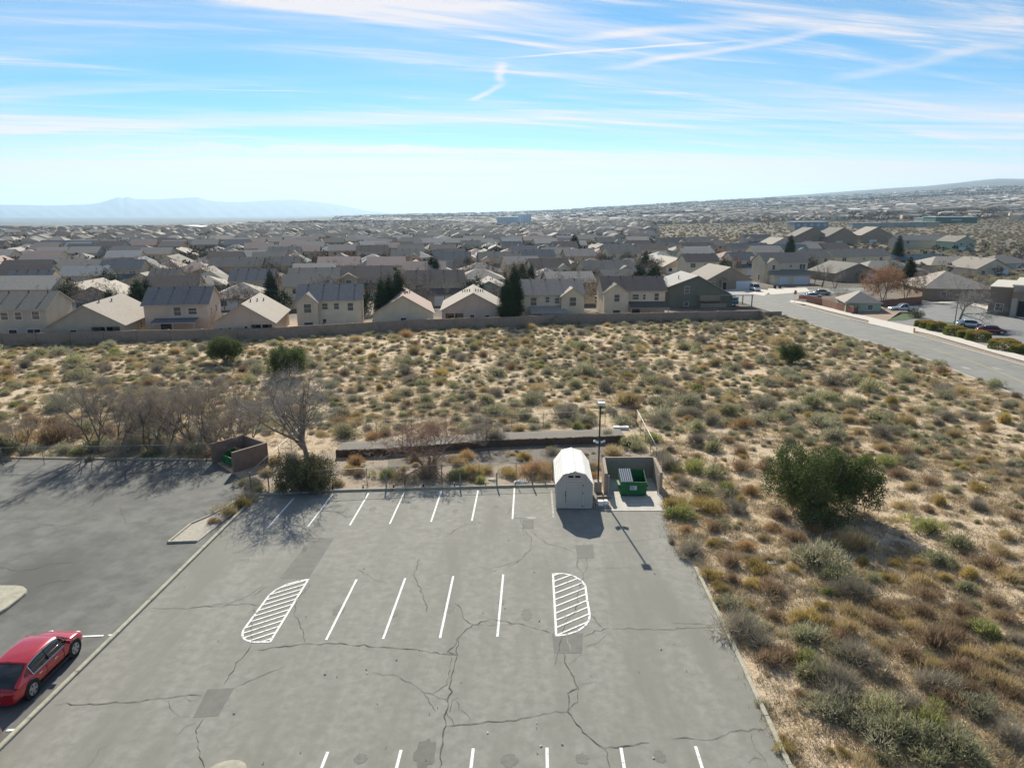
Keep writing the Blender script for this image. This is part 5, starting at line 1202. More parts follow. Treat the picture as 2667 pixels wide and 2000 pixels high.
# ---------------------------------------------------------------- vehicles
M_tyre = mat("tyre_rubber", (0.018, 0.018, 0.018), rough=0.85); M_rim = mat("alloy_rim", (0.45, 0.46, 0.48), rough=0.3, metal=0.7)
M_cglass = mat("car_glass", (0.012, 0.015, 0.018), rough=0.06, spec=0.8); M_chrome = mat("chrome_trim", (0.7, 0.72, 0.75), rough=0.15, metal=0.9)
M_plast = mat("black_trim_plastic", (0.02, 0.02, 0.022), rough=0.6); M_hl = mat("headlamp_glass", (0.6, 0.65, 0.72), rough=0.12); M_tl = mat("tail_lamp_red", (0.35, 0.01, 0.01), rough=0.2)
def paintm(name, c, rough=0.25, metal=0.2):
    m = mat(name, c, rough=rough, metal=metal, spec=0.6); m.node_tree.nodes["Principled BSDF"].inputs["Coat Weight"].default_value = 0.8
    m.node_tree.nodes["Principled BSDF"].inputs["Coat Roughness"].default_value = 0.06; return m
def loft(secs, smooth_levels=1):
    """secs: list of (y, [(x, z) half profile from bottom centre to top centre])"""
    mb = MB(); n = len(secs[0][1]); ring = 2 * n - 2
    for y, pr in secs:
        full = pr + [(-x, z) for x, z in pr[-2:0:-1]]
        for x, z in full: mb.v.append((x, y, z))
    for s_ in range(len(secs) - 1):
        for k in range(ring): a = s_ * ring + k; b = s_ * ring + (k + 1) % ring; mb.f.append((a, b, b + ring, a + ring)); mb.m.append(0)
    mb.f.append(tuple(range(ring - 1, -1, -1))); mb.m.append(0); e = (len(secs) - 1) * ring; mb.f.append(tuple(range(e, e + ring))); mb.m.append(0)
    return mb
def sub(o, lv=2):
    m = o.modifiers.new("s", 'SUBSURF'); m.levels = lv; m.render_levels = lv; return o
def wheel(parent, x, y, r, side, wd=.22):
    t = MB(); s_ = 1 if side > 0 else -1
    t.tube((x - wd / 2, y, r), (x + wd / 2, y, r), r, r, n=24); w = obj("wheel", t, M_tyre, parent)
    t = MB(); xo = x + s_ * (wd / 2 + .004); t.tube((x + s_ * wd / 2 * .9, y, r), (xo, y, r), r * .70, r * .68, n=20); obj("rim", t, M_rim, w)
    t = MB()
    for k in range(5):
        a = 2 * math.pi * k / 5 + .3; a2 = a + .62
        q = [(xo + s_ * .004, y + r * .2 * math.cos((a + a2) / 2), r + r * .2 * math.sin((a + a2) / 2)), (xo + s_ * .004, y + r * .60 * math.cos(a + .1), r + r * .60 * math.sin(a + .1)), (xo + s_ * .004, y + r * .60 * math.cos(a2 - .05), r + r * .60 * math.sin(a2 - .05))]
        t.add(q, [(0, 1, 2), (2, 1, 0)])
    obj("rim_opening", t, M_plast, w)
def make_car(label, cat, loc, rz, pm, L=4.75, W=1.88, H=1.62, r=.37, name="parked_car", detail=True, van=False):
    """nose towards +y"""
    root = thing(name, label, cat, loc, rz); w = W / 2; h = L / 2; belt = .63 * H if not van else .52 * H
    hood = .66 * H if not van else .62 * H
    def sec(y, wl, zt, zb=.26, zm=None): return (y, [(0, zb), (wl * w * .86, zb), (wl * w, zb + .16), (wl * w, zt * .72), (wl * w * .955, zt - .03), (wl * w * .80, zt), (0, zt + .03)])
    if van: ys = [(-h, .93, belt * 1.0), (-h + .12, .98, belt), (-.6, 1, belt), (.9, 1, belt), (h * .62, .99, hood * .9), (h - .18, .95, hood * .78), (h, .86, hood * .62)]
    else: ys = [(-h, .80, belt * .82), (-h + .10, .93, belt * .96), (-h + .5, .99, belt * 1.02), (-.6, 1.0, belt), (.7, 1.0, belt * .97), (h * .55, .99, hood * .95), (h - .55, .97, hood * .88), (h - .25, .92, hood * .78), (h - .06, .82, hood * .66), (h, .70, hood * .52)]
    body = sub(obj("body", loft([sec(y, a, z) for y, a, z in ys]), pm, root, True), 2)
    # greenhouse: glass, pillars, roof
    zb = belt - .05
    if van: st = [(-h + .05, H * .80, .90), (-h + .14, H * .97, .88), (-h * .4, H, .88), (h * .20, H * .99, .86), (h * .34, H * .95, .84), (h * .56, belt + .02, .90)]
    else: st = [(-h + .22, belt + .04, .84), (-h + .62, H * .80, .78), (-h + 1.12, H * .93, .74), (-.75, H * .985, .73), (-.10, H, .74), (.45, H * .98, .73), (.78, H * .93, .74), (h * .56, belt + .02, .86)]
    n_ = len(st)
    secs = [(y, [(0, zb), (w * (.955 if 0 < i < n_ - 1 else .93), zb), (wt * w, z - .05), (wt * w * .72, z - .012), (0, z)]) for i, (y, z, wt) in enumerate(st)]
    obj("windows", loft(secs), M_cglass, root, True)
    top = MB(); e = .014
    lo_, hi_ = (0, n_ - 2) if van else (2, n_ - 2)
    for i in range(lo_, hi_ + 1):
        y, z, wt = st[i]
        for x, zz in ((-wt * w * 1.03, z - .075), (-wt * w * 1.01, z - .03), (-wt * w * .72, z + e), (0, z + e + .012), (wt * w * .72, z + e), (wt * w * 1.01, z - .03), (wt * w * 1.03, z - .075)): top.v.append((x, y, zz))
    m7 = hi_ - lo_ + 1
    for i in range(m7 - 1):
        for k in range(6): top.f.append((i * 7 + k, i * 7 + k + 1, (i + 1) * 7 + k + 1, (i + 1) * 7 + k)); top.m.append(0)
    roof = obj("roof", top, pm, root, True)
    if not van: sub(roof, 2)
    sd_ = roof.modifiers.new("t", 'SOLIDIFY'); sd_.thickness = .012
    if detail:
        mb = MB(); mb.tube((0, -h + 1.2, H * .95), (0, -h + 1.05, H * .95 + .16), .012, n=5); obj("aerial", mb, M_plast, roof)
    for sx in (-1, 1):
        for i, j in ((0, 2), (n_ - 1, n_ - 2)):
            p = Vector((sx * w * .94, st[i][0], zb)); q = Vector((sx * st[j][2] * w, st[j][0], st[j][1] - .05)); mb = MB(); mb.tube(p, q, .055 if i == 0 else .035, n=6); obj("pillar", mb, pm, root)
        if not van:      # painted rear quarter beside the back window
            mb = MB(); y0_, z0_, w0_ = st[0]; y1_, z1_, w1_ = st[1]; y2_, z2_, w2_ = st[2]
            mb.add([(sx * w * .96, y0_ - .02, zb), (sx * w * .975, y2_ + .1, zb), (sx * w2_ * w * 1.02, y2_, z2_ - .04), (sx * w1_ * w * 1.03, y1_, z1_ - .03), (sx * w0_ * w, y0_ - .02, z0_ + .02)], [(0, 1, 2, 3, 4), (4, 3, 2, 1, 0)]); obj("rear_quarter", mb, pm, root)
        mb = MB(); p = Vector((sx * w * .965, -.15, zb)); q = Vector((sx * st[3][2] * w * 1.01, -.25, H - .07)); mb.tube(p, q, .03, n=6); obj("pillar", mb, M_plast, root)
        yb1 = st[-1][0]
        if detail:
            mb = MB(); bl = [Vector((sx * w * .985, y, zb + .045)) for y in (-h + 1.15, -.5, .6, yb1 - .25)]
            tp = [Vector((sx * st[i][2] * w * 1.035, st[i][0], st[i][1] - .085)) for i in range(2, n_ - 1)]
            ln_ = bl[::-1] + tp + [bl[-1]]
            for p, q in zip(ln_[:-1], ln_[1:]): mb.tube(p, q, .014, n=5)
            obj("chrome_trim", mb, M_chrome, root)
            for y in (.15, -.85):
                mb = MB(); mb.box(min(sx * (w + .002), sx * (w + .03)), y - .09, belt * .80, max(sx * (w + .002), sx * (w + .03)), y + .09, belt * .80 + .035); obj("door_handle", mb, M_chrome, root)
            for y in (-.42, .72, -1.38):
                mb = MB(); mb.box(min(sx * (w - .02), sx * (w + .0035)), y - .006, .42, max(sx * (w - .02), sx * (w + .0035)), y + .006, belt * .86); obj("door_gap", mb, M_plast, root)
        mb = MB(); yy = yb1 - .35; mb.box(min(sx * (w - .02), sx * (w + .18)), yy - .05, belt - .02, max(sx * (w - .02), sx * (w + .18)), yy + .06, belt + .13); obj("mirror", mb, pm, root)
        mb = MB(); xx = sx * w * .66; mb.box(xx - .20, h - .26, hood * .60, xx + .16, h - .06, hood * .74); sub(obj("headlight", mb, M_hl, root, True), 1)
        mb = MB(); mb.box(xx - .16, -h - .012, belt * .62, xx + .20, -h + .14, belt * .80); obj("tail_light", mb, M_tl, root)
        mb = MB(); mb.box(min(sx * (w - .06), sx * (w + .012)), -h + 1.35, .22, max(sx * (w - .06), sx * (w + .012)), h - 1.35, .34); obj("sill", mb, M_plast, root)
    for y in (h * .61, -h * .58):
        for sx in (-1, 1):
            mb = MB(); mb.tube((sx * (w - .30), y, r + .01), (sx * (w + .006), y, r + .01), r + .065, n=22); obj("wheel_arch", mb, M_plast, root)
            wheel(root, sx * (w - .10), y, r, sx)
    mb = MB(); mb.box(-w * .42, h - .03, .34, w * .42, h + .015, .52); obj("grille", mb, M_plast, root)
    mb = MB(); mb.box(-.26, -h - .03, belt * .45, .26, -h - .002, belt * .45 + .14); obj("number_plate", mb, M_frame, root)
    if van:
        mb = MB(); mb.box(-w * .9, -h + .15, H - .02, w * .9, h * .25, H + .03); obj("roof_panel", mb, pm, root)
    return root
M_red = paintm("candy_red_paint", (0.40, 0.005, 0.018)); M_red2 = paintm("dark_red_paint", (0.20, 0.008, 0.012)); M_white = paintm("white_car_paint", (0.72, 0.73, 0.74), .3, 0); M_silver = paintm("silver_car_paint", (0.42, 0.45, 0.50), .3, .5)
cx = (pt(197, 1712).x + pt(88, 1813).x) / 2 - 0.92
cp = Vector((cx, 27.0, G0(cx, 27.0) + .006)); make_car("glossy red car with chrome-trimmed side windows parked beside the left kerb", "car", cp, R(-1.0), M_red, 4.75, 1.86, 1.54)
cp = Vector((-20.0, 20.65, G0(-20, 20.6) + .006)); make_car("dark red car at the left edge, only its front corner showing", "car", cp, R(0), M_red2, 4.8, 1.88, 1.5)
p = pt(1976, 760); make_car("white van parked nose-out beside the white garage door of the brown house", "van", p + Vector((-.2, 2.6, .03)), R(178), M_white, 5.2, 1.95, 2.0, .38, "parked_van", False, True)
p = pt(2585, 872); make_car("dark red car behind the clipped hedges in the right car park", "car", p + Vector((.5, 1.2, .05)), R(-112), M_red2, 4.7, 1.85, 1.5, detail=False)
p = pt(2540, 857); make_car("white car mostly hidden behind the clipped hedges, beside the dark red car", "car", p + Vector((.2, 2.0, .05)), R(-112), M_white, 4.6, 1.8, 1.45, detail=False)
p = pt(2120, 778); make_car("white car parked behind the orange barrier near the stop sign", "car", p + Vector((0, .9, .03)), R(-95), M_white, 4.7, 1.85, 1.5, detail=False)
p = pt(2148, 770); make_car("beige pickup-like car parked beyond the white car near the red-brown wall", "car", p + Vector((0, 2, .03)), R(-95), paintm("beige_car_paint", (.45, .42, .36)), 4.7, 1.85, 1.5, detail=False)
p = pt(1568, 797)
for (x, y, d, m_, lab) in ((1556, 790, 3.0, M_white, "white car parked between the tan-roofed and brown-roofed two-storey houses"), (1016, 797, 5.0, M_white, "white car parked in the gap right of the slate-roofed beige house")):
    p = pt(x, y); make_car(lab, "car", p + Vector((0, d, .03)), R(80), m_, 4.6, 1.8, 1.45, detail=False)
def pickup(label, loc, rz, pm):
    L, W, H, r = 6.0, 1.95, 1.85, .40; root = thing("pickup_truck", label, "pickup truck", loc, rz); w = W / 2; h = L / 2
    sec = lambda y, a, z, zb=.42: (y, [(0, zb), (a * w * .9, zb), (a * w, zb + .12), (a * w, z * .78), (a * w * .97, z - .03), (a * w * .85, z), (0, z + .02)])
    sub(obj("body", loft([sec(h, .84, .85), sec(h - .15, .95, 1.05), sec(h * .45, 1, 1.15), sec(h * .30, 1, 1.18), sec(-h * .28, 1, 1.18), sec(-h * .30, 1, 1.15)][::-1]), pm, root, True), 1)
    mb = MB(); y0, y1 = -h * .26, h * .38; B = [(-w * .93, y0, 1.12), (w * .93, y0, 1.12), (w * .93, y1, 1.12), (-w * .93, y1, 1.12)]; T = [(-w * .78, y0 + .1, H - .05), (w * .78, y0 + .1, H - .05), (w * .78, y1 - .75, H - .05), (-w * .78, y1 - .75, H - .05)]
    mb.add(B + T, [(4, 5, 6, 7)] + [(k, (k + 1) % 4, (k + 1) % 4 + 4, k + 4) for k in range(4)]); obj("windows", mb, M_cglass, root)
    mb = MB(); mb.box(-w * .80, y0 + .05, H - .05, w * .80, y1 - .68, H); obj("roof", mb, pm, root)
    for sx in (-1, 1):
        for i in (0, 3) if sx < 0 else (1, 2):
            mb = MB(); mb.tube(B[i], T[i], .05, n=6); obj("pillar", mb, pm, root)
        mb = MB(); m0, m1 = Vector((sx * w * .93, .15, 1.12)), Vector((sx * w * .79, .15, H - .05)); mb.tube(m0, m1, .035, n=6); obj("pillar", mb, pm, root)
        x0, x1 = sorted((sx * w, sx * (w - .10))); mb = MB(); mb.box(x0, -h + .02, .50, x1, -h * .31, 1.18); obj("bed_side", mb, pm, root)
        mb = MB(); x0, x1 = sorted((sx * (w + .002), sx * (w + .17))); mb.box(x0, y1 - .45, 1.12, x1, y1 - .30, 1.30); obj("mirror", mb, M_plast, root)
        mb = MB(); mb.box(sx * w * .7 - .16, h - .12, .72, sx * w * .7 + .16, h - .01, .92); obj("headlight", mb, M_hl, root)
        for y in (h * .60, -h * .60):
            mb = MB(); mb.tube((sx * (w - .3), y, r), (sx * (w + .006), y, r), r + .07, n=20); obj("wheel_arch", mb, M_plast, root); wheel(root, sx * (w - .10), y, r, sx)
    mb = MB(); mb.box(-w + .1, -h + .1, .50, w - .1, -h * .31, .62); obj("bed_floor", mb, M_plast, root)
    mb = MB(); mb.box(-w + .02, -h, .50, w - .02, -h + .08, 1.16); obj("tailgate", mb, pm, root); mb = MB(); mb.box(-w * .96, -h - .15, .42, w * .96, -h - .02, .56); obj("bumper", mb, M_chrome, root)
    mb = MB(); mb.box(-w * .8, h - .06, .44, w * .8, h + .04, .62); obj("bumper", mb, pm, root)
p = pt(2357, 815); pickup("silver extended-cab pickup truck parked on the lawn edge right of the garden wall", p + Vector((0, 1.0, .08)), R(86), M_silver)

# ---------------------------------------------------------------- street furniture and yard things
def stop_sign():
    p = pt(2069, 790); root = thing("stop_sign", "red octagonal stop sign on a thin grey post at the junction", "stop sign", p, R(8))
    mb = MB(); mb.tube((0, 0, -.2), (0, 0, 3.0), .03, n=8); obj("post", mb, M_galv, root)
    def octo(r, y0, y1):
        mb = MB(); P = [(r * math.cos(R(22.5 + 45 * k)), 2.6 + r * math.sin(R(22.5 + 45 * k))) for k in range(8)]; mb.prism(P, y0, y1); return mb
    b = obj("sign_border", octo(.47, -.05, -.035), M_frame, root); obj("sign_face", octo(.43, -.056, -.0505), mat("stop_red", (0.36, 0.012, 0.02), rough=.5), b)
    cu = bpy.data.curves.new("word", 'FONT'); cu.body = "STOP"; cu.size = .34; cu.extrude = .004; cu.align_x = 'CENTER'; cu.align_y = 'CENTER'; cu.offset = .006
    tmp = bpy.data.objects.new("t", cu); COL.objects.link(tmp); bpy.context.view_layer.update()
    me = bpy.data.meshes.new_from_object(tmp.evaluated_get(bpy.context.evaluated_depsgraph_get())); bpy.data.objects.remove(tmp); me.materials.clear(); me.materials.append(M_frame)
    o = link("lettering", me, b); o.location = (0, -.061, 2.6); o.rotation_euler = (R(90), 0, 0)
    mb = MB(); mb.box(-.30, -.01, 3.05, .30, .01, 3.2); obj("street_name_blade", mb, mat("blade_green", (.02, .12, .06), rough=.5), root)
stop_sign()
def street_lamp(px, py, h, label, arm=1):
    p = pt(px, py); root = thing("street_lamp", label, "street lamp", p); M_p = mat("lamp_pole_brown", (0.16, 0.115, 0.085), rough=.7)
    mb = MB(); mb.tube((0, 0, 0), (0, 0, .8), .28, .27, n=14); obj("footing", mb, M_conc, root)
    mb = MB(); mb.tube((0, 0, .8), (0, 0, h), .09, .065, n=8); obj("pole", mb, M_p, root)
    mb = MB(); mb.tube((0, 0, h - .15), (arm * .9, 0, h - .05), .035, n=6); obj("arm", mb, M_p, root)
    mb = MB(); mb.box(min(arm * .6, arm * 1.4), -.22, h - .1, max(arm * .6, arm * 1.4), .22, h + .06); obj("lamp_head", mb, M_p, root)
street_lamp(2303, 812, 8.2, "brown lamp post left of the silver pickup, in front of the orange tree")
street_lamp(2486, 846, 6.8, "brown lamp post standing beside the pale bare tree trunk")
def hydrant():
    p = pt(2380, 866); root = thing("fire_hydrant", "yellow fire hydrant on the verge by the driveway apron", "fire hydrant", p + Vector((0, 0, .08))); m = mat("hydrant_yellow", (.55, .42, .12), rough=.5)
    mb = MB(); mb.tube((0, 0, 0), (0, 0, .62), .13, .12, n=12); mb.tube((0, 0, 0), (0, 0, .05), .19, .19, n=12); obj("barrel", mb, m, root)
    mb = MB(); mb.tube((0, 0, .62), (0, 0, .78), .15, .06, n=12); obj("bonnet", mb, m, root)
    for a in (0, 1.57, 3.14): 
        mb = MB(); mb.tube((0, 0, .45), (.22 * math.cos(a - 1.57), .22 * math.sin(a - 1.57), .45), .06, n=10); obj("outlet_cap", mb, m, root)
hydrant()
def barrier():
    p = pt(2090, 786); root = thing("orange_barrier", "orange mesh barrier with a blue lid, standing by the stop sign", "barrier", p + Vector((0, .5, .1)), R(-10)); m = mat("barrier_orange", (.50, .13, .06), rough=.7)
    mb = MB(); mb.box(-.8, -.04, .55, .8, .04, 1.35); obj("panel", mb, m, root)
    for x in (-.75, .75):
        mb = MB(); mb.box(x - .05, -.25, 0, x + .05, .25, .06); mb.box(x - .04, -.03, .06, x + .04, .03, 1.6); obj("leg", mb, m, root)
    mb = MB(); mb.box(-.5, .06, 1.36, .6, .6, 1.6); obj("lid", mb, mat("sky_blue_plastic", (.16, .38, .60), rough=.4), root)
barrier()
def bin_(px, py, dx, label):
    p = pt(px, py); root = thing("wheelie_bin", label, "rubbish bin", p + Vector((dx, -.2, 0)), R(6)); m = mat("bin_teal", (.012, .045, .05), rough=.5)
    mb = MB(); mb.add([(-.26, -.28, 0), (.26, -.28, 0), (.26, .28, 0), (-.26, .28, 0), (-.34, -.36, 1.1), (.34, -.36, 1.1), (.34, .36, 1.1), (-.34, .36, 1.1)], [(3, 2, 1, 0), (4, 5, 6, 7), (0, 1, 5, 4), (1, 2, 6, 5), (2, 3, 7, 6), (3, 0, 4, 7)]); obj("body", mb, m, root)
    mb = MB(); mb.box(-.36, -.4, 1.1, .36, .4, 1.18); obj("lid", mb, m, root)
bin_(2017, 752, 0, "left dark green wheeled bin in front of the two-storey house's garage"); bin_(2027, 752, .35, "right dark green wheeled bin in front of the two-storey house's garage")
def hoop():
    p = pt(1709, 800); p.y += 3.0; p.z = G0(p.x, p.y); root = thing("basketball_hoop", "basketball hoop with white backboard behind the block wall", "basketball hoop", p)
    mb = MB(); mb.tube((0, 0, 0), (0, -.1, 3.1), .06, n=8); obj("pole", mb, M_black, root)
    mb = MB(); pts = [(.62 * math.cos(R(k)) , 3.25 + .44 * math.sin(R(k))) for k in range(0, 181, 20)] + [(-.42, 2.85), (.42, 2.85)]; mb.prism([(x, z) for x, z in pts], -.22, -.18); obj("backboard", mb, mat("backboard_white", (.75, .76, .78), rough=.3), root)
    mb = MB()
    for k in range(12): a, b = 2 * math.pi * k / 12, 2 * math.pi * (k + 1) / 12; mb.tube((.23 * math.cos(a), -.48 + .23 * math.sin(a), 3.0), (.23 * math.cos(b), -.48 + .23 * math.sin(b), 3.0), .012, n=4)
    obj("rim", mb, mat("hoop_orange", (.6, .12, .03), rough=.4), root)
hoop()
def canopy(px, py, dy, label, c):
    p = pt(px, py); p.y += dy; p.z = G0(p.x, p.y); root = thing("canopy_tent", label, "canopy", p, R(8)); m = mat("canopy_cloth", c, rough=.9)
    mb = MB(); s_ = 1.6; mb.add([(-s_, -s_, 2.2), (s_, -s_, 2.2), (s_, s_, 2.2), (-s_, s_, 2.2), (0, 0, 3.0), (-s_, -s_, 1.95), (s_, -s_, 1.95), (s_, s_, 1.95), (-s_, s_, 1.95)], [(0, 1, 4), (1, 2, 4), (2, 3, 4), (3, 0, 4), (5, 6, 1, 0), (6, 7, 2, 1), (7, 8, 3, 2), (8, 5, 0, 3)]); obj("cloth", mb, m, root)
    for x in (-s_, s_):
        for y in (-s_, s_):
            mb = MB(); mb.tube((x, y, 0), (x, y, 2.2), .03, n=6); obj("leg", mb, M_galv, root)
canopy(892, 838, 2.5, "navy pop-up canopy in the yard of the slate-roofed beige house", (.02, .035, .065))
def carport():
    p = pt(1946, 800); root = thing("carport", "open carport with grey flat roof over a blue and white camper, beside the olive house", "carport", p, R(3))
    mb = MB(); mb.box(-7.0, -.5, 2.75, 1.2, 6, 2.95); obj("roof", mb, MR["light grey"], root)
    for x in (-6.5, .95):
        for y in (-.2, 5.6):
            mb = MB(); mb.box(x - .1, y - .1, -.3, x + .1, y + .1, 2.747); obj("post", mb, MW["brown"], root)
    q = Vector((p.x - 3.0, p.y + 1.5, p.z)); r2 = thing("camper", "blue and white camper trailer under the carport beside the olive house", "camper", q, R(3))
    mb = MB(); mb.box(-1.4, 0, .45, 1.4, 3.6, 1.3); obj("lower_body", mb, mat("camper_blue", (.06, .16, .25), rough=.4), r2)
    mb = MB(); mb.box(-1.38, .02, 1.303, 1.38, 3.58, 2.2); obj("upper_body", mb, M_white, r2)
    mb = MB(); mb.box(-1.1, -.01, 1.4, 1.1, .017, 1.9); obj("window", mb, mat("camper_pane", (.05, .12, .18), rough=.15), r2)
    for x in (-1.2, 1.2):
        mb = MB(); mb.tube((x - .1, 1.8, .35), (x + .1, 1.8, .35), .35, n=16); obj("wheel", mb, M_tyre, r2)
carport()
# the far landmarks
M_fpane = mat("pale_blue_glass", (.34, .44, .54), rough=.5)
def block(name, label, cat, px, py, w, d, h, m, rz=0, mroof=None, windows=None):
    p = pt(px, py); root = thing(name, label, cat, p, rz); mb = MB(); mb.box(-w / 2, 0, -2, w / 2, d, h); obj("walls", mb, m, root)
    mb = MB(); mb.box(-w / 2 - .5, -.5, h, w / 2 + .5, d + .5, h + .6); obj("roof", mb, mroof or M_garage, root)
    if windows:
        nx, nz, ww, wh = windows
        for j in range(nz):
            for i in range(nx):
                mb = MB(); x = -w / 2 + w * (i + .5) / nx; z = h * (j + .45) / nz; mb.box(x - ww / 2, -.25, z, x + ww / 2, -.003, z + wh); obj("window", mb, M_fpane, root)
    return root
block("warehouse", "long green warehouse on the open ground at far right", "warehouse", 2490, 582, 48, 30, 7, mat("green_metal_wall", (.10, .19, .14), rough=.6), R(-3), windows=(1, 1, 12, 1.6))
block("warehouse", "pale long building adjoining the green warehouse on its left", "warehouse", 2432, 580, 20, 30, 5, mat("pale_metal_wall", (.38, .40, .38), rough=.6), R(-3))
block("shed_building", "long grey metal building with white roof standing alone on the open ground", "building", 2113, 600, 34, 18, 8, mat("grey_metal_wall", (.26, .26, .25), rough=.6), R(2), windows=(5, 1, 3.5, 3))
for i in range(6): block("row_house", ["grey row house at the left end of the row before the green warehouse", "second row house from the left before the green warehouse", "third row house from the left before the green warehouse", "fourth row house from the left, with pale blue roof edge", "fifth row house from the left before the green warehouse", "row house at the right end, nearest the green warehouse"][i], "row house",
          2238 + i * 38, 594 - i * 0.6, 15, 12, 4.6, MW["grey-tan"] if i % 2 else MW["grey"], 0, mat("row_roof", (.42, .48, .52) if i % 2 else (.30, .29, .27)), (3, 1, 1.4, 1.3))
block("hospital", "blue-glass multi-storey building rising from the distant town, left part", "office block", 1322, 590, 40, 25, 17, mat("blue_cladding", (.55, .64, .72), rough=.4), 0, windows=(7, 5, 3.4, 1.6))
block("hospital", "blue-glass multi-storey building rising from the distant town, right part", "office block", 1362, 588, 32, 25, 21, mat("blue_cladding2", (.60, .68, .74), rough=.4), 0, windows=(6, 6, 3, 1.6))
# ---------------------------------------------------------------- vegetation
pr_ = random.Random(9)
def tri_mesh(name, V, mats, mi=None, quads=False):
    n = len(V) // 3; me = bpy.data.meshes.new(name); me.vertices.add(n * 3); me.vertices.foreach_set("co", np.asarray(V, np.float32).ravel())
    me.loops.add(n * 3); me.loops.foreach_set("vertex_index", np.arange(n * 3, dtype=np.int32)); me.polygons.add(n)
    me.polygons.foreach_set("loop_start", np.arange(0, n * 3, 3, dtype=np.int32)); me.polygons.foreach_set("loop_total", np.full(n, 3, np.int32))
    for m in (mats if isinstance(mats, (list, tuple)) else [mats]): me.materials.append(m)
    if mi is not None: me.polygons.foreach_set("material_index", np.asarray(mi, np.int32))
    me.update(calc_edges=True); return me
def nrm(a): return a / (np.linalg.norm(a, axis=1, keepdims=True) + 1e-9)
def blades(P, Dv, ln, wd, rs):
    """one thin triangle per point: base at P, pointing along Dv"""
    n = len(P); Dv = nrm(Dv); side = nrm(np.cross(Dv, rs.normal(size=(n, 3)))); wd = np.broadcast_to(np.asarray(wd, float), (n,))[:, None]; ln = np.broadcast_to(np.asarray(ln, float), (n,))[:, None]
    return np.stack([P - side * wd / 2, P + side * wd / 2, P + Dv * ln], 1).reshape(-1, 3)
def bush_mesh(name, seed, mats, n=800, rx=.5, rz=.42, ln=.16, wd=.022, up=.5, lumps=5, split=.12):
    """fuzzy lumpy dome of fine shoots of about unit metre width"""
    rs = np.random.RandomState(seed)
    C = np.column_stack([rs.normal(0, .40 * rx, lumps), rs.normal(0, .40 * rx, lumps), np.abs(rs.normal(0, .12, lumps)) * rz]); S_ = rs.uniform(.42, .78, lumps)
    k = rs.randint(lumps, size=n); d = nrm(rs.normal(size=(n, 3))); d[:, 2] = np.abs(d[:, 2]) * 1.05 - .12
    rad = (rs.uniform(.30, 1.0, n) ** .55)[:, None] * S_[k][:, None]
    P = C[k] + d * rad * np.array([rx, rx, rz * 1.45]); P[:, 2] = np.maximum(P[:, 2], 0.0)
    Dv = d + np.array([0, 0, up]) + rs.normal(0, .45, (n, 3))
    V = blades(P, Dv, rs.uniform(.6, 1.4, n) * ln, rs.uniform(.6, 1.5, n) * wd, rs)
    m = max(30, n // 12); A = np.column_stack([rs.normal(0, .10 * rx, m), rs.normal(0, .10 * rx, m), np.zeros(m)]); d2 = nrm(rs.normal(size=(m, 3))); d2[:, 2] = np.abs(d2[:, 2]) + .3
    V2 = blades(A, d2, rs.uniform(.5, .9, m) * rz * 1.2, .018, rs)
    mi = np.concatenate([(rs.rand(n) < split).astype(int), np.full(m, 2)])
    return tri_mesh(name, np.vstack([V, V2]), mats, mi)
M_twig = mat("dry_twig", (0.13, 0.105, 0.085), rnd=.15)
def leafm(name, a, b, tr=.28, rnd=.22): return mat(name, tuple(c * k_ for c, k_ in zip(a, (1.27, 1.27, 1.24))), tuple(c * k_ for c, k_ in zip(b, (1.27, 1.27, 1.24))), scale=1.6, rough=.9, rnd=rnd, trans=tr, spec=.15)
KIND = {  # base colours of the shoots, second colour of scattered tips
    "grey sagebrush": (leafm("sage_leaf", (.225, .215, .14), (.31, .295, .205)), leafm("sage_tip", (.39, .36, .27), (.32, .29, .21))),
    "grey-green saltbush": (leafm("saltbush_leaf", (.24, .235, .13), (.32, .30, .18)), leafm("saltbush_tip", (.37, .35, .24), (.30, .29, .20))),
    "tan snakeweed": (leafm("snakeweed_shoot", (.30, .235, .125), (.40, .31, .18)), leafm("snakeweed_tip", (.47, .36, .20), (.40, .30, .16))),
    "golden rabbitbrush": (leafm("rabbitbrush_shoot", (.29, .225, .085), (.38, .29, .115)), leafm("rabbitbrush_flower", (.47, .35, .14), (.41, .30, .12))),
    "dry brown bush": (leafm("brown_shoot", (.20, .145, .095), (.28, .20, .135)), leafm("brown_tip", (.36, .24, .14), (.28, .20, .13))),
    "yellow-green shrub": (leafm("green_shoot", (.21, .225, .085), (.29, .29, .12)), leafm("green_tip", (.37, .35, .15), (.30, .30, .10))),
    "leafless grey bush": (leafm("bare_shoot", (.225, .20, .155), (.30, .265, .21), .15), leafm("bare_tip", (.37, .33, .27), (.28, .25, .20), .1)),
    "rusty orange bush": (leafm("rust_shoot", (.33, .215, .115), (.40, .27, .15)), leafm("rust_tip", (.46, .31, .16), (.40, .24, .1)))}
SHAPE = {"grey sagebrush": dict(ln=.13, wd=.026, up=.4, rz=.42, n=1100), "grey-green saltbush": dict(ln=.12, wd=.028, up=.3, rz=.42, n=1100), "tan snakeweed": dict(ln=.22, wd=.016, up=1.1, rz=.36, n=1000),
         "golden rabbitbrush": dict(ln=.18, wd=.020, up=.9, rz=.42, n=1100), "dry brown bush": dict(ln=.20, wd=.016, up=.8, rz=.38, n=1000), "yellow-green shrub": dict(ln=.15, wd=.024, up=.7, rz=.46, n=1100),
         "leafless grey bush": dict(ln=.24, wd=.013, up=.5, rz=.46, n=1100), "rusty orange bush": dict(ln=.2, wd=.018, up=1.0, rz=.40, n=1000)}
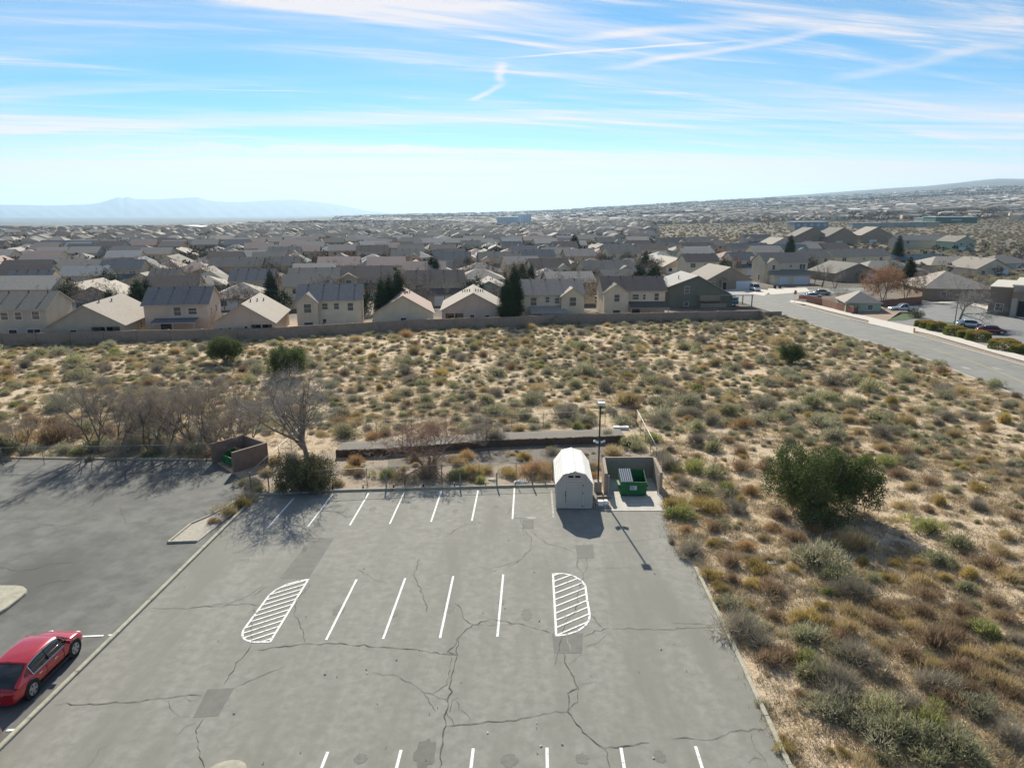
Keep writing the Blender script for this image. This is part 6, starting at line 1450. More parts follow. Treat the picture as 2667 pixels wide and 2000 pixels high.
BUSH = {k: [bush_mesh("bush_foliage", 100 + i * 7 + j, [KIND[k][0], KIND[k][1], M_twig], lumps=[4, 6, 8][j], **SHAPE[k]) for j in range(3)] for i, k in enumerate(KIND)}
# where bushes may not stand
def inpoly(x, y, P):
    c = False; n = len(P); j = n - 1
    for i in range(n):
        xi, yi = P[i][0], P[i][1]; xj, yj = P[j][0], P[j][1]
        if (yi > y) != (yj > y) and x < (xj - xi) * (y - yi) / (yj - yi) + xi: c = not c
        j = i
    return c
lotpoly = [(p[0], p[1]) for p in ML]; leftpoly = [(p[0], p[1]) for p in LL]
yardpoly = [(p.x, p.y) for p in (pt(553, 1196), pt(540, 1155), pt(640, 1130), pt(740, 1128), pt(860, 1140), pt(1286, 1123), pt(1640, 1110), pt(1680, 1130), pt(1735, 1240), pt(1735, 1335), pt(1560, 1335), pt(680, 1292))]
roadpoly = [(p.x, p.y) for p in near_e] + [(400, near_e[-1].y), (400, 400), (near_e[0].x - 2, 400)]
wallpoly = [(p.x, p.y - 0.6) for p in bw] + [(bw[-1].x, 400), (-400, 400)]
# shrubs read off the photograph: x, y of the foot, half width in pixels, kind
Z4 = lambda x, y: (1700 + x / 3.073, 900 + y / 3.073); ZB = lambda x, y: (550 + x / 3.073, 900 + y / 3.073)
def L7(*a): return [(Z7(x, y), r / 2.412, k) for x, y, r, k in a]
def L4(*a): return [(Z4(x, y), r / 3.073, k) for x, y, r, k in a]
def L3(*a): return [(Z3(x, y), r / 3.318, k) for x, y, r, k in a]
def LB(*a): return [(ZB(x, y), r / 3.073, k) for x, y, r, k in a]
def LAA(*a): return [(ZA(x, y), r / 3.073, k) for x, y, r, k in a]
GS, GG, TS, GR, DB, YG, LG, RO = list(KIND)
L_right = L7((130, 250, 85, LG), (370, 300, 75, DB), (470, 205, 50, RO), (250, 390, 55, GR), (360, 570, 75, GS), (650, 480, 90, DB), (920, 310, 140, GS), (1060, 400, 90, GG), (1170, 500, 110, LG), (500, 430, 50, GR),
    (660, 640, 55, DB), (480, 570, 40, GR), (960, 570, 45, GR), (1000, 490, 50, YG), (780, 340, 40, GR), (1170, 630, 75, TS), (1010, 680, 70, TS), (1330, 700, 70, DB), (1400, 600, 80, DB), (1580, 620, 75, DB), (1510, 720, 70, TS),
    (1630, 520, 80, DB), (1850, 620, 80, DB), (1800, 690, 60, DB), (1900, 690, 60, DB), (1720, 300, 100, GG), (1810, 190, 90, GG), (1560, 360, 60, DB), (1890, 370, 60, GR), (1750, 400, 45, GR), (1860, 470, 60, GG),
    (1370, 400, 45, GR), (1200, 290, 50, GR), (1410, 300, 50, GR), (1540, 300, 40, GR), (2020, 320, 90, DB), (2140, 400, 80, TS), (2050, 550, 60, DB), (2120, 140, 60, TS), (2100, 240, 70, TS), (1180, 210, 110, TS), (1080, 160, 50, RO),
    (640, 80, 40, RO), (790, 140, 60, DB), (900, 90, 45, RO), (600, 280, 45, TS), (260, 180, 30, GR), (100, 90, 40, RO), (380, 400, 50, DB), (300, 450, 45, GR), (280, 530, 35, GR),
    (430, 740, 110, LG), (580, 820, 110, LG), (500, 700, 80, GS), (820, 770, 90, GG), (900, 800, 110, GS), (720, 900, 80, DB), (860, 930, 110, YG), (640, 930, 90, DB), (1100, 800, 90, DB), (1200, 960, 130, LG), (1080, 880, 90, GS),
    (900, 1050, 120, GG), (1050, 1110, 130, LG), (1000, 1250, 110, GS), (1150, 1330, 130, GS), (1080, 1180, 120, LG), (1330, 1280, 140, GG), (1480, 1230, 110, LG), (1330, 1430, 150, GS), (1520, 1420, 160, GG), (1680, 1400, 140, YG),
    (1800, 1500, 160, GS), (1940, 1560, 140, GG), (1640, 1560, 150, GG), (1500, 900, 100, DB), (1700, 840, 120, DB), (1800, 780, 90, DB), (1650, 970, 80, TS), (1860, 990, 110, DB), (1700, 1110, 120, LG), (1900, 1120, 80, DB),
    (1780, 1180, 90, DB), (1950, 1260, 110, GS), (2060, 1080, 100, TS), (2150, 1140, 70, DB), (2140, 1430, 110, LG), (2020, 780, 110, YG), (2150, 880, 80, TS), (2120, 660, 70, DB), (1320, 830, 60, TS), (1420, 640, 55, TS),
    (730, 1490, 55, GR), (1080, 1490, 40, GR), (990, 1470, 30, GR), (700, 1400, 35, TS), (1300, 560, 50, TS), (1130, 740, 90, TS), (1900, 900, 80, TS), (2040, 940, 70, TS))
L_mid = L4((360, 1010, 95, YG), (230, 1400, 115, YG), (180, 1310, 80, GR), (400, 1190, 85, GG), (600, 1180, 85, YG), (130, 1010, 110, LG), (450, 1350, 100, GR), (680, 1340, 90, LG), (480, 1060, 90, GG), (60, 900, 70, GS),
    (720, 1010, 85, DB), (920, 1010, 80, DB), (640, 1230, 90, GS), (790, 1190, 70, RO), (380, 800, 100, LG), (500, 860, 80, GG), (30, 780, 70, YG), (620, 780, 60, DB), (470, 640, 80, LG), (300, 480, 100, GS), (60, 480, 90, GS),
    (100, 610, 110, GS), (280, 600, 40, RO), (600, 560, 90, GG), (900, 520, 90, LG), (1060, 600, 70, GG), (1340, 650, 110, GS), (1280, 500, 110, GG), (1430, 440, 90, GG), (930, 320, 70, GS), (1090, 260, 90, GS), (660, 210, 70, GS),
    (1290, 590, 50, GR), (1590, 620, 70, TS), (1830, 610, 100, GG), (1870, 740, 90, LG), (2060, 640, 90, TS), (1890, 980, 90, YG), (1980, 1060, 80, DB), (2030, 890, 80, DB), (2100, 1160, 60, TS), (1740, 370, 90, GG), (1650, 320, 70, GG),
    (1780, 230, 60, GS), (2050, 290, 80, GG), (1640, 480, 90, GG), (1120, 1270, 80, DB), (1260, 1340, 80, GG), (980, 1470, 50, DB), (1150, 1570, 80, DB), (1300, 1500, 50, RO), (740, 1640, 70, RO), (880, 1560, 50, TS),
    (480, 1600, 50, GR), (1530, 1560, 60, RO), (1620, 1640, 90, TS), (1780, 1080, 60, GS), (1850, 850, 60, TS), (540, 1020, 60, DB), (260, 1130, 60, LG), (480, 1480, 70, DB), (560, 1450, 60, GG))
L_yard = L3((300, 880, 110, GR), (130, 900, 85, YG), (330, 960 - 30, 60, YG), (600, 880, 75, GR), (820, 880, 120, RO), (890, 900, 70, TS), (960, 680, 60, LG), (1480, 690, 100, TS), (1440, 560, 80, GG), (1640, 620, 100, GG), (1300, 870, 50, RO),
    (1700, 650, 70, GG), (240, 720, 70, RO), (780, 560, 40, YG), (960, 530, 40, GG), (1550, 420, 90, GS), (430, 600, 110, LG), (1250, 420, 90, GS), (1180, 450, 60, YG), (1270, 450, 40, GR), (680, 480, 70, TS), (1080, 380, 120, LG))
L_yard += LB((1150, 980, 75, RO), (1420, 1060, 70, YG), (1960, 1080, 80, YG), (1700, 1080, 110, DB), (1530, 1090, 80, TS), (2100, 1090, 60, DB), (560, 1150, 60, GG), (350, 1150, 80, LG), (420, 1050, 60, TS), (620, 960, 90, LG),
    (500, 950, 70, TS), (1000, 1130, 60, TS), (1290, 740, 60, RO), (1050, 690, 70, TS), (850, 1130, 90, YG), (250, 1120, 60, GS))
L_yard += LAA((1900, 1370, 70, GR), (1790, 1420, 75, TS), (1690, 1490, 45, RO), (1985, 1310, 75, LG), (2040, 1250, 60, GG), (380, 860, 170, DB), (150, 840, 100, TS), (40, 930, 90, GG), (480, 930, 90, GS), (700, 930, 110, GG), (880, 920, 90, LG),
    (1050, 910, 110, LG), (1250, 930, 100, LG), (1420, 940, 100, LG), (1560, 930, 80, GG), (850, 800, 90, DB), (1100, 740, 90, LG), (1350, 760, 110, LG), (1500, 820, 90, LG), (1640, 780, 80, LG), (620, 760, 100, GG), (240, 700, 90, DB),
    (1000, 620, 100, LG), (1230, 660, 100, LG), (200, 930, 70, GS), (600, 950, 60, YG), (1180, 960, 60, YG), (1660, 960, 60, DB))
def place_label(x, y, px, py):
    if inpoly(x, y, yardpoly): 
        return "inside the fenced gravel yard" if px > 820 else "around the brown dumpster walls"
    if px < 900 and 1090 < py < 1420: return "under the bare trees behind the left car park" if py < 1215 else "on the planting island between the car parks"
    if py > 1330:
        a = "beside the car park kerb" if px < 1960 + (py - 1500) * .45 else "in the middle of the right-hand scrub" if px < 2350 else "near the right edge"
        return a + (", just below the juniper's level" if py < 1470 else ", level with the hatched bays" if py < 1680 else ", towards the bottom" if py < 1850 else ", at the very bottom")
    if py > 1150: return "right of the green dumpster bay" if px < 1990 else "on the sand right of the big juniper"
    if px > 1650: return "on the sandy field above the big juniper"
    return "on the sandy field behind the gravel yard"
cand = []      # x, y, width, kind, variant, rot, from photo?
def size_word(w): return "small" if w < .8 else "medium" if w < 1.5 else "large"
for (c, r, k) in L_right + L_mid + L_yard:
    p = pt(*c); t = p.y * math.cos(PITCH) + (CAM_H - p.z) * math.sin(PITCH); w = 2 * r / FPX * t * 1.08
    cand.append((p.x, p.y + w * .25, w, k, pr_.randrange(3), pr_.uniform(0, 6.28), c))
br = random.Random(33); dens = np.random.RandomState(8)
def nz(x, y): return math.sin(x * .31 + 1.7 * math.sin(y * .17)) * math.sin(y * .27 + 1.3 * math.sin(x * .21)) * .5 + .5 * math.sin(x * .11 + y * .07)
def free(x, y, m=0.3):
    if inpoly(x, y, lotpoly) or inpoly(x, y, leftpoly) or inpoly(x, y, yardpoly) or inpoly(x, y, roadpoly) or inpoly(x, y, wallpoly): return False
    return True
BARE = [[Z7(*c) for c in q] for q in ([(430, 880), (560, 960), (700, 1060), (930, 1260), (1130, 1400), (1400, 1590), (740, 1600)], [(1250, 830), (1420, 850), (1600, 1100), (1570, 1340), (1420, 1180), (1290, 1000)],
    [(1130, 620), (1290, 700), (1450, 880), (1280, 860), (1100, 720)], [(430, 60), (640, 30), (640, 300), (500, 220)], [(760, 330), (940, 380), (880, 560), (780, 470)])]
BARE += [[Z4(*c) for c in q] for q in ([(730, 1280), (1050, 1220), (1130, 1480), (980, 1640), (760, 1600)], [(1060, 440), (1230, 440), (1300, 580), (1120, 600)], [(180, 720), (320, 640), (340, 820), (210, 860)], [(1780, 1090), (2100, 1060), (2151, 1350), (1900, 1240)])]
BARE = [[(p.x, p.y) for p in (pt(*c) for c in q)] for q in BARE]
small = []
tries = 0
while tries < 46000:
    tries += 1
    y = br.uniform(9, 152); hw = 14 + y * .78; x = br.uniform(-hw, hw)
    if br.random() > (.23 if y > 60 else .12) + .56 * max(0, nz(x, y) + .12) ** 1.3: continue
    if not free(x, y): continue
    if y < 60 and x > 7 and br.random() < .35: continue
    if any(inpoly(x, y, q) for q in BARE) and br.random() < .88: continue
    q = br.random(); w = br.lognormvariate(-.12, .48) * (1.12 if y > 60 else .90); w = min(max(w, .3), 3.2)
    left = x < -25
    k = br.choices(list(KIND), weights=(7, 7, 4.2, .5, 2.4, .5, 5, .15) if y > 60 else (3.5, 3, 6, 1.8, 3.8, .6, 3, .5))[0]
    small.append((x, y, w, k, br.randrange(3), br.uniform(0, 6.28), None))
# thin out: about one bush to every two square metres
br.shuffle(small); grid = {}; keep = []
def near_any(x, y, d):
    gx, gy = int(x // 2.5), int(y // 2.5)
    for i in (-1, 0, 1):
        for j in (-1, 0, 1):
            for (a, b, e) in grid.get((gx + i, gy + j), ()):
                if (a - x) ** 2 + (b - y) ** 2 < (d * .42 + e * .42) ** 2: return True
    return False
for c in cand: grid.setdefault((int(c[0] // 2.5), int(c[1] // 2.5)), []).append((c[0], c[1], c[2]))
for s_ in small:
    if near_any(s_[0], s_[1], s_[2]): continue
    grid.setdefault((int(s_[0] // 2.5), int(s_[1] // 2.5)), []).append((s_[0], s_[1], s_[2])); keep.append(s_)
def app(c):
    t = c[1] * math.cos(PITCH) + CAM_H * math.sin(PITCH); return c[2] / t
allb = cand + keep; allb.sort(key=lambda c: -app(c) - (10 if c[6] else 0) * .0)
def visible(c):
    t = c[1] * math.cos(PITCH) + (CAM_H - G0(c[0], c[1])) * math.sin(PITCH); X = 1333.5 + FPX * c[0] / t
    yc = (c[1] * math.sin(PITCH) - (CAM_H - G0(c[0], c[1])) * math.cos(PITCH)) / t
    return -40 < X < 2700 and 1000 - yc * FPX < 2040, X, 1000 - yc * FPX
ind, rest = [], []
for c in allb:
    v, X, Y = visible(c)
    if v and len(ind) < 300: ind.append((c, X, Y))
    else: rest.append(c)
for (c, X, Y) in ind:
    x, y, w, k, j, rz, _ = c
    o = link("bush", BUSH[k][j], None, (x, y, G0(x, y) - .02), rz); h = pr_.uniform(.85, 1.15); o.scale = (w * 1.0, w * pr_.uniform(.85, 1.1), w * h)
    g = "%s, %s" % (k, place_label(x, y, X, Y)); tag(o, "%s %s %s" % (size_word(w), k, place_label(x, y, X, Y)), "bush", "scrub bushes " + place_label(x, y, X, Y))
print("bushes", len(ind), len(rest))
def scatter(name, label, pts, meshes, kind="stuff"):
    """points carry a variant index, a turn and a size; geometry nodes set a plant on each"""
    me = bpy.data.meshes.new(name); n = len(pts); me.vertices.add(n)
    me.vertices.foreach_set("co", np.array([(p[0], p[1], G0(p[0], p[1]) - .02) for p in pts], np.float32).ravel())
    for an, ty, col in (("variant", 'INT', [p[3] for p in pts]), ("turn", 'FLOAT', [p[4] for p in pts]), ("size", 'FLOAT', [p[2] for p in pts])):
        a = me.attributes.new(an, ty, 'POINT'); a.data.foreach_set("value", np.array(col, np.int32 if ty == 'INT' else np.float32))
    me.update(); o = link(name, me)
    ng = bpy.data.node_groups.new(name + "_nodes", 'GeometryNodeTree'); ng.interface.new_socket("Geometry", in_out='INPUT', socket_type='NodeSocketGeometry'); ng.interface.new_socket("Geometry", in_out='OUTPUT', socket_type='NodeSocketGeometry')
    N = ng.nodes; L = ng.links; gi = N.new("NodeGroupInput"); go = N.new("NodeGroupOutput"); ip = N.new("GeometryNodeInstanceOnPoints"); jn = N.new("GeometryNodeGeometryToInstance")
    L.new(gi.outputs[0], ip.inputs["Points"])
    for ob in reversed(meshes):
        oi = N.new("GeometryNodeObjectInfo"); oi.inputs["Object"].default_value = ob; oi.transform_space = 'ORIGINAL'
        L.new(oi.outputs["Geometry"], jn.inputs[0])
    L.new(jn.outputs[0], ip.inputs["Instance"]); ip.inputs["Pick Instance"].default_value = True
    def attr(nm, ty):
        a = N.new("GeometryNodeInputNamedAttribute"); a.data_type = ty; a.inputs["Name"].default_value = nm; return [s for s in a.outputs if s.enabled][0]
    L.new(attr("variant", 'INT'), ip.inputs["Instance Index"])
    cx_ = N.new("ShaderNodeCombineXYZ"); L.new(attr("turn", 'FLOAT'), cx_.inputs[2]); er = N.new("FunctionNodeEulerToRotation"); L.new(cx_.outputs[0], er.inputs[0]); L.new(er.outputs[0], ip.inputs["Rotation"])
    L.new(attr("size", 'FLOAT'), ip.inputs["Scale"]); L.new(ip.outputs[0], go.inputs[0])
    m = o.modifiers.new("plants", 'NODES'); m.node_group = ng; return tag(o, label, kind=kind)
srcs = []; idx = {}
for k in KIND:
    for j in range(3):
        s_ = next((o for o in COL.objects if o.name.startswith("bush") and o.data is BUSH[k][j]), None)
        if s_ is None: continue
        idx[(k, j)] = len(srcs); srcs.append(s_)
rest = [c for c in rest if (c[3], c[4]) in idx]
scatter("scrub", "thousands of grey, tan and brown scrub bushes covering the sandy field", [(c[0], c[1], c[2], idx[(c[3], c[4])], c[5]) for c in rest], srcs)
# low dead grass and litter between the bushes
def tuft_mesh(seed, m, n=60, h=.16, sp=.16):
    rs = np.random.RandomState(seed); P = np.column_stack([rs.normal(0, sp, n), rs.normal(0, sp, n), np.zeros(n)]); D = np.column_stack([rs.normal(0, .5, n), rs.normal(0, .5, n), rs.uniform(.35, 1, n)])
    return tri_mesh("dead_grass", blades(P, D, rs.uniform(.5, 1.3, n) * h, .018, rs), [m])
M_dg = [leafm("dead_grass_tan", (.40, .32, .19), (.48, .39, .25), .3), leafm("dead_grass_brown", (.20, .15, .095), (.28, .215, .14), .2), leafm("dead_grass_grey", (.26, .23, .18), (.33, .29, .23), .2)]
tufts = []
for i in range(6):
    p = [(14, 30), (15, 33), (17, 30), (18, 36), (16, 38), (19, 33)][i]; o = link("grass_tuft", tuft_mesh(60 + i, M_dg[i % 3], 70), None, (p[0], p[1], G0(*p))); 
    tag(o, "tiny tuft of dead grass on the sand right of the car park kerb", "grass tuft", "dead grass tufts right of the kerb"); tufts.append(o)
gp = []; tries = 0
while len(gp) < 36000 and tries < 190000:
    tries += 1; y = 9 + 143 * br.random() ** 1.25; hw = 12 + y * .76; x = br.uniform(-hw, hw)
    if br.random() > .55 + .45 * nz(x * 1.7 + 5, y * 1.7): continue
    if free(x, y): gp.append((x, y, br.uniform(.5, 1.9), br.randrange(6), br.uniform(0, 6.28)))
for i in range(900):      # in the yard and along its edges
    x, y = br.uniform(-26, 12), br.uniform(49, 64)
    if inpoly(x, y, yardpoly) and not inpoly(x, y, lotpoly): gp.append((x, y, br.uniform(.5, 1.4), br.randrange(6), br.uniform(0, 6.28)))
scatter("dead_grass", "dead grass and litter scattered over the sand between the bushes", gp, tufts)

yb = random.Random(44)
for _ in range(400):
    x, y = yb.uniform(-24, 10), yb.uniform(49.6, 62)
    if not inpoly(x, y, [(p.x, p.y) for p in yard]) or yb.random() > .22: continue
    yk = yb.choices((GR, TS, DB, YG, LG, RO), weights=(3, 4, 3, 1, 3, 2))[0]; ww = yb.uniform(.5, 1.5)
    if y > 56.5: ww *= .5
    o = link("bush", BUSH[yk][yb.randrange(3)], None, (x, y, G0(x, y)), yb.uniform(0, 6)); o.scale = (ww, ww, ww * yb.uniform(.8, 1.1))
    tag(o, "%s dry %s growing in the fenced gravel yard" % ("small" if ww < .8 else "medium-sized", yk), "bush", "dry shrubs in the gravel yard")

# ---- bare trees
def bare_tree(seed, H, spread=.55, stems=1, lean=.0, limbs=6, sub_n=5, twig_n=5, tw=.007, r0=.12, droop=0.0, start=.22, lv=4, LB=1.0):
    rs = random.Random(seed); trunk = MB(); twigs_P, twigs_D, twigs_L, twigs_W = [], [], [], []
    def grow(p, d, L, r, lvl):
        n = 4 if lvl < 2 else 3; pts = [p]; q = p; dd = d
        for i in range(n):
            dd = (dd + Vector((rs.gauss(0, .13), rs.gauss(0, .13), rs.gauss(0, .08) + (.05 if lvl > 0 else 0) - droop * lvl * .05))).normalized(); q = q + dd * (L / n); pts.append(q)
        for i in range(n):
            ra, rb = r * (1 - .75 * i / n), r * (1 - .75 * (i + 1) / n)
            if lvl < lv - 1: trunk.tube(pts[i], pts[i + 1], max(ra, .006), max(rb, .005), n=7 if lvl == 0 else 4 if lvl == 1 else 3, cap=False)
            else:
                twigs_P.append(pts[i]); twigs_D.append(pts[i + 1] - pts[i]); twigs_L.append((pts[i + 1] - pts[i]).length * 1.5); twigs_W.append(max(r * 2 * (1 - .5 * i / n), tw))
        if lvl >= lv: return
        k = (limbs, sub_n, sub_n, twig_n, twig_n)[lvl]
        for c in range(k):
            f = rs.uniform(start if lvl == 0 else .25, 1.0); j = min(int(f * n), n - 1); b = pts[j].lerp(pts[j + 1], f * n - j)
            ax = dd.orthogonal().normalized(); ax = Matrix.Rotation(rs.uniform(0, 6.28), 3, dd) @ ax
            a = rs.uniform(.5, 1.0) * spread * 1.5; nd = (dd * math.cos(a) + ax * math.sin(a)); nd.z += .12 if lvl < 2 else 0; nd.normalize()
            grow(b, nd, L * rs.uniform(.42, .72) * (1.15 - .45 * f) * (LB if lvl == 0 else 1), max(r * .55 * (1 - .4 * f), .006), lvl + 1)
    for s_ in range(stems):
        a = 6.28 * s_ / stems + rs.uniform(-.4, .4); d = Vector((math.cos(a) * (.38 if stems > 1 else lean), math.sin(a) * (.38 if stems > 1 else lean), 1)).normalized()
        grow(Vector((math.cos(a) * .12 * (stems > 1), math.sin(a) * .12 * (stems > 1), -.1)), d, H * .62 * rs.uniform(.85, 1.1), r0 * rs.uniform(.8, 1.1), 0)
    P, D = np.array([tuple(v) for v in twigs_P]), np.array([tuple(v) for v in twigs_D]); V = blades(P, D, np.array(twigs_L), np.array(twigs_W), np.random.RandomState(seed))
    tz = max(max(v[2] for v in trunk.v), V[:, 2].max()); f = H / tz; trunk.v = [(x * f, y * f, z * f) for x, y, z in trunk.v]; V = V * f
    return trunk, V
M_bark = mat("grey_bark", (0.22, 0.19, 0.165), (0.15, 0.125, 0.105), scale=6, rough=.95); M_barkp = mat("pale_bark", (0.33, 0.31, 0.28), (0.22, 0.2, 0.18), scale=6, rough=.95)
M_tw = mat("grey_twigs", (0.47, 0.40, 0.32), (0.36, 0.30, 0.24), scale=2, rough=.95, rnd=.12); M_twb = mat("brown_grey_twigs", (0.46, 0.41, 0.35), (0.35, 0.31, 0.265), scale=2, rough=.95); M_twr = mat("rusty_twigs", (0.38, 0.235, 0.165), (0.30, 0.20, 0.15), scale=2, rough=.95); M_twp = mat("pale_twigs", (0.44, 0.41, 0.37), (0.34, 0.315, 0.28), scale=2, rough=.95)
def tree_thing(name, label, cat, loc, parts, mb_, mt_, rz=0, sc=1, group=None, wide=1.0):
    trunk, V = parts; o = thing(name, label, cat, loc, rz, group); tm = trunk if isinstance(trunk, bpy.types.Mesh) else trunk.mesh("trunk", mb_, True); cm = V if isinstance(V, bpy.types.Mesh) else tri_mesh("crown", V, mt_)
    link("trunk", tm, o); link("crown", cm, o); o.scale = (sc * wide, sc * wide, sc); return o
big = bare_tree(3, 8.6, .78, 1, .02, 14, 6, 8, .018, .20, start=.18, LB=1.35)
tree_thing("bare_tree", "tall bare pale-grey tree with wide crown above the dark evergreen shrub in the yard", "bare tree", pt(808, 1218), big, M_bark, M_twb, sc=1.1, wide=1.15)
rt = bare_tree(12, 4.2, .66, 5, 0, 7, 5, 7, .015, .06, LB=1.3); tree_thing("bare_tree", "small rust-twigged bare tree with many stems in the middle of the gravel yard", "bare tree", pt(1112, 1215), rt, M_bark, M_twr, wide=1.75)
rt2 = bare_tree(15, 3.0, .7, 5, 0, 6, 5, 7, .014, .05, LB=1.3); tree_thing("bare_tree", "low grey-brown bare thicket at the back of the gravel yard", "bare tree", pt(1262, 1160), rt2, M_bark, M_tw, wide=1.4)
ms = [bare_tree(31, 6.2, .52, 3, 0, 7, 5, 8, .014, .10, LB=1.2), bare_tree(37, 6.0, .54, 4, 0, 6, 5, 7, .014, .085, LB=1.2)]
msm = [(a.mesh("trunk", M_bark, True), tri_mesh("crown", v, M_tw)) for a, v in ms]
for i, (x, y, sc, lab) in enumerate([(252, 1172, 1.05, "leftmost of the bare trees behind the left car park, spreading from several stems"), (312, 1166, .95, "second bare tree from the left, behind the left car park kerb"),
    (392, 1172, .9, "third bare tree from the left, low and grey, behind the left car park"), (440, 1168, .92, "bare grey tree in the middle of the thicket behind the left car park"),
    (508, 1166, 1.0, "bare tree with dark forked trunk left of the brown dumpster walls"), (548, 1162, .95, "bare tree standing against the left corner of the brown dumpster walls"),
    (592, 1126, .85, "bare tree with dark stems behind the brown dumpster walls"), (652, 1150, .7, "small bare tree leaning over the brown dumpster walls"), (60, 1185, .55, "small bare tree at the far left behind the left car park kerb"), (588, 1178, .62, "low bare tree in the opening of the brown dumpster walls")]):
    tree_thing("bare_tree", lab, "bare tree", pt(x, y), msm[i % 2], M_bark, M_tw, rz=i * 1.3, sc=sc * 1.1, group="bare trees behind the left car park", wide=1.0)

# ---- leafy crowns
def leafy(lobes, n, size, seed, mi_fn=None, shell=.45, flat=1.0):
    rs = np.random.RandomState(seed); C = np.array([l[:3] for l in lobes]); Rr = np.array([l[3:6] if len(l) > 4 else (l[3],) * 3 for l in lobes]); vol = Rr.prod(1) ** (2 / 3.); k = rs.choice(len(lobes), n, p=vol / vol.sum())
    d = nrm(rs.normal(size=(n, 3))); P = C[k] + d * Rr[k] * (rs.uniform(shell, 1.05, n) ** .6)[:, None]
    # tufts: pull the leaves towards shared centres so gaps open between them
    T = P[rs.randint(n, size=max(8, n // 30))]; from_ = rs.randint(len(T), size=n); d = d[rs.randint(n, size=len(T))][from_] * .5 + nrm(rs.normal(size=(n, 3))) * .5; P = T[from_] + rs.normal(0, size * 1.25, (n, 3)) * np.array([1, 1, 1.3]); Dv = d + rs.normal(0, .8, (n, 3)) + np.array([0, 0, .3])
    return blades(P, Dv, rs.uniform(.7, 1.5, n) * size, rs.uniform(.5, 1.0, n) * size * .8, rs), P
def trunk_mb(h, r, forks=3, seed=1):
    rs = random.Random(seed); mb = MB()
    for i in range(forks):
        a = 6.28 * i / forks; p = Vector((0, 0, -.1)); q = Vector((math.cos(a) * h * .25, math.sin(a) * h * .25, h * .5)); e = q + Vector((math.cos(a) * h * .15, math.sin(a) * h * .15, h * .4)); mb.tube(p, q, r, r * .6, n=7); mb.tube(q, e, r * .6, r * .25, n=6)
    return mb
M_jun = mat("juniper_leaf", (0.08, 0.112, 0.036), (0.125, 0.158, 0.055), scale=.9, rough=.85, trans=.25, spec=.2); M_jun2 = mat("juniper_tip", (0.15, 0.17, 0.065), (0.11, 0.13, 0.05), scale=1, rough=.85, trans=.25)
def juniper(label, px, py, w, h, n, size, seed, name="juniper_tree", base=.25, mats=None, cat="evergreen tree"):
    rs = random.Random(seed); lobes = []
    for i in range(22):
        a = 2.4 * i + rs.uniform(-.3, .3); r = w / 2 * (.12 + .60 * ((i + .5) / 22) ** .6); s_ = w * rs.uniform(.11, .17); z = h * rs.uniform(.34, .80) * (1 - .12 * (r / (w / 2)) ** 2); lobes.append((math.cos(a) * r, math.sin(a) * r, max(z, s_ * .8), s_, s_, s_ * rs.uniform(.8, 1.25)))
    lobes.append((0, 0, h * .40, w * .17, w * .17, h * .30))
    for i in range(16):
        a = rs.uniform(0, 6.28); r = w / 2 * rs.uniform(.1, .85); lobes.append((math.cos(a) * r, math.sin(a) * r, h * rs.uniform(.72, .95) * (1 - .2 * (2 * r / w) ** 2), w * .055, w * .055, h * rs.uniform(.08, .15)))
    V, P = leafy(lobes, n, size, seed); zz = P[:, 2] < 0.05; rsn = np.random.RandomState(seed)
    mi = (rsn.rand(n) < .22).astype(int); V = V.reshape(-1, 3, 3); sel = ~zz; V = V[sel].reshape(-1, 3); mi = mi[sel]
    p = pt(px, py); o = thing(name, label, cat, p); obj("trunk", trunk_mb(h * .9, max(.06, w * .018), 5, seed), M_bark, o, True); link("crown", tri_mesh("crown", V, mats or [M_jun, M_jun2], mi), o); return o
juniper("large dark green juniper on the sand right of the dumpster bay", 2132, 1330, 7.8, 4.4, 40000, .13, 5)
juniper("round dark juniper in the left half of the scrub field, just behind the thicket", 588, 946, 5.1, 3.7, 20000, .15, 6)
juniper("dark juniper behind the crown of the tall bare tree", 750, 984, 5.6, 4.0, 20000, .15, 7)
juniper("small dark leaning juniper in the field near the street", 2060, 946, 3.9, 2.7, 12000, .14, 8)
M_shr = mat("low_juniper_leaf", (0.10, 0.10, 0.055), (0.18, 0.15, 0.085), scale=1.2, rough=.9, trans=.2); 
o = juniper("wide low dark green evergreen shrub in the left front corner of the yard", 790, 1272, 5.3, 2.2, 15000, .12, 9, "evergreen_shrub", mats=[M_shr, M_jun2], cat="shrub")
juniper("dark green shrub at the foot of the fence at the far left", 8, 1190, 2.8, 1.4, 3500, .12, 10, "evergreen_shrub", mats=[M_shr, M_jun], cat="shrub")
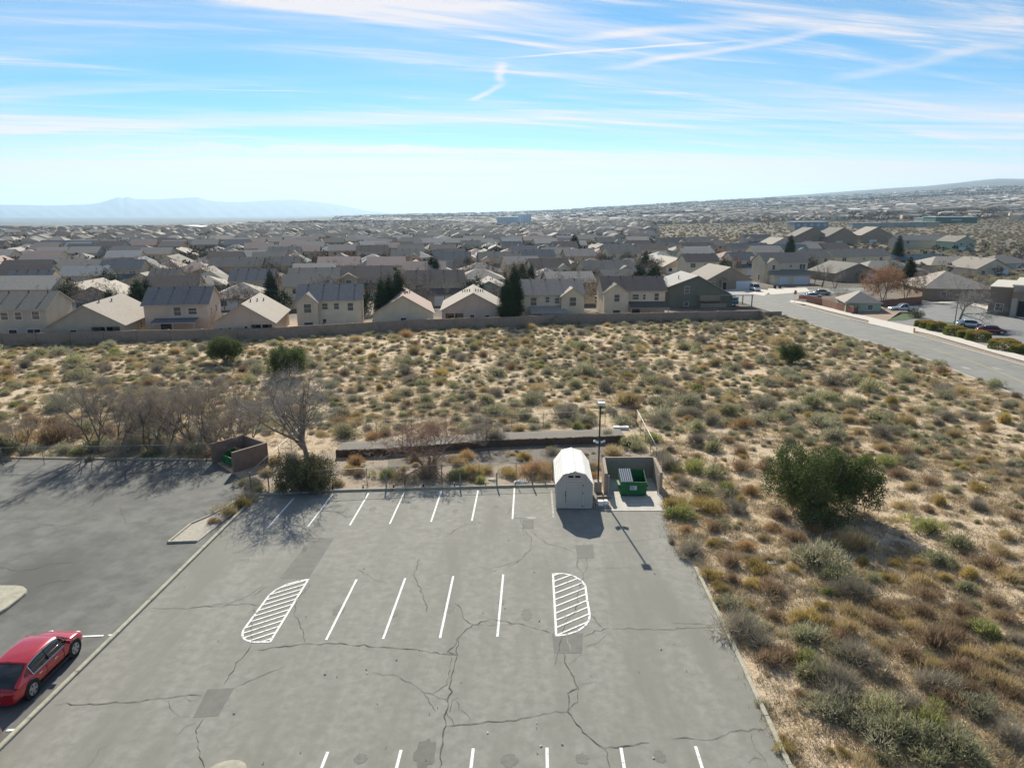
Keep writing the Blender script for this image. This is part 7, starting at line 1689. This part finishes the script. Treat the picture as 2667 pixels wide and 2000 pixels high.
# cypresses
def cypress_mesh(h, w, n, seed, size=.20):
    lobes = [(0, 0, h * f, w / 2 * g, w / 2 * g, h * .12) for f, g in ((.14, .85), (.25, 1.0), (.37, 1.0), (.49, .9), (.61, .75), (.73, .58), (.84, .38), (.93, .2))]
    V, P = leafy(lobes, n, size, seed, shell=.5); return V
M_cyp = mat("cypress_leaf", (0.022, 0.044, 0.016), (0.040, 0.066, 0.022), scale=.8, rough=.9, rnd=.15)
cyp = [tri_mesh("crown", cypress_mesh(8.5, 3.0, 14000, s_), M_cyp) for s_ in (1, 2)]
ctr = MB(); ctr.tube((0, 0, -.3), (0, 0, 7), .16, .04, n=6); ctrm = ctr.mesh("trunk", M_bark)
def conifer(x, y_base, y_top, lab, grp=None, dy=0.0, wsc=1.0, depth=None):
    p = pt(x, y_base) if depth is None else Vector((pxx(x, depth), depth, G0(pxx(x, depth), depth))); t = p.y * math.cos(PITCH) + (CAM_H - p.z) * math.sin(PITCH)
    zt = CAM_H + ray(x, y_top)[2] / ray(x, y_top)[1] * p.y; h = max(2.0, zt - p.z); o = thing("cypress", lab, "conifer", p, pr_.uniform(0, 6), grp); link("trunk", ctrm, o); link("crown", pr_.choice(cyp), o); s_ = h / 8.7; o.scale = (s_ * wsc, s_ * wsc, s_); return o
GC = "tall dark conifers among the houses"
conifer(996, 0, 728, "left cypress of the dark group right of the slate-roofed beige house", GC, depth=136); conifer(1016, 0, 720, "middle cypress of the dark group right of the slate-roofed beige house", GC, depth=139); conifer(1040, 0, 705, "right and tallest cypress of the dark group of three", GC, depth=142)
conifer(1320, 0, 724, "left cypress of the dark pair beside the tan-roofed two-storey house", GC, depth=137, wsc=1.05); conifer(1340, 0, 692, "taller right cypress of the dark pair beside the tan-roofed two-storey house", GC, depth=142, wsc=.9)
conifer(710, 0, 706, "dark pointed cypress in front of the white double garage left of centre", GC, depth=163, wsc=1.1); conifer(1383, 0, 690, "narrow cypress left of the low light-grey hip roof", GC, depth=190); conifer(1360, 0, 688, "dark narrow cypress behind the pair beside the two-storey house", GC, depth=185)
conifer(366, 0, 730, "dark dense evergreen left of the slate-roofed pinkish house", GC, depth=148, wsc=1.7); conifer(388, 0, 728, "dark evergreen joined to its neighbour behind the slate-roofed pinkish house", GC, depth=151, wsc=1.6)
conifer(292, 0, 755, "small dark conifer beside the low tan gable roof at left", GC, depth=140, wsc=1.5); conifer(1125, 0, 668, "broad green conifer left of the centre, in front of a slate roof", GC, depth=215, wsc=1.4); conifer(1137, 0, 675, "second green conifer beside the broad one left of the centre", GC, depth=213, wsc=1.2)
conifer(1495, 0, 612, "green conifer far back at the centre among grey roofs", GC, depth=380, wsc=1.6); conifer(2055, 0, 612, "dark green conifer on the right among the far roofs", GC, depth=330, wsc=1.1); conifer(2335, 0, 614, "green conifer right of the brown two-storey houses", GC, depth=300, wsc=1.0); conifer(2362, 0, 668, "low dark evergreen before the long tan-roofed house on the right", GC, depth=200, wsc=1.2)
conifer(1680, 0, 658, "spreading green evergreen by the grey-brown roof right of centre", GC, depth=240, wsc=1.5); conifer(1700, 0, 690, "dark evergreen with light patches behind the dark-brown-roofed house", GC, depth=175, wsc=1.8); conifer(1665, 0, 692, "bushy evergreen behind the dark-brown-roofed house, left of its neighbour", GC, depth=175, wsc=1.8)
# clipped hedges by the right car park
M_hg = mat("hedge_green", (0.16, 0.20, 0.045), (0.21, 0.24, 0.06), scale=2, rough=.9, trans=.25); M_ho = mat("hedge_gold", (0.48, 0.33, 0.08), (0.52, 0.30, 0.10), scale=2, rough=.9, trans=.25)
def hedge(i, x, y, wpx, lab):
    p = pt(x, y); t = p.y * math.cos(PITCH) + (CAM_H - p.z) * math.sin(PITCH); w = .88 * wpx / FPX * t; h = min(1.6, w * .58); rs = np.random.RandomState(200 + i); n = 3600
    n = 6000; th = rs.uniform(0, 2 * np.pi, n); top = rs.rand(n) < .45; c_, s__ = np.cos(th), np.sin(th); rr = (np.abs(c_) ** 3 + np.abs(s__) ** 3) ** (-1 / 3.)
    rad = np.where(top, np.sqrt(rs.rand(n)) * .92, 1.0); z = np.where(top, 1 - .22 * rad ** 3, rs.uniform(.04, .86, n)); rad = rad * np.where(top, 1, 1 - .22 * np.maximum(z - .5, 0)); bump = 1 + .05 * np.sin(th * 5 + i) + .03 * np.sin(z * 9)
    P = np.column_stack([c_ * rr * rad * bump * w / 2, s__ * rr * rad * bump * w / 2 * .8, z * h * (1 + .04 * np.sin(th * 3))]) + rs.normal(0, .03, (n, 3)); q = np.column_stack([c_ * ~top, s__ * ~top, top * 1.0]); V = blades(P, q + rs.normal(0, .7, (n, 3)), .16, .13, rs)
    o = thing("hedge", lab, "hedge", p + Vector((0, w * .3, 0)), 0, "clipped hedges beside the right car park"); link("foliage", tri_mesh("foliage", V, [M_hg, M_ho], (P[:, 2] > h * .80).astype(int) * (rs.rand(n) < .6)), o)
    mb = MB(); mb.tube((0, 0, 0), (0, 0, h * .7), .06, .04, n=6)
    for a in range(5): mb.tube((0, 0, .1), (math.cos(a * 1.26) * w * .3, math.sin(a * 1.26) * w * .25, h * .7), .04, .02, n=5)
    obj("stems", mb, M_bark, o)
for i, (x, y, w, lab) in enumerate([(2402, 852, 30, "leftmost clipped hedge, small and brownish, at the car park entrance"), (2422, 858, 40, "second clipped hedge from the left with golden top"), (2446, 864, 48, "third clipped hedge from the left, wide and dark green"),
    (2494, 876, 54, "fourth clipped hedge from the left, below the pale bare tree"), (2518, 882, 38, "fifth clipped hedge from the left, narrow with golden top"), (2556, 890, 62, "sixth clipped hedge from the left, wide, in front of the dark red car"), (2628, 914, 76, "large clipped hedge near the right edge"), (2662, 922, 44, "golden-topped hedge cut by the right edge of the frame")]): hedge(i, x, y, w, lab)
juniper("low dark green shrub on the lawn behind the silver pickup's tail", 2385, 828, 3.4, 1.5, 2500, .14, 41, "evergreen_shrub", mats=[M_shr, M_jun], cat="shrub")
# pale bare tree, orange tree and bare trees by the street
pb = bare_tree(51, 10.0, .75, 1, 0, 13, 6, 5, .035, .30, start=.25, LB=1.35); tree_thing("bare_tree", "large pale bare tree beside the hedges in front of the brown house", "bare tree", pt(2497, 842), pb, M_barkp, M_twp, wide=1.35)
M_or = mat("orange_leaf", (0.36, 0.17, 0.075), (0.28, 0.17, 0.10), scale=1, rough=.9, trans=.3, rnd=.1)
def autumn(label, px, py, w, h, n, m, seed, dy=0):
    p = pt(px, py); p.y += dy; p.z = G0(p.x, p.y); rs = random.Random(seed); lobes = [(rs.uniform(-.3, .3) * w, rs.uniform(-.3, .3) * w, h * rs.uniform(.42, .8), w * rs.uniform(.17, .26)) for _ in range(9)]
    V, P = leafy(lobes, n, .22, seed); o = thing("autumn_tree", label, "tree", p); tr, tv = bare_tree(seed, h * .9, .5, 2, 0, 5, 4, 3, .012, .12); obj("trunk", tr, M_bark, o, True); link("twigs", tri_mesh("twigs", tv, M_tw), o); link("crown", tri_mesh("crown", V, m), o)
autumn("orange-leaved tree behind the garden wall, left of the silver pickup", 2330, 790, 12, 9, 9000, M_or, 61, 6)
autumn("brownish orange tree right of the brighter orange one, behind the silver pickup", 2392, 788, 9, 7.5, 5000, mat("russet_leaf", (.24, .14, .08), (.20, .15, .10), scale=1, trans=.2), 62, 6)
autumn("olive-brown leafy tree behind the orange tree, before the tan roof", 2330, 745, 9, 8, 2500, mat("olive_leaf", (.10, .09, .045), (.14, .11, .06), scale=1, trans=.2), 63, 0)
tb = [bare_tree(71, 7.5, .5, 1, 0, 8, 5, 4, .03, .16, start=.25, lv=3), bare_tree(75, 7.0, .55, 2, 0, 6, 5, 4, .03, .13, lv=3), bare_tree(79, 6.5, .5, 3, 0, 5, 5, 4, .03, .1, lv=3)]
tbm = [(a.mesh("trunk", M_bark), tri_mesh("crown", v, M_tw)) for a, v in tb]
for x, y, sc, lab in ((2140, 748, 1.15, "bare grey tree right of the two-storey house with two garage doors"), (2175, 752, 1.1, "spreading bare tree left of the dark brown house"), (2187, 786, .75, "small bare tree on the grass behind the red-brown wall"), (2120, 742, .9, "low bare tree beside the white garage door"),
    (2594, 800, 1.0, "bare tree in front of the office building's tan wing"), (2430, 775, 1.1, "bare brown tree before the large brown house"), (2452, 772, 1.0, "second bare tree before the large brown house"), (2552, 790, .9, "thin bare tree at the right side of the large brown house"),
    (2545, 750, 1.1, "bare tree behind the large brown house roof"), (1155, 800, 1.0, "leafless tree between the pinkish roof and the vent-dotted tan roof"), (1130, 790, 1.1, "leafless tree just behind the block wall left of the vent-dotted roof"), (1230, 765, 1.1, "leafless tree behind the vent-dotted tan roof"),
    (1545, 775, 1.1, "leafless tree in the gap between the two beige two-storey houses"), (780, 745, 1.0, "leafless tree beside the white garage left of centre")):
    tree_thing("bare_tree", lab, "bare tree", pt(x, y), pr_.choice(tbm), M_bark, M_tw, rz=pr_.uniform(0, 6), sc=sc, group="bare trees among the nearer houses")
# trees all through the town
def town_trees():
    tr = random.Random(91); M_bt = mat("bare_crown_grey", (0.19, 0.155, 0.125), (0.24, 0.20, 0.165), scale=.3, rough=.95, rnd=.2); M_br = mat("bare_crown_rust", (0.26, 0.16, 0.095), (0.22, 0.15, 0.10), scale=.3, rnd=.15)
    crowns = [tri_mesh("crown", leafy([(tr.uniform(-.8, .8), tr.uniform(-.8, .8), 3.6 + tr.uniform(-.8, 1), 1.9) for _ in range(6)], 1300, .17, 300 + i, shell=.3)[0], [M_bt, M_bt, M_br][i]) for i in range(3)]
    ever = tri_mesh("crown", leafy([(tr.uniform(-.7, .7), tr.uniform(-.7, .7), 2.6 + tr.uniform(-.9, 1), 1.7) for _ in range(5)], 2000, .28, 310)[0], M_cyp)
    tk = MB(); tk.tube((0, 0, -.3), (0, 0, 3.2), .14, .07, n=5); tkm = tk.mesh("trunk", M_bark); pts = []
    while len(pts) < 700:
        r = 150 * (620 / 150) ** tr.random(); px = tr.uniform(-60, 2720); u = (px - 1333.5) / FPX / .975; y = r / math.hypot(1, u); x = u * y
        if y < 150 or (px > 1690 and y > 420) or (px > 1700 and y < 250): continue
        if any((x - a) ** 2 + (y - b) ** 2 < (c + .5) ** 2 for a, b, c in HOUSES): continue
        pts.append((r, x, y, px))
    pts.sort(); dp = ["leafless grey tree", "leafless tree with fine brown crown", "rust-coloured leafless tree", "small dark evergreen tree"]
    for (r, x, y, px) in pts[:230]:
        k = tr.choices(range(4), weights=(4, 4, 1.2, 2))[0]; s, rr = where(px, y)
        o = thing("yard_tree", "%s between houses, %s, %s" % (dp[k], rr, s), "tree", (x, y, G0(x, y)), tr.uniform(0, 6), "yard trees among the houses"); link("trunk", tkm, o); link("crown", crowns[k] if k < 3 else ever, o); o.scale = (tr.uniform(.85, 1.35),) * 3
    V, MI = [], []
    rs = np.random.RandomState(17); P = [(x, y, 5.0) for (r, x, y, px) in pts[230:]]
    n = 0
    while n < 25000:
        r = 330 * (5800 / 330) ** (tr.random() ** .8); px = tr.uniform(-60, 2720); u = (px - 1333.5) / FPX / .975; y = r / math.hypot(1, u); x = u * y
        if px < 900 and r > 1300 + (px + 100) * 1.6: continue
        if px > 1690 and r < 1150: continue
        P.append((x, y, 4.6 + r / 600)); n += 1
    P = np.array(P); k = 24; N_ = len(P); Z = gz(P[:, 0], P[:, 1]); C = np.repeat(np.column_stack([P[:, 0], P[:, 1], Z + P[:, 2] * .55]), k, 0); S_ = np.repeat(P[:, 2], k) * rs.uniform(.7, 1.2, N_ * k)
    Q = C + nrm(rs.normal(size=(N_ * k, 3))) * (S_ * .34)[:, None] * rs.uniform(.4, 1, (N_ * k, 1)); V = blades(Q, rs.normal(size=(N_ * k, 3)), S_ * .24, S_ * .22, rs)
    mi = np.repeat(rs.choice(3, N_, p=(.62, .20, .18)), k)
    tag(link("distant_trees", tri_mesh("distant_trees", V, [M_bt, M_br, M_cyp], mi)), "countless small bare and evergreen trees among the distant roofs", kind="stuff")
    # scrub and lone trees on the open ground at right
    p = pt(2000, 596); o = thing("lone_tree", "large rust-brown leafless tree alone on the far open ground", "tree", p); link("trunk", tkm, o); link("crown", crowns[2], o); o.scale = (4.2, 4.2, 2.6)
town_trees()
def far_scrub():
    tr = random.Random(5); pts = []; dull = [idx[k] for k in idx if k[0] in (GS, DB, LG)]
    while len(pts) < 5000:
        r = 260 * (1250 / 260) ** tr.random(); px = tr.uniform(1650, 2720); u = (px - 1333.5) / FPX / .975; y = r / math.hypot(1, u); x = u * y
        if px < 2150 and r < 400: continue
        if any((x - a) ** 2 + (y - b) ** 2 < (c + 1) ** 2 for a, b, c in HOUSES[:90]): continue
        pts.append((x, y, tr.uniform(1.4, 3.2), tr.choice(dull), tr.uniform(0, 6)))
    scatter("far_scrub", "brown and olive scrub covering the open ground at far right", pts, srcs)
far_scrub()
# ---------------------------------------------------------------- labels: look-alikes are told apart by their order from the left
def order_labels():
    bpy.context.view_layer.update(); by = {}
    for o in COL.objects:
        if o.parent is None and o.get("label") and not o.get("kind"): by.setdefault(o["label"], []).append(o)
    words = "first second third fourth fifth sixth seventh eighth ninth tenth eleventh twelfth thirteenth fourteenth fifteenth sixteenth seventeenth eighteenth nineteenth twentieth twenty-first twenty-second twenty-third twenty-fourth twenty-fifth twenty-sixth twenty-seventh twenty-eighth twenty-ninth thirtieth".split()
    def sx(o):
        v = o.matrix_world.translation; t = v.y * math.cos(PITCH) + (CAM_H - v.z) * math.sin(PITCH); return v.x / max(t, 1)
    for lab, os_ in by.items():
        n = len(os_)
        if n < 2: continue
        os_.sort(key=sx)
        for i, o in enumerate(os_):
            if n == 2: p = ("left of two: ", "right of two: ")[i]
            elif n == 3: p = ("left of three: ", "middle of three: ", "right of three: ")[i]
            elif n <= 30: p = words[i] + " from left: "
            else: continue
            o["label"] = " ".join((p + lab).split()[:16]).rstrip(",")
order_labels()
